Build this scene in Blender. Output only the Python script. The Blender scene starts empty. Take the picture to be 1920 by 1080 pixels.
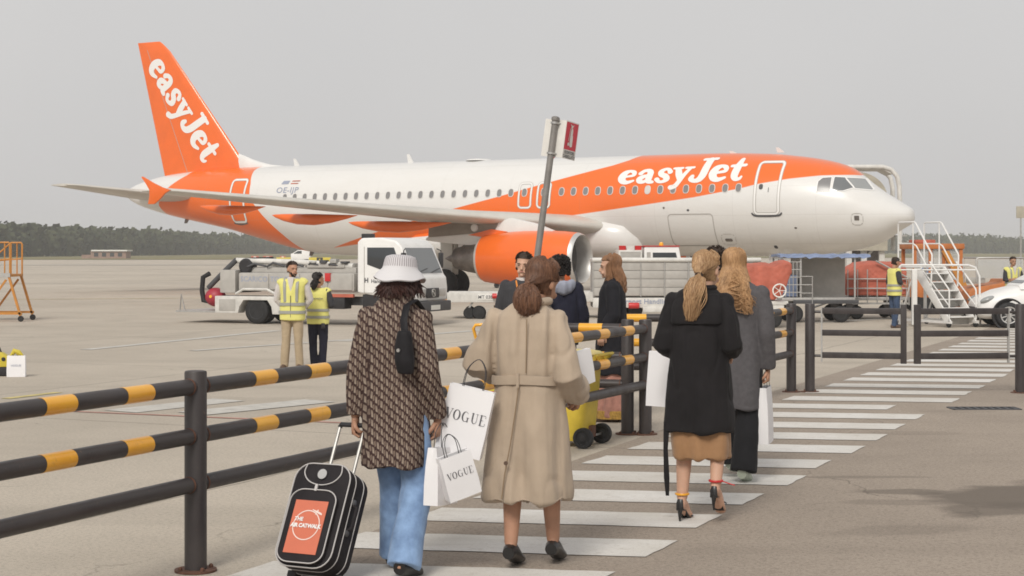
import bpy, bmesh, math, random
import numpy as np
from mathutils import Vector, Matrix

random.seed(7)
RNG = np.random.default_rng(11)
R = math.radians
scene = bpy.context.scene
C = scene.collection

# ------------------------------------------------------------------ camera
CAM_H, FOC = 1.90, 3100.0            # eye height; focal length in 1920-wide pixels
cam = bpy.data.cameras.new('camera')
cam.lens = FOC / 1920 * 36.0
cam.sensor_width = 36.0
cam.shift_y = -70.0 / 1920
cam.clip_start, cam.clip_end = 0.1, 9000
camo = bpy.data.objects.new('camera', cam)
C.objects.link(camo)
camo.location = (0, 0, CAM_H)
camo.rotation_euler = (R(90), 0, 0)
scene.camera = camo

# ------------------------------------------------------------------ sky and sun (bright overcast)
SUN_EL, SUN_AZ = 41.0, 196.0         # azimuth clockwise from +Y (behind the camera, a little left)
world = bpy.data.worlds.new('World')
scene.world = world
world.use_nodes = True
nt = world.node_tree
nt.nodes.clear()
wout = nt.nodes.new('ShaderNodeOutputWorld')
bg = nt.nodes.new('ShaderNodeBackground')
sky = nt.nodes.new('ShaderNodeTexSky')
sky.sky_type = 'NISHITA'
sky.sun_disc = False
sky.sun_elevation = R(SUN_EL)
sky.sun_rotation = R(SUN_AZ)
sky.air_density, sky.dust_density, sky.ozone_density = 1.0, 4.0, 1.0
hsv = nt.nodes.new('ShaderNodeHueSaturation')
hsv.inputs['Saturation'].default_value = 0.10
cloud = nt.nodes.new('ShaderNodeMix')
cloud.data_type = 'RGBA'
cloud.inputs[0].default_value = 0.86   # an even deck of cloud over the clear sky
cloud.inputs[7].default_value = (4.50, 4.44, 4.41, 1)
nt.links.new(sky.outputs[0], hsv.inputs['Color'])
nt.links.new(hsv.outputs[0], cloud.inputs[6])
_tc = nt.nodes.new('ShaderNodeTexCoord')
_cn = nt.nodes.new('ShaderNodeTexNoise')
_cn.inputs['Scale'].default_value = 2.6
_cn.inputs['Detail'].default_value = 5
_cr = nt.nodes.new('ShaderNodeValToRGB')
_cr.color_ramp.elements[0].position, _cr.color_ramp.elements[1].position = .3, .7
_cr.color_ramp.elements[0].color = (.93, .93, .935, 1)
_cr.color_ramp.elements[1].color = (1.0, .995, .99, 1)
_cm = nt.nodes.new('ShaderNodeVectorMath')
_cm.operation = 'MULTIPLY'
_cm.inputs[1].default_value = (4.66, 4.60, 4.56)
nt.links.new(_tc.outputs['Generated'], _cn.inputs['Vector'])
nt.links.new(_cn.outputs[0], _cr.inputs[0])
nt.links.new(_cr.outputs[0], _cm.inputs[0])
nt.links.new(_cm.outputs[0], cloud.inputs[7])
nt.links.new(cloud.outputs[2], bg.inputs[0])
bg.inputs[1].default_value = 0.10
nt.links.new(bg.outputs[0], wout.inputs[0])

sun = bpy.data.lights.new('sun', 'SUN')
sun.energy = 1.5
sun.angle = R(18)
sun.color = (1.0, 0.95, 0.87)
suno = bpy.data.objects.new('sun', sun)
C.objects.link(suno)
_az, _el = R(SUN_AZ), R(SUN_EL)
_d = Vector((math.sin(_az) * math.cos(_el), math.cos(_az) * math.cos(_el), math.sin(_el)))
suno.rotation_euler = _d.to_track_quat('Z', 'Y').to_euler()

scene.view_settings.view_transform = 'Standard'
scene.view_settings.look = 'None'
scene.view_settings.exposure = 0.50
scene.view_settings.gamma = 1.0
scene.render.engine = 'CYCLES'
scene.cycles.volume_max_steps = 64
scene.cycles.volume_bounces = 2
scene.cycles.max_bounces = 6
scene.cycles.filter_width = 1.7

# ------------------------------------------------------------------ materials
M = {}


def mat(name, color, rough=0.6, metal=0.0, var=0.0, vscale=6.0, bump=0.0, bscale=40.0, spec=0.5, emit=None,
        stretch=(1, 1, 1), coat=0.0, color2=None, detail=4.0):
    """Principled material with procedural colour variation and fine relief."""
    m = bpy.data.materials.new(name)
    m.use_nodes = True
    t = m.node_tree
    b = t.nodes['Principled BSDF']
    b.inputs['Base Color'].default_value = (*color, 1)
    b.inputs['Roughness'].default_value = rough
    b.inputs['Metallic'].default_value = metal
    b.inputs['Specular IOR Level'].default_value = spec
    b.inputs['Coat Weight'].default_value = coat
    tc = t.nodes.new('ShaderNodeTexCoord')
    mp = t.nodes.new('ShaderNodeMapping')
    mp.inputs['Scale'].default_value = stretch
    t.links.new(tc.outputs['Object'], mp.inputs[0])
    if var or color2:
        n = t.nodes.new('ShaderNodeTexNoise')
        n.inputs['Scale'].default_value = vscale
        n.inputs['Detail'].default_value = detail
        n.inputs['Roughness'].default_value = 0.6
        t.links.new(mp.outputs[0], n.inputs['Vector'])
        r = t.nodes.new('ShaderNodeValToRGB')
        c2 = color2 or color
        r.color_ramp.elements[0].position, r.color_ramp.elements[1].position = 0.3, 0.7
        r.color_ramp.elements[0].color = (*[max(0, c * (1 - var)) for c in color], 1)
        r.color_ramp.elements[1].color = (*[min(1, c * (1 + var)) for c in c2], 1)
        t.links.new(n.outputs[0], r.inputs[0])
        t.links.new(r.outputs[0], b.inputs['Base Color'])
    if bump:
        n2 = t.nodes.new('ShaderNodeTexNoise')
        n2.inputs['Scale'].default_value = bscale
        n2.inputs['Detail'].default_value = 3
        t.links.new(mp.outputs[0], n2.inputs['Vector'])
        bp = t.nodes.new('ShaderNodeBump')
        bp.inputs['Strength'].default_value = bump
        bp.inputs['Distance'].default_value = 0.01
        t.links.new(n2.outputs[0], bp.inputs['Height'])
        t.links.new(bp.outputs[0], b.inputs['Normal'])
    M[name] = m
    return m


class NB:
    """tiny node builder"""

    def __init__(s, m):
        s.t = m.node_tree
        s.b = s.t.nodes['Principled BSDF']

    def n(s, kind, **kw):
        nd = s.t.nodes.new('ShaderNode' + kind)
        for k, v in kw.items():
            setattr(nd, k, v)
        return nd

    def l(s, a, b):
        s.t.links.new(a, b)

    def math(s, op, a, b=None, c=None):
        nd = s.n('Math', operation=op)
        for i, v in enumerate((a, b, c)):
            if v is None:
                continue
            if isinstance(v, (int, float)):
                nd.inputs[i].default_value = v
            else:
                s.l(v, nd.inputs[i])
        return nd.outputs[0]

    def mix(s, fac, a, b):
        nd = s.n('Mix', data_type='RGBA')
        for i, v in ((0, fac), (6, a), (7, b)):
            if isinstance(v, (int, float)):
                nd.inputs[i].default_value = v
            elif isinstance(v, tuple):
                nd.inputs[i].default_value = (*v, 1)
            else:
                s.l(v, nd.inputs[i])
        return nd.outputs[2]

    def noise(s, vec, scale, detail=4, rough=0.55):
        nd = s.n('TexNoise')
        nd.inputs['Scale'].default_value = scale
        nd.inputs['Detail'].default_value = detail
        nd.inputs['Roughness'].default_value = rough
        s.l(vec, nd.inputs['Vector'])
        return nd.outputs[0]

    def ramp(s, fac, p0, p1):
        nd = s.n('MapRange')
        nd.inputs[1].default_value, nd.inputs[2].default_value = p0, p1
        s.l(fac, nd.inputs[0])
        return nd.outputs[0]

    def coords(s, scale=(1, 1, 1), rot=0.0):
        tc = s.n('TexCoord')
        mp = s.n('Mapping')
        mp.inputs['Scale'].default_value = scale
        mp.inputs['Rotation'].default_value = (0, 0, rot)
        s.l(tc.outputs['Object'], mp.inputs[0])
        return mp.outputs[0]


# ------------------------------------------------------------------ mesh helpers
def frame_from(d):
    d = Vector(d).normalized()
    up = Vector((0, 0, 1)) if abs(d.z) < 0.95 else Vector((0, 1, 0))
    a = d.cross(up).normalized()
    b = a.cross(d).normalized()
    return a, b


class MB:
    def __init__(s):
        s.v, s.f, s.m = [], [], []
        s.mi = 0

    def add(s, vs, fs):
        o = len(s.v)
        s.v += [tuple(p) for p in vs]
        s.f += [tuple(i + o for i in f) for f in fs]
        s.m += [s.mi] * len(fs)
        return s

    def box(s, c, size, rot=None):
        hx, hy, hz = size[0] / 2, size[1] / 2, size[2] / 2
        vs = [Vector((x, y, z)) for x in (-hx, hx) for y in (-hy, hy) for z in (-hz, hz)]
        if rot is not None:
            vs = [rot @ p for p in vs]
        vs = [p + Vector(c) for p in vs]
        return s.add(vs, [(0, 1, 3, 2), (4, 6, 7, 5), (0, 4, 5, 1), (2, 3, 7, 6), (0, 2, 6, 4), (1, 5, 7, 3)])

    def bb(s, x0, x1, y0, y1, z0, z1):
        return s.box(((x0 + x1) / 2, (y0 + y1) / 2, (z0 + z1) / 2), (x1 - x0, y1 - y0, z1 - z0))

    def bar(s, p0, p1, w, h):
        p0, p1 = Vector(p0), Vector(p1)
        a, b = frame_from(p1 - p0)
        vs = []
        for p in (p0, p1):
            for i, j in ((-1, -1), (1, -1), (1, 1), (-1, 1)):
                vs.append(p + a * (i * w / 2) + b * (j * h / 2))
        return s.add(vs, [(3, 2, 1, 0), (4, 5, 6, 7), (0, 1, 5, 4), (1, 2, 6, 5), (2, 3, 7, 6), (3, 0, 4, 7)])

    def tube(s, pts, rad, n=8, caps=True):
        pts = [Vector(p) for p in pts]
        if not hasattr(rad, '__len__'):
            rad = [rad] * len(pts)
        vs, fs = [], []
        d0 = (pts[1] - pts[0])
        a, b = frame_from(d0)
        for i, p in enumerate(pts):
            d = (pts[min(i + 1, len(pts) - 1)] - pts[max(i - 1, 0)])
            if d.length < 1e-9:
                d = d0
            d.normalize()
            a = (a - d * a.dot(d))
            if a.length < 1e-6:
                a, b = frame_from(d)
            a.normalize()
            b = d.cross(a)
            r = rad[i]
            rx, ry = r if hasattr(r, '__len__') else (r, r)
            for k in range(n):
                t = 2 * math.pi * k / n
                vs.append(p + a * (math.cos(t) * rx) + b * (math.sin(t) * ry))
        for i in range(len(pts) - 1):
            for k in range(n):
                k2 = (k + 1) % n
                fs.append((i * n + k, i * n + k2, (i + 1) * n + k2, (i + 1) * n + k))
        if caps:
            fs.append(tuple(range(n - 1, -1, -1)))
            fs.append(tuple((len(pts) - 1) * n + k for k in range(n)))
        return s.add(vs, fs)

    def cyl(s, p0, p1, r, n=16, r1=None):
        return s.tube([p0, p1], [r, r if r1 is None else r1], n)

    def lathe(s, prof, org=(0, 0, 0), axis='Z', n=24, closed=False, caps=True):
        """prof: (radius, height) list"""
        vs, fs = [], []
        for r, h in prof:
            for k in range(n):
                t = 2 * math.pi * k / n
                a, b = r * math.cos(t), r * math.sin(t)
                p = {'Z': (a, b, h), 'X': (h, a, b), 'Y': (b, h, a)}[axis]
                vs.append((p[0] + org[0], p[1] + org[1], p[2] + org[2]))
        for i in range(len(prof) - 1):
            for k in range(n):
                k2 = (k + 1) % n
                fs.append((i * n + k, i * n + k2, (i + 1) * n + k2, (i + 1) * n + k))
        if closed:
            i = len(prof) - 1
            for k in range(n):
                k2 = (k + 1) % n
                fs.append((i * n + k, i * n + k2, k2, k))
        elif caps:
            if prof[0][0] > 1e-6:
                fs.append(tuple(range(n - 1, -1, -1)))
            if prof[-1][0] > 1e-6:
                fs.append(tuple((len(prof) - 1) * n + k for k in range(n)))
        return s.add(vs, fs)

    def loft(s, rings, caps=True):
        n = len(rings[0])
        vs = [p for r in rings for p in r]
        fs = []
        for i in range(len(rings) - 1):
            for k in range(n):
                k2 = (k + 1) % n
                fs.append((i * n + k, i * n + k2, (i + 1) * n + k2, (i + 1) * n + k))
        if caps:
            fs.append(tuple(range(n - 1, -1, -1)))
            fs.append(tuple((len(rings) - 1) * n + k for k in range(n)))
        return s.add(vs, fs)

    def body(s, rings, n=28, ex=2.3):
        """stack of horizontal super-ellipses (z, halfwidth, halfdepth, cx, cy)"""
        out = []
        for r in rings:
            z, hw, hd = r[:3]
            cx = r[3] if len(r) > 3 else 0
            cy = r[4] if len(r) > 4 else 0
            ring = []
            for k in range(n):
                t = 2 * math.pi * k / n
                c_, s_ = math.cos(t), math.sin(t)
                ring.append((cx + hw * math.copysign(abs(c_) ** (2 / ex), c_), cy + hd * math.copysign(abs(s_) ** (2 / ex), s_), z))
            out.append(ring)
        return s.loft(out)

    def ball(s, c, r, nu=14, nv=9, rot=None):
        rx, ry, rz = r if hasattr(r, '__len__') else (r, r, r)
        vs, fs = [], []
        for i in range(nv + 1):
            ph = math.pi * i / nv
            ph = min(max(ph, 0.02), math.pi - 0.02)
            for k in range(nu):
                t = 2 * math.pi * k / nu
                p = Vector((rx * math.sin(ph) * math.cos(t), ry * math.sin(ph) * math.sin(t), -rz * math.cos(ph)))
                if rot is not None:
                    p = rot @ p
                vs.append(p + Vector(c))
        for i in range(nv):
            for k in range(nu):
                k2 = (k + 1) % nu
                fs.append((i * nu + k, i * nu + k2, (i + 1) * nu + k2, (i + 1) * nu + k))
        fs.append(tuple(range(nu - 1, -1, -1)))
        fs.append(tuple(nv * nu + k for k in range(nu)))
        return s.add(vs, fs)

    def prism(s, poly, d0, d1, plane='XZ'):
        """extrude a 2-D polygon along the remaining axis"""
        def P(a, b, d):
            return {'XZ': (a, d, b), 'YZ': (d, a, b), 'XY': (a, b, d)}[plane]
        n = len(poly)
        vs = [P(a, b, d0) for a, b in poly] + [P(a, b, d1) for a, b in poly]
        fs = [tuple(range(n)), tuple(range(2 * n - 1, n - 1, -1))]
        for k in range(n):
            k2 = (k + 1) % n
            fs.append((k, n + k, n + k2, k2))
        return s.add(vs, fs)

    def xf(s, mtx, start=0):
        for i in range(start, len(s.v)):
            s.v[i] = tuple(mtx @ Vector(s.v[i]))
        return s

    def mesh(s, name='mesh', fix=True):
        me = bpy.data.meshes.new(name)
        me.from_pydata(s.v, [], s.f)
        if any(s.m):
            me.polygons.foreach_set('material_index', s.m)
        if fix:
            b = bmesh.new()
            b.from_mesh(me)
            bmesh.ops.recalc_face_normals(b, faces=b.faces)
            b.to_mesh(me)
            b.free()
        return me

    def build(s, name, m, parent=None, bevel=0.0, smooth=35.0, seg=2, loc=None, fix=True):
        me = s.mesh(name, fix)
        if bevel:
            b = bmesh.new()
            b.from_mesh(me)
            es = [e for e in b.edges if len(e.link_faces) == 2 and e.calc_face_angle(0) > R(30)]
            bmesh.ops.bevel(b, geom=es, offset=bevel, segments=seg, affect='EDGES', profile=0.6, clamp_overlap=True)
            b.to_mesh(me)
            b.free()
        return obj(name, me, m, parent, smooth, loc)


def obj(name, me, m, parent=None, smooth=35.0, loc=None):
    o = bpy.data.objects.new(name, me)
    C.objects.link(o)
    for mm in (m if isinstance(m, (list, tuple)) else [m]):
        if mm is not None:
            me.materials.append(M[mm] if isinstance(mm, str) else mm)
    if smooth and len(me.polygons):
        me.shade_smooth()
        if smooth < 179:
            me.set_sharp_from_angle(angle=R(smooth))
    o.parent = parent
    if loc is not None:
        o.location = loc
    return o


def tag(o, label, cat, group=None):
    o['label'] = label
    o['category'] = cat
    if group:
        o['group'] = group
    return o


def thing(name, label, cat, loc=(0, 0, 0), rotz=0.0, group=None, scale=1.0):
    o = bpy.data.objects.new(name, None)
    o.empty_display_size = 0.2
    C.objects.link(o)
    o.location = loc
    o.rotation_euler = (0, 0, rotz)
    o.scale = (scale,) * 3
    return tag(o, label, cat, group)


def struct(o, kind='structure'):
    o['kind'] = kind
    return o


def G(u, v):
    """ground point seen at a 1920-wide picture coordinate (used only to lay the plan out)"""
    y = CAM_H * FOC / (v - 470.0)
    return Vector(((u - 960) / FOC * y, y, 0))


def XP(u, y):
    return (u - 960) / FOC * y


def ZP(v, y):
    return CAM_H - (v - 470.0) / FOC * y


# numpy value noise -----------------------------------------------------------
def vnoise(P, seed=0):
    P = np.asarray(P, float)
    i = np.floor(P).astype(np.int64)
    f = P - i
    f = f * f * (3 - 2 * f)

    def h(a, b, c):
        n = (a * 374761393 + b * 668265263 + c * 2147483647 + seed * 974711) & 0xffffffff
        n = ((n ^ (n >> 13)) * 1274126177) & 0xffffffff
        return ((n ^ (n >> 16)) & 0xffff) / 65535.0
    x, y, z = i[:, 0], i[:, 1], i[:, 2]
    fx, fy, fz = f[:, 0], f[:, 1], f[:, 2]
    r = 0
    for dx in (0, 1):
        for dy in (0, 1):
            for dz in (0, 1):
                r = r + h(x + dx, y + dy, z + dz) * (fx if dx else 1 - fx) * (fy if dy else 1 - fy) * (fz if dz else 1 - fz)
    return r * 2 - 1


def remesh(mb, voxel, smooth=3, disp=None):
    me = mb.mesh('tmp')
    ob = bpy.data.objects.new('tmp', me)
    C.objects.link(ob)
    md = ob.modifiers.new('r', 'REMESH')
    md.mode = 'VOXEL'
    md.voxel_size = voxel
    if smooth:
        sm = ob.modifiers.new('s', 'SMOOTH')
        sm.factor = 0.5
        sm.iterations = smooth
    dg = bpy.context.evaluated_depsgraph_get()
    out = bpy.data.meshes.new_from_object(ob.evaluated_get(dg))
    bpy.data.objects.remove(ob)
    bpy.data.meshes.remove(me)
    if disp:
        n = len(out.vertices)
        co = np.empty(n * 3)
        out.vertices.foreach_get('co', co)
        co = co.reshape(-1, 3)
        no = np.empty(n * 3)
        out.vertices.foreach_get('normal', no)
        no = no.reshape(-1, 3)
        co = disp(co, no)
        out.vertices.foreach_set('co', co.ravel())
        out.update()
    return out


# flat regions laid on surfaces ------------------------------------------------
def region(sdf, x0, x1, y0, y1, step, mapf, name='decal'):
    nx, ny = int(math.ceil((x1 - x0) / step)) + 1, int(math.ceil((y1 - y0) / step)) + 1
    xs, ys = np.linspace(x0, x1, nx), np.linspace(y0, y1, ny)
    X, Y = np.meshgrid(xs, ys, indexing='ij')
    V = sdf(X, Y)
    vid, verts, faces = {}, [], []

    def pt(key, x, y):
        if key not in vid:
            vid[key] = len(verts)
            verts.append(mapf(x, y))
        return vid[key]
    inside = V < 0
    cellmask = inside[:-1, :-1] | inside[1:, :-1] | inside[:-1, 1:] | inside[1:, 1:]
    for i, j in zip(*np.nonzero(cellmask)):
        cs = [(i, j), (i + 1, j), (i + 1, j + 1), (i, j + 1)]
        poly = []
        for k in range(4):
            a, b = cs[k], cs[(k + 1) % 4]
            va, vb = V[a], V[b]
            if va < 0:
                poly.append(pt(a, xs[a[0]], ys[a[1]]))
            if (va < 0) != (vb < 0):
                t = va / (va - vb)
                key = (min(a, b), max(a, b))
                poly.append(pt(key, xs[a[0]] + t * (xs[b[0]] - xs[a[0]]), ys[a[1]] + t * (ys[b[1]] - ys[a[1]])))
        if len(poly) >= 3:
            faces.append(poly)
    me = bpy.data.meshes.new(name)
    me.from_pydata(verts, [], faces)
    me.validate()
    return me


def sd_poly(pts):
    pts = np.array(pts, float)

    def f(X, Y):
        d = np.full(X.shape, 1e9)
        s = np.ones(X.shape)
        n = len(pts)
        for i in range(n):
            a, b = pts[i], pts[i - 1]
            ex, ey = b - a
            wx, wy = X - a[0], Y - a[1]
            t = np.clip((wx * ex + wy * ey) / (ex * ex + ey * ey + 1e-12), 0, 1)
            d = np.minimum(d, (wx - ex * t) ** 2 + (wy - ey * t) ** 2)
            c1, c2, c3 = Y >= a[1], Y < b[1], ex * wy > ey * wx
            flip = (c1 & c2 & c3) | (~c1 & ~c2 & ~c3)
            s = np.where(flip, -s, s)
        return s * np.sqrt(d)
    return f


def sd_rrect(cx, cy, hx, hy, r):
    def f(X, Y):
        qx, qy = np.abs(X - cx) - hx + r, np.abs(Y - cy) - hy + r
        return np.hypot(np.maximum(qx, 0), np.maximum(qy, 0)) + np.minimum(np.maximum(qx, qy), 0) - r
    return f


def sd_ring(f, w):
    return lambda X, Y: np.abs(f(X, Y)) - w / 2


def crom(P, k=6):
    P = [np.array(p, float) for p in P]
    if len(P) < 3:
        return P
    out = []
    for i in range(len(P) - 1):
        p0, p1, p2, p3 = P[max(i - 1, 0)], P[i], P[i + 1], P[min(i + 2, len(P) - 1)]
        for j in range(k):
            t = j / k
            out.append(0.5 * (2 * p1 + (p2 - p0) * t + (2 * p0 - 5 * p1 + 4 * p2 - p3) * t * t + (3 * p1 - p0 - 3 * p2 + p3) * t ** 3))
    out.append(P[-1])
    return out


def sd_strokes(strokes):
    segs = []
    for st in strokes:
        q = crom(st)
        segs += list(zip(q[:-1], q[1:]))

    def f(X, Y):
        d = np.full(X.shape, 1e9)
        for a, b in segs:
            ex, ey = b[0] - a[0], b[1] - a[1]
            t = np.clip(((X - a[0]) * ex + (Y - a[1]) * ey) / (ex * ex + ey * ey + 1e-12), 0, 1)
            d = np.minimum(d, np.hypot(X - a[0] - t * ex, Y - a[1] - t * ey) - (a[2] + t * (b[2] - a[2])))
        return d
    return f


COOPER = {
    'e': (0.93, [[(.2, .5, .085), (.5, .55, .08), (.75, .62, .1), (.72, .82, .12), (.5, .92, .1), (.27, .8, .17), (.18, .5, .2), (.28, .21, .18), (.52, .11, .13), (.82, .22, .075)]]),
    'a': (0.97, [[(.17, .72, .13), (.3, .88, .11), (.52, .9, .12), (.66, .74, .16), (.67, .4, .17), (.7, .15, .15), (.9, .09, .1)],
                 [(.64, .56, .08), (.4, .5, .12), (.21, .34, .16), (.25, .15, .14), (.45, .12, .11), (.62, .26, .09)]]),
    's': (0.82, [[(.7, .72, .13), (.58, .89, .1), (.4, .92, .1), (.23, .78, .14), (.3, .58, .15), (.53, .45, .16), (.64, .25, .15), (.48, .1, .1), (.28, .1, .1), (.14, .26, .13)]]),
    'y': (0.93, [[(.18, .92, .1), (.27, .8, .15), (.38, .52, .17), (.5, .22, .14)], [(.86, .92, .08), (.74, .7, .1), (.62, .42, .11), (.5, .1, .12), (.36, -.2, .13), (.16, -.3, .15)],
                 [(.02, .94, .07), (.44, .94, .07)], [(.62, .94, .07), (1.0, .94, .07)]]),
    'J': (0.98, [[(.72, 1.35, .18), (.7, .9, .19), (.67, .45, .19), (.55, .16, .16), (.32, .08, .12), (.14, .2, .14), (.17, .38, .1)], [(.4, 1.42, .085), (1.02, 1.42, .085)]]),
    't': (0.75, [[(.4, 1.25, .11), (.36, .8, .18), (.34, .35, .18), (.43, .13, .13), (.62, .12, .085), (.7, .24, .06)], [(.06, .89, .085), (.7, .91, .085)]]),
}
_o = [(.44 + .36 * math.cos(t), .5 + .48 * math.sin(t), .022 + .075 * abs(math.cos(t)) ** 1.5) for t in np.linspace(0, 2 * math.pi, 17)]
_g = [(.44 + .36 * math.cos(t), .5 + .48 * math.sin(t), .022 + .075 * max(0, -math.cos(t)) ** 1.2) for t in np.linspace(.75, 5.6, 13)]
DIDONE = {
    'V': (.88, [[(.16, .97, .085), (.31, .5, .085), (.46, .03, .06)], [(.78, .97, .022), (.62, .5, .022), (.47, .03, .022)], [(.0, .985, .02), (.32, .985, .02)], [(.64, .985, .02), (.92, .985, .02)]]),
    'O': (.98, [_o]),
    'G': (1.0, [_g, [(.75, .05, .07), (.75, .4, .07)], [(.58, .42, .02), (.92, .42, .02)]]),
    'U': (.92, [[(.2, .97, .085), (.2, .55, .085), (.22, .25, .08), (.38, .04, .04), (.55, .05, .025), (.72, .22, .022), (.74, .6, .022), (.74, .97, .022)], [(.04, .985, .02), (.36, .985, .02)], [(.6, .985, .02), (.88, .985, .02)]]),
    'E': (.8, [[(.2, .97, .08), (.2, .5, .08), (.2, .03, .08)], [(.05, .985, .02), (.7, .985, .02), (.72, .78, .022)], [(.2, .51, .02), (.5, .51, .02)], [(.05, .015, .02), (.7, .015, .02), (.74, .25, .022)]]),
}


def glyph_strokes(text, table, gap=0.0, shear=0.0):
    out, x = [], 0.0
    for ch in text:
        adv, sts = table[ch]
        for st in sts:
            out.append([(p[0] + x + shear * p[1], p[1], p[2]) for p in st])
        x += adv + gap
    return out, x - gap


def text_mesh(body, size, bold=0.0, space=1.0, align='CENTER'):
    """plain sans lettering as a flat mesh in the XY plane"""
    cu = bpy.data.curves.new('lettering', 'FONT')
    cu.body = body
    cu.size = size
    cu.offset = bold
    cu.space_character = space
    cu.align_x = align
    cu.align_y = 'CENTER'
    cu.resolution_u = 3
    ob = bpy.data.objects.new('lettering', cu)
    C.objects.link(ob)
    dg = bpy.context.evaluated_depsgraph_get()
    me = bpy.data.meshes.new_from_object(ob.evaluated_get(dg))
    bpy.data.objects.remove(ob)
    bpy.data.curves.remove(cu)
    return me


def lettering(body, size, m, parent, mtx, bold=0.0, space=1.0, name='lettering'):
    me = text_mesh(body, size, bold, space)
    me.transform(mtx)
    me.materials.clear()
    return obj(name, me, m, parent, 0)


def pchip(xs, ys, x):
    xs, ys, x = np.array(xs, float), np.array(ys, float), np.asarray(x, float)
    h = np.diff(xs)
    d = np.diff(ys) / h
    m = np.zeros(len(xs))
    for i in range(1, len(xs) - 1):
        if d[i - 1] * d[i] > 0:
            w1, w2 = 2 * h[i] + h[i - 1], h[i] + 2 * h[i - 1]
            m[i] = (w1 + w2) / (w1 / d[i - 1] + w2 / d[i])
    m[0], m[-1] = d[0], d[-1]
    k = np.clip(np.searchsorted(xs, x) - 1, 0, len(h) - 1)
    t = np.clip((x - xs[k]) / h[k], 0, 1)
    return ((1 + 2 * t) * (1 - t) ** 2 * ys[k] + t * (1 - t) ** 2 * h[k] * m[k] + t * t * (3 - 2 * t) * ys[k + 1] + t * t * (t - 1) * h[k] * m[k + 1])

# ================================================================== materials
mat('white_paint', (.80, .79, .77), .4, var=.05, vscale=2.5, coat=.1)
mat('white_gse', (.63, .615, .58), .5, var=.16, vscale=5, bump=.08, detail=8)
mat('grey_panel', (.42, .40, .37), .6, var=.10, vscale=4)
mat('dark_grey', (.07, .07, .075), .6, var=.2, vscale=6)
mat('black_rubber', (.018, .018, .019), .75, var=.3, vscale=10, bump=.1)
mat('black_plastic', (.022, .021, .023), .5, var=.2, vscale=8)
mat('steel', (.52, .51, .49), .38, .85, var=.1, vscale=8)
mat('galvanised', (.46, .45, .43), .5, .6, var=.12, vscale=14)
mat('aluminium', (.62, .61, .59), .35, .8, var=.06, vscale=5)
mat('glass_dark', (.035, .04, .045), .08, spec=.8)
mat('glass_smoke', (.16, .17, .175), .1, spec=.8)
mat('orange_paint', (.82, .16, .02), .42, var=.06, vscale=2, coat=.15)
mat('orange_gse', (.48, .16, .045), .5, var=.15, vscale=3)
mat('yellow_gse', (.52, .22, .04), .5, var=.14, vscale=5)
mat('red_paint', (.55, .03, .03), .4, var=.1, vscale=4)
mat('red_tarp', (.46, .12, .075), .7, var=.18, vscale=3, bump=.5, bscale=5)
mat('blue_tarp', (.20, .25, .38), .7, var=.2, vscale=4, bump=.4, bscale=6)
m = mat('glass_clear', (.55, .57, .57), .08, spec=.8)
m.node_tree.nodes['Principled BSDF'].inputs['Alpha'].default_value = .35
mat('amber', (.9, .45, .03), .3)
mat('red_lens', (.5, .02, .02), .25)
mat('print_dark', (.10, .10, .11), .6)
mat('print_grey', (.30, .33, .42), .6)
mat('print_white', (.80, .79, .77), .5)
mat('paper_white', (.80, .79, .80), .65, var=.03, vscale=3, bump=.08, bscale=14)
mat('paper_cord', (.05, .05, .055), .7)
mat('plate_white', (.75, .74, .70), .5, var=.05)


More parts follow.
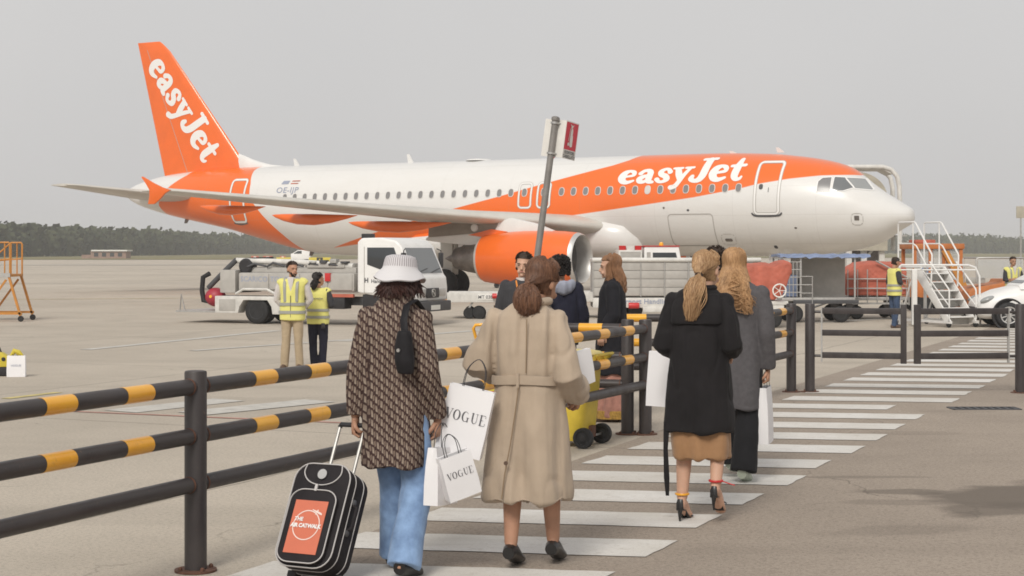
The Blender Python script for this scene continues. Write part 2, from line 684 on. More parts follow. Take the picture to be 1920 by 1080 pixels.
def ground_mat(name, base, warm, seam=0.0, stains=0.0, grain=1.0, rot=0.0, patch=.10, blot=None):
    m = mat(name, base, .88, spec=.25)
    nb = NB(m)
    v = nb.coords(rot=rot)
    big = nb.noise(v, .09, 5, .6)
    mid = nb.noise(v, .8, 5, .65)
    fine = nb.noise(v, 34, 4, .75)
    grit = nb.noise(v, 130, 2, .6)
    c = nb.mix(nb.ramp(big, .3, .7), tuple(x * (1 - patch) for x in base), tuple(min(1, x * (1 + patch)) for x in warm))
    c = nb.mix(nb.math('MULTIPLY', nb.ramp(mid, .45, .75), .42), c, tuple(x * .72 for x in base))
    c = nb.mix(nb.math('MULTIPLY', nb.ramp(fine, .48, .62), .48 * grain), c, tuple(x * .5 for x in base))
    c = nb.mix(nb.math('MULTIPLY', nb.ramp(grit, .52, .64), .40 * grain), c, tuple(min(1, x * 1.6) for x in base))
    if seam:
        br = nb.n('TexBrick', offset=0.0)
        br.inputs['Color1'].default_value = br.inputs['Color2'].default_value = (0, 0, 0, 1)
        br.inputs['Mortar'].default_value = (1, 1, 1, 1)
        br.inputs['Scale'].default_value = 1.0
        br.inputs['Mortar Size'].default_value = .018
        br.inputs['Brick Width'].default_value = seam
        br.inputs['Row Height'].default_value = seam
        wob = nb.n('VectorMath', operation='ADD')
        nb.l(v, wob.inputs[0])
        wn = nb.n('TexNoise')
        wn.inputs['Scale'].default_value = 1.3
        nb.l(v, wn.inputs['Vector'])
        ws = nb.n('VectorMath', operation='SCALE')
        ws.inputs[3].default_value = .09
        nb.l(wn.outputs[1], ws.inputs[0])
        nb.l(ws.outputs[0], wob.inputs[1])
        nb.l(wob.outputs[0], br.inputs['Vector'])
        c = nb.mix(nb.math('MULTIPLY', br.outputs[0], .55), c, tuple(x * .3 for x in base))
    if stains:
        s1 = nb.n('TexNoise')
        s1.inputs['Scale'].default_value = .42
        s1.inputs['Detail'].default_value = 3
        s1.inputs['Distortion'].default_value = .8
        nb.l(nb.coords((1, .55, 1), rot), s1.inputs['Vector'])
        c = nb.mix(nb.math('MULTIPLY', nb.ramp(s1.outputs[0], .60, .70), stains), c, tuple(x * .38 for x in base))
    # hairline cracks and dark speckle
    vo = nb.n('TexVoronoi', feature='DISTANCE_TO_EDGE')
    vo.inputs['Scale'].default_value = .23
    wv = nb.n('VectorMath', operation='ADD')
    wn2 = nb.n('TexNoise')
    wn2.inputs['Scale'].default_value = 1.1
    wn2.inputs['Detail'].default_value = 5
    nb.l(v, wn2.inputs['Vector'])
    nb.l(v, wv.inputs[0])
    nb.l(wn2.outputs[1], wv.inputs[1])
    nb.l(wv.outputs[0], vo.inputs['Vector'])
    ck = nb.n('MapRange')
    ck.inputs[1].default_value, ck.inputs[2].default_value = .0035, .0008
    nb.l(vo.outputs[0], ck.inputs[0])
    c = nb.mix(nb.math('MULTIPLY', ck.outputs[0], nb.math('MULTIPLY', nb.ramp(nb.noise(v, .5, 3), .45, .6), .6)), c, tuple(x * .35 for x in base))
    tyre = nb.n('TexNoise')
    tyre.inputs['Scale'].default_value = 1.0
    tyre.inputs['Detail'].default_value = 4
    nb.l(nb.coords((.035, .9, 1), rot + .5), tyre.inputs['Vector'])
    c = nb.mix(nb.math('MULTIPLY', nb.ramp(tyre.outputs[0], .56, .72), .22), c, tuple(x * .55 for x in base))
    if blot:
        # old oil stains: soft-edged patches at fixed spots on the paving
        tc = nb.n('TexCoord')
        for (bx, by, rx, ry, ang, k) in blot:
            mp = nb.n('Mapping', vector_type='TEXTURE')
            mp.inputs['Location'].default_value = (bx, by, 0)
            mp.inputs['Rotation'].default_value = (0, 0, ang)
            mp.inputs['Scale'].default_value = (rx, ry, 1)
            nb.l(tc.outputs['Object'], mp.inputs[0])
            ln = nb.n('VectorMath', operation='LENGTH')
            nb.l(mp.outputs[0], ln.inputs[0])
            w = nb.math('ADD', ln.outputs['Value'], nb.math('MULTIPLY', nb.math('SUBTRACT', nb.noise(v, 2.2, 4), .5), 1.1))
            mask = nb.n('MapRange')
            mask.inputs[1].default_value, mask.inputs[2].default_value = 1.12, .78
            nb.l(w, mask.inputs[0])
            c = nb.mix(nb.math('MULTIPLY', mask.outputs[0], k), c, tuple(x * .45 for x in base))
    nb.l(c, nb.b.inputs['Base Color'])
    bp = nb.n('Bump')
    bp.inputs['Strength'].default_value = .35
    bp.inputs['Distance'].default_value = .012
    nb.l(grit, bp.inputs['Height'])
    nb.l(bp.outputs[0], nb.b.inputs['Normal'])
    return m


WALK = R(24.2)
WD = Vector((math.sin(WALK), math.cos(WALK), 0))     # direction of the walkway
ground_mat('apron_concrete', (.45, .396, .328), (.52, .462, .388), seam=7.5, stains=.16, rot=.42)
ground_mat('walkway_asphalt', (.325, .272, .224), (.36, .305, .252), seam=0, stains=.0, grain=1.15, rot=.3,
           blot=[(3.95, 12.75, .80, .55, .45, .85), (3.55, 12.15, .55, .3, .5, .7), (3.10, 13.0, .46, .15, 0, .62), (2.9, 13.85, .55, .09, 0, .4),
                 (2.95, 12.45, .5, .14, 0, .32), (4.35, 13.5, .3, .25, 0, .35), (4.2, 17.2, .5, .2, 0, .2), (2.6, 11.2, .6, .2, .3, .25), (5.2, 19.5, .5, .16, 0, .18)])
ground_mat('grass', (.17, .155, .07), (.22, .19, .09), grain=.5, patch=.25)
ground_mat('patch_concrete', (.43, .40, .35), (.46, .42, .37), grain=.5)


def sheet(name, poly, z, m, parent=None):
    me = bpy.data.meshes.new(name)
    me.from_pydata([(x, y, z) for x, y in poly], [], [tuple(range(len(poly)))])
    o = obj(name, me, m, parent, 0)
    return o


# ------------------------------------------------------------------ ground
struct(sheet('apron', [(-3500, -60), (3500, -60), (3500, 5000), (-3500, 5000)], 0, 'apron_concrete'))
struct(sheet('grass_field', [(-900, 300), (-60, 345), (250, 520), (900, 560), (2500, 900), (2500, 4000), (-3000, 4000), (-3000, 260)], .05, 'grass'))
struct(sheet('taxiway_verge', [(-420, 205), (-30, 215), (-25, 224), (-420, 216)], .03, 'patch_concrete'))
struct(sheet('walkway', [(-5.2, .5), (.42, 14.6), (1.34, 16.9), (3.41, 22.06), (6.66, 29.3), (11.9, 41), (16.4, 51), (20.6, 51), (16, 41), (14, 30), (30, 22), (30, .5)], .004, 'walkway_asphalt'))

# painted crossing
m = mat('road_paint', (.62, .60, .56), .8)
nb = NB(m)
v = nb.coords()
wear = nb.ramp(nb.noise(v, 7, 6, .75), .54, .72)
wear2 = nb.ramp(nb.noise(v, 60, 3, .7), .52, .7)
w = nb.math('MAXIMUM', nb.math('MAXIMUM', nb.math('MULTIPLY', wear, .62), nb.math('MULTIPLY', wear2, .45)), nb.math('MULTIPLY', nb.ramp(nb.noise(nb.coords((.4, 2.2, 1)), 3.0, 5, .7), .5, .75), .4))
tone = nb.mix(nb.ramp(nb.noise(v, .9, 3), .35, .65), (.60, .57, .52), (.70, .68, .65))
nb.l(nb.mix(w, tone, (.36, .32, .27)), nb.b.inputs['Base Color'])
m2 = mat('faded_paint', (.5, .48, .44), .8, var=.16, vscale=5)
mat('red_line', (.46, .22, .18), .8, var=.3, vscale=5)
mat('yellow_line', (.50, .42, .18), .8, var=.3, vscale=4)

cw = struct(bpy.data.objects.new('crosswalk', None))
C.objects.link(cw)
for k in range(-5, 25):
    y0 = 14.72 + 1.039 * k + random.uniform(-.02, .02)
    th = .575 + random.uniform(-.02, .02)
    xl = .66 + .448 * (y0 - 14.8)
    ln = 2.06 + random.uniform(-.04, .03)
    if k == 5:
        ln = 1.5
    A = (xl, y0)
    B = (xl + ln, y0 - .33 * ln / 2.03)
    Cc = (B[0] + .448 * th, B[1] + th)
    D = (A[0] + .448 * th, A[1] + th)
    poly = []
    for p, q in ((A, B), (B, Cc), (Cc, D), (D, A)):
        ns = 14 if p in (A, Cc) else 4
        for i in range(ns):
            t = i / ns
            j = .010 if 0 < i else 0
            poly.append((p[0] + (q[0] - p[0]) * t + random.uniform(-j, j), p[1] + (q[1] - p[1]) * t + random.uniform(-j, j)))
    sheet('stripe', poly, .009, 'road_paint', cw)


def strip(name, p, q, w, m, z=.006, parent=None):
    p, q = Vector((p[0], p[1])), Vector((q[0], q[1]))
    d = (q - p).normalized()
    n = Vector((-d.y, d.x)) * w / 2
    return sheet(name, [tuple(p - n), tuple(q - n), tuple(q + n), tuple(p + n)], z, m, parent)


am = struct(bpy.data.objects.new('apron_markings', None))
C.objects.link(am)
strip('painted_line', G(10, 748).xy, G(110, 736).xy, .16, 'yellow_line', parent=am)
strip('painted_line', G(90, 770).xy, G(800, 800).xy, .07, 'red_line', parent=am)
strip('painted_line', G(225, 772).xy, G(430, 750).xy, .55, 'faded_paint', parent=am)
strip('painted_line', G(360, 776).xy, G(600, 752).xy, .55, 'faded_paint', .0075, am)
strip('painted_line', G(160, 656).xy, G(520, 620).xy, .28, 'faded_paint', parent=am)
strip('painted_line', G(360, 658).xy, G(700, 634).xy, .22, 'faded_paint', .0075, am)
strip('painted_line', G(640, 640).xy, G(1080, 605).xy, .3, 'faded_paint', parent=am)
strip('painted_line', G(1530, 605).xy, G(1690, 596).xy, .3, 'faded_paint', parent=am)
strip('painted_line', (-60, 52), (60, 88), .25, 'yellow_line', parent=am)
strip('painted_line', (-45, 96), (50, 96), .3, 'faded_paint', parent=am)
for o in am.children:
    o.name = 'painted_line'
# drain grate in the asphalt
dg_ = thing('drain_grate', 'dark rectangular drain grate set in the asphalt right of the crossing', 'grate', (G(1845, 767).x, G(1845, 767).y, 0))
mb = MB()
for s in (-1, 1):
    mb.bb(-.40, .40, s * .14 - .012, s * .14 + .012, .004, .016).bb(s * .40 - .012, s * .40 + .012, -.152, .152, .004, .015)
mb.build('frame', 'dark_grey', dg_)
MB().bb(-.39, .39, -.13, .13, .0045, .007).build('pit', 'black_rubber', dg_)
for i in range(9):
    MB().bb(-.36 + i * .09 - .02, -.36 + i * .09 + .02, -.126, .126, .007, .014).build('bar', 'dark_grey', dg_)

# ------------------------------------------------------------------ woodland at the edge of the airfield
m = mat('foliage', (.035, .045, .022), .8, spec=.2)
nb = NB(m)
v = nb.coords()
c = nb.mix(nb.ramp(nb.noise(v, .11, 4, .7), .3, .7), (.022, .034, .018), (.075, .082, .036))
nb.l(c, nb.b.inputs['Base Color'])
line = [(-700, 360, 9.5), (-250, 430, 9.6), (0, 480, 9.6), (300, 640, 9.8), (600, 1050, 10.5), (1000, 1350, 11), (1500, 1150, 11), (1760, 1020, 11.5), (1920, 1000, 10), (2300, 900, 10.5), (2800, 850, 10)]
vs, fs = [], []
us = np.arange(-700, 2800, 3.1)
for row in range(3):
    for u in us:
        u += random.uniform(-4, 4)
        Y = float(np.interp(u, [l[0] for l in line], [l[1] for l in line])) + row * 9 + random.uniform(-4, 4)
        h = float(np.interp(u, [l[0] for l in line], [l[2] for l in line])) * random.uniform(.74, 1.12) * (.93 + .04 * row)
        x = XP(u, Y)
        wr = h * random.uniform(.20, .40)
        o = len(vs)
        nleaf = 34 if row else 58
        for i in range(nleaf):
            a, ph = random.uniform(0, 6.283), math.acos(random.uniform(-1, 1))
            rr = random.uniform(.72, 1.06)
            px, py, pz = wr * rr * math.sin(ph) * math.cos(a), wr * rr * math.sin(ph) * math.sin(a), h * .60 + h * .40 * rr * math.cos(ph)
            if row == 0 and random.random() < .35:
                pz = random.uniform(.2, h * .5)
            sz = h * random.uniform(.06, .13)
            d1 = Vector((random.gauss(0, 1), random.gauss(0, 1), random.gauss(0, 1))).normalized()
            d2 = d1.orthogonal().normalized()
            p = Vector((x + px, Y + py, pz))
            k = len(vs)
            vs += [tuple(p + d1 * sz), tuple(p + d2 * sz * .8), tuple(p - d1 * sz * .9), tuple(p - d2 * sz)]
            fs.append((k, k + 1, k + 2, k + 3))
        # solid heart of the crown
        k = len(vs)
        nn = 6
        for j, (rz, zz) in enumerate(((.5, .05), (.75, .3), (.85, .58), (.55, .85))):
            for i in range(nn):
                t = 6.283 * i / nn + random.uniform(-.2, .2)
                q = random.uniform(.8, 1.05)
                vs.append((x + wr * rz * q * math.cos(t), Y + wr * rz * q * math.sin(t), h * zz))
        for j in range(3):
            for i in range(nn):
                fs.append((k + j * nn + i, k + j * nn + (i + 1) % nn, k + (j + 1) * nn + (i + 1) % nn, k + (j + 1) * nn + i))
        fs.append(tuple(k + 3 * nn + i for i in range(nn)))
me = bpy.data.meshes.new('woodland')
me.from_pydata(vs, [], fs)
wood = obj('woodland', me, 'foliage', None, 0)
tag(wood, 'long dark hazy belt of trees along the far edge of the airfield', 'trees')
wood['kind'] = 'stuff'

# ------------------------------------------------------------------ haze
mh = bpy.data.materials.new('haze')
mh.use_nodes = True
mh.node_tree.nodes.clear()
ho = mh.node_tree.nodes.new('ShaderNodeOutputMaterial')
hv = mh.node_tree.nodes.new('ShaderNodeVolumePrincipled')
hv.inputs['Color'].default_value = (.97, .98, 1, 1)
hv.inputs['Density'].default_value = .00042
hv.inputs['Anisotropy'].default_value = .2
mh.node_tree.links.new(hv.outputs[0], ho.inputs['Volume'])
HAZE = True
if HAZE:
    hz = MB().bb(-3600, 3600, -70, 5100, -1.0, 15.0).build('haze', mh, None, smooth=0)
    struct(hz, 'stuff')
    tag(hz, 'thin pale haze lying over the whole airfield', 'haze')

# ------------------------------------------------------------------ guard rails
RAILM = m = mat('rail_black', (.050, .041, .041), .42, var=.25, vscale=5, bump=.05, bscale=90)
m = mat('band_yellow', (.86, .42, .025), .3, coat=.3, var=.12, vscale=14)
nb = NB(RAILM)
vv = nb.coords()
chip = nb.math('MULTIPLY', nb.ramp(nb.noise(vv, 30, 6, .75), .60, .68), nb.ramp(nb.noise(vv, 3.5, 3), .45, .65))
dust = nb.ramp(nb.noise(nb.coords((1, 1, .3)), 7, 6, .7), .4, .8)
cc = nb.mix(nb.math('MULTIPLY', dust, .4), (.040, .033, .033), (.105, .09, .082))
nb.l(nb.mix(nb.math('MULTIPLY', chip, .75), cc, (.15, .10, .075)), nb.b.inputs['Base Color'])
nb.l(nb.math('ADD', nb.math('MULTIPLY', dust, .3), .36), nb.b.inputs['Roughness'])
nb = NB(M['band_yellow'])
vv = nb.coords()
scuff = nb.ramp(nb.noise(nb.coords((2.5, 1, 1)), 16, 6, .75), .54, .74)
tone = nb.mix(nb.ramp(nb.noise(vv, 4, 3), .3, .7), (.80, .36, .02), (.88, .46, .04))
nb.l(nb.mix(nb.math('MULTIPLY', scuff, .45), tone, (.40, .20, .05)), nb.b.inputs['Base Color'])
mat('rust', (.12, .055, .035), .8, var=.4, vscale=20)
RZ = (1.096, .804, .518)


def post(parent, x, y, h=1.19, cap=True):
    p = MB().lathe([(.066, .0), (.066, h - .012), (.062, h - .003), (.05, h), (0, h)], (x, y, 0), n=22).build('post', 'rail_black', parent, smooth=50)
    f = MB().lathe([(.125, .002), (.125, .014), (.07, .015)], (x, y, 0), n=20).build('base_plate', 'rust', p)
    for a in range(4):
        t = a * math.pi / 2 + .6
        MB().lathe([(.013, .012), (.013, .03), (.006, .036)], (x + .098 * math.cos(t), y + .098 * math.sin(t), 0), n=6).build('bolt', 'rust', p)
    return p


def span(parent, a, b, bands, weld=(True, True), trim=.05):
    a, b = Vector((a[0], a[1], 0)), Vector((b[0], b[1], 0))
    d = (b - a)
    L = d.length
    d.normalize()
    for i, z in enumerate(RZ):
        up = Vector((0, 0, z))
        r = MB().cyl(a + d * trim + up, b - d * trim + up, .0475, 22).build('rail', 'rail_black', parent, smooth=50)
        for k, w in enumerate(weld):
            if w:
                q = a + d * .075 if k == 0 else b - d * .075
                MB().cyl(q - d * .006 + up, q + d * .006 + up, .0505, 20).build('weld_ring', 'rust', r)
        if i < 2:
            for s in bands:
                s += random.uniform(-.012, .012)
                MB().cyl(a + d * (s - .125) + up, a + d * (s + .125) + up, .0488, 22).build('band', 'band_yellow', r, smooth=50)


P1 = Vector((-1.875, 9.8, 0))
fd = Vector((.408, .913, 0))
fA = thing('guard_rail', 'near black and yellow banded tube guard rail running alongside the crossing', 'guard rail')
P0 = P1 - Vector((.386, .922, 0)) * 3.2
PM = P1 + fd * 4.75
P2 = Vector((1.377, 17.07, 0))
post(fA, *P0.xy), post(fA, *P1.xy), post(fA, *PM.xy), post(fA, *P2.xy)
span(fA, P0, P1, [3.2 - .61, 3.2 - 1.29, 3.2 - 1.97, .5], )
span(fA, P1, PM, [.713, 1.378, 2.05, 2.72, 3.4, 4.07])
span(fA, PM, P2, [.55, 1.25, 1.95, 2.64])
fC = thing('guard_rail', 'short banded guard rail behind the yellow bin in front of the waiting people', 'guard rail')
post(fC, 1.195, 17.1), post(fC, -.10, 17.5)
span(fC, (1.195, 17.1), (-.10, 17.5), [.38, 1.05])
fD = thing('guard_rail', 'farther banded guard rail turning a corner up to the gate', 'guard rail')
post(fD, 1.25, 19.75), post(fD, 2.66, 19.75), post(fD, 3.75, 22.2)
span(fD, (1.25, 19.75), (2.66, 19.75), [.22, .9])
LE_ = math.hypot(1.09, 2.45)
span(fD, (2.66, 19.75), (3.75, 22.2), [LE_ - .52, LE_ - 1.18, LE_ - 1.85])

for (x, y, lab) in ((4.0, 22.2, 'round black gate post beside the end of the farther guard rail'), (6.78, 22.06, 'round black gate post at the right picture edge carrying the right gate leaf')):
    gp = thing('gate_post', lab, 'post', (x, y, 0), group='posts of the double gate')
    post(gp, 0, 0)


def gate(label, hx, hy, fx, fy):
    g = thing('gate_leaf', label, 'gate', (hx, hy, 0), math.atan2(fy - hy, fx - hx), group='leaves of the double gate')
    L = math.hypot(fx - hx, fy - hy)
    MB().bb(L - .08, L, -.035, .035, .40, 1.185).build('end_stile', 'rail_black', g, bevel=.006)
    for z in (1.095, .80, .50):
        MB().bb(.03, L - .078, -.025, .025, z - .04, z + .04).build('rail', 'rail_black', g, bevel=.005)
    MB().bb(.012, .034, -.02, .02, .41, 1.14).build('hinge_bar', 'galvanised', g)
    for z in (1.08, .49):
        MB().cyl((-.10, 0, z), (.02, 0, z), .018, 10).build('hinge_pin', 'rail_black', g)
    return g


gate('left leaf of the dark tubular double gate across the walkway', 4.135, 22.2, 5.235, 21.93)
gate('right leaf of the dark tubular double gate across the walkway', 6.645, 22.06, 5.33, 21.9)

# ================================================================== the airliner (x aft from the nose, y starboard, z up)
FX = [0, .03, .1, .25, .49, 1.09, 1.6, 2.31, 3.13, 4.39, 5.68, 8, 24, 26, 27.34, 29.55, 31.37, 34.8, 36.1, 37.2, 37.6]
FT = [3.17, 3.36, 3.47, 3.57, 3.72, 4.09, 4.46, 5.02, 5.30, 5.52, 5.65, 5.72, 5.72, 5.72, 5.72, 5.72, 5.70, 5.50, 5.3, 5.02, 4.85]
FB = [3.17, 3.0, 2.9, 2.8, 2.67, 2.26, 2.07, 1.9, 1.79, 1.72, 1.69, 1.68, 1.68, 1.73, 1.9, 2.39, 2.84, 3.50, 3.80, 4.14, 4.35]
FW = [0, .2, .37, .56, .78, 1.15, 1.37, 1.6, 1.78, 1.92, 1.975, 1.975, 1.975, 1.96, 1.92, 1.74, 1.5, .92, .64, .35, .2]


def side(x, z, off=.006):
    """starboard skin point at station x and height z, pushed outwards by off"""
    t, b, w = (float(pchip(FX, a, x)) for a in (FT, FB, FW))
    c, h = (t + b) / 2, (t - b) / 2
    q = max(-1, min(1, (z - c) / h))
    y = w * math.sqrt(max(0, 1 - q * q))
    n = Vector((0, y / (w * w), (z - c) / (h * h))).normalized()
    return (x, y + n.y * off, z + n.z * off)


# livery: orange cheat bands on white, laid out along the skin
def livery(name):
    m = mat(name, (.8, .79, .77), .3, coat=.55)
    m.node_tree.nodes['Principled BSDF'].inputs['Coat Roughness'].default_value = .12
    nb = NB(m)
    tc = nb.n('TexCoord')
    sp = nb.n('SeparateXYZ')
    nb.l(tc.outputs['Object'], sp.inputs[0])
    x, z = sp.outputs[0], sp.outputs[2]

    def curve(src, s_max, pts, v_max):
        fc = nb.n('FloatCurve')
        cm = fc.mapping
        c = cm.curves[0]
        pts = [(min(1, max(0, a / s_max)), min(1, max(0, b / v_max))) for a, b in pts]
        c.points[0].location, c.points[1].location = pts[0], pts[-1]
        for p in pts[1:-1]:
            c.points.new(*p)
        for p in c.points:
            p.handle_type = 'VECTOR'
        cm.update()
        nb.l(nb.math('DIVIDE', src, s_max), fc.inputs[1])
        return nb.math('MULTIPLY', fc.outputs[0], v_max)
    low = curve(x, 38, [(0, 7.9), (1.75, 7.9), (1.83, 4.72), (2.1, 4.72), (3.13, 4.7), (4.27, 4.59), (5.45, 4.41), (6.07, 4.26), (7.98, 3.94), (10.2, 3.66), (12.5, 3.38), (14.2, 3.18), (20, 2.5), (21.5, 2.42), (25.1, 2.03), (38, 2.03)], 8)
    up = curve(x, 38, [(0, 8), (10.7, 8), (10.75, 5.75), (11.1, 5.5), (11.68, 5.29), (12.73, 5.03), (14.95, 4.48), (16.36, 4.13), (19.03, 3.53), (22.8, 2.62), (25.1, 2.04), (26, 1.4), (38, 1.4)], 8)
    aft = curve(z, 8, [(0, 26.6), (1.9, 27.0), (2.61, 27.6), (3.5, 28.5), (4.27, 29.2), (4.87, 29.3), (5.5, 29.6), (8, 30)], 38)
    end = curve(z, 8, [(0, 35.0), (3.65, 35.1), (4.0, 35.25), (4.4, 35.05), (4.9, 34.4), (5.4, 33.6), (8, 33)], 38)
    AA = .015

    def step(a, b):   # 1 where a > b
        return nb.ramp(nb.math('SUBTRACT', a, b), -AA, AA)
    band = nb.math('MULTIPLY', step(z, low), step(up, z))
    tail = nb.math('MULTIPLY', step(x, aft), step(end, x))
    mask = nb.math('MAXIMUM', band, tail)
    v = nb.coords()
    dirt = nb.ramp(nb.noise(nb.coords((.35, 1, 1.6)), 1.6, 5, .65), .35, .75)
    white = nb.mix(nb.math('MULTIPLY', dirt, .3), (.73, .72, .70), (.63, .61, .57))
    # belly grime and streaks below the cargo floor
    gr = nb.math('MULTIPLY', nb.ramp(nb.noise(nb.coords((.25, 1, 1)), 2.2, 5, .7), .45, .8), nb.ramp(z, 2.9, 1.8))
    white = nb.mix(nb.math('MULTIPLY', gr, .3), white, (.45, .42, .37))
    orange = nb.mix(nb.math('MULTIPLY', dirt, .35), (.83, .150, .012), (.76, .145, .02))
    # skin panel joints
    br = nb.n('TexBrick', offset=.0)
    br.inputs['Color1'].default_value = br.inputs['Color2'].default_value = (0, 0, 0, 1)
    br.inputs['Mortar'].default_value = (1, 1, 1, 1)
    br.inputs['Scale'].default_value = 1
    br.inputs['Mortar Size'].default_value = .007
    br.inputs['Brick Width'].default_value = 3.2
    br.inputs['Row Height'].default_value = 1.08
    cxz = nb.n('CombineXYZ')
    nb.l(x, cxz.inputs[0])
    nb.l(z, cxz.inputs[1])
    nb.l(cxz.outputs[0], br.inputs['Vector'])
    c = nb.mix(mask, white, orange)
    c = nb.mix(nb.math('MULTIPLY', br.outputs[0], .22), c, (.3, .27, .24))
    # rain and hydraulic streaks running down from the joints
    stk = nb.ramp(nb.noise(nb.coords((3.5, .3, .25)), 1.5, 5, .7), .56, .78)
    c = nb.mix(nb.math('MULTIPLY', stk, nb.math('MULTIPLY', nb.ramp(z, 4.6, 2.4), .16)), c, (.35, .31, .26))
    nb.l(c, nb.b.inputs['Base Color'])
    return m


livery('aircraft_skin')
mat('aircraft_white', (.72, .71, .69), .4, var=.06, vscale=1.2, coat=.1)
m = mat('wing_grey', (.56, .54, .495), .45, var=.10, vscale=1.5, stretch=(1, .3, 1))
mat('aircraft_orange', (.82, .145, .012), .3, var=.06, vscale=1.2, coat=.55)
M['aircraft_orange'].node_tree.nodes['Principled BSDF'].inputs['Coat Roughness'].default_value = .14
mat('bare_metal', (.60, .59, .57), .45, .55, var=.08, vscale=3)
mat('hot_metal', (.20, .18, .165), .45, .7, var=.25, vscale=4)
mat('brown_panel', (.27, .235, .20), .6, var=.12, vscale=2)
mat('duct', (.27, .26, .25), .5, .2, var=.1)
mat('fan_blade', (.24, .23, .22), .4, .5)
mat('window_rim', (.62, .60, .57), .5)
mat('window_pane', (.22, .215, .215), .25)
mat('seam', (.40, .38, .35), .6)

TH = .491729
ox, oy = 10.4729 + 5.02 * math.cos(TH), 63.5911 - 5.02 * math.sin(TH)
AC = thing('airliner', 'white and orange passenger jet parked on the apron, nose to the right', 'airplane', (ox, oy, 0), math.pi - TH)

# fuselage
xs = np.concatenate([[0.004, .015, .03, .06, .1, .16, .25, .36, .49, .65, .85], np.arange(1.09, 7, .25), np.arange(7, 25, 1.0), np.arange(25, 37.6, .4), [37.6]])
rings = []
NS = 72
for x in xs:
    t, b, w = (float(pchip(FX, a, x)) for a in (FT, FB, FW))
    c, h = (t + b) / 2, (t - b) / 2
    rings.append([(x, w * math.cos(2 * math.pi * k / NS), c + h * math.sin(2 * math.pi * k / NS)) for k in range(NS)])
FUS = MB().loft(rings).build('fuselage', 'aircraft_skin', AC, smooth=60)

# wing-body fairing
rings = []
for x, w, zb, zt in ((10.2, .5, 1.75, 2.2), (10.5, 1.5, 1.6, 2.9), (11.0, 1.97, 1.5, 3.25), (11.8, 2.10, 1.44, 3.42), (13, 2.13, 1.4, 3.42), (17.5, 2.13, 1.4, 3.3), (19.2, 2.04, 1.44, 3.0), (20.6, 1.8, 1.56, 2.85), (21.6, 1.2, 1.66, 2.6), (22.0, .4, 1.7, 2.3)):
    c, h = (zb + zt) / 2, (zt - zb) / 2
    rings.append([(x, w * math.copysign(abs(math.cos(2 * math.pi * k / 40)) ** .7, math.cos(2 * math.pi * k / 40)), c + h * math.copysign(abs(math.sin(2 * math.pi * k / 40)) ** .8, math.sin(2 * math.pi * k / 40))) for k in range(40)])
MB().loft(rings).build('belly_fairing', 'aircraft_skin', AC, smooth=60)


def foil(le, chord, thick, z, y, n=18, vertical=False, camber=.02):
    pts = []
    for i in range(2 * n):
        if i < n:
            t = i / n
            s = 1
        else:
            t = 1 - (i - n) / n
            s = -1
        t = .5 * (1 - math.cos(math.pi * t))
        yt = 5 * thick * (.2969 * math.sqrt(t) - .126 * t - .3516 * t * t + .2843 * t ** 3 - .1015 * t ** 4)
        cz = camber * 4 * t * (1 - t)
        d = chord * (s * yt + cz)
        pts.append((le + chord * t, y + d, z) if vertical else (le + chord * t, y, z + d))
    return pts


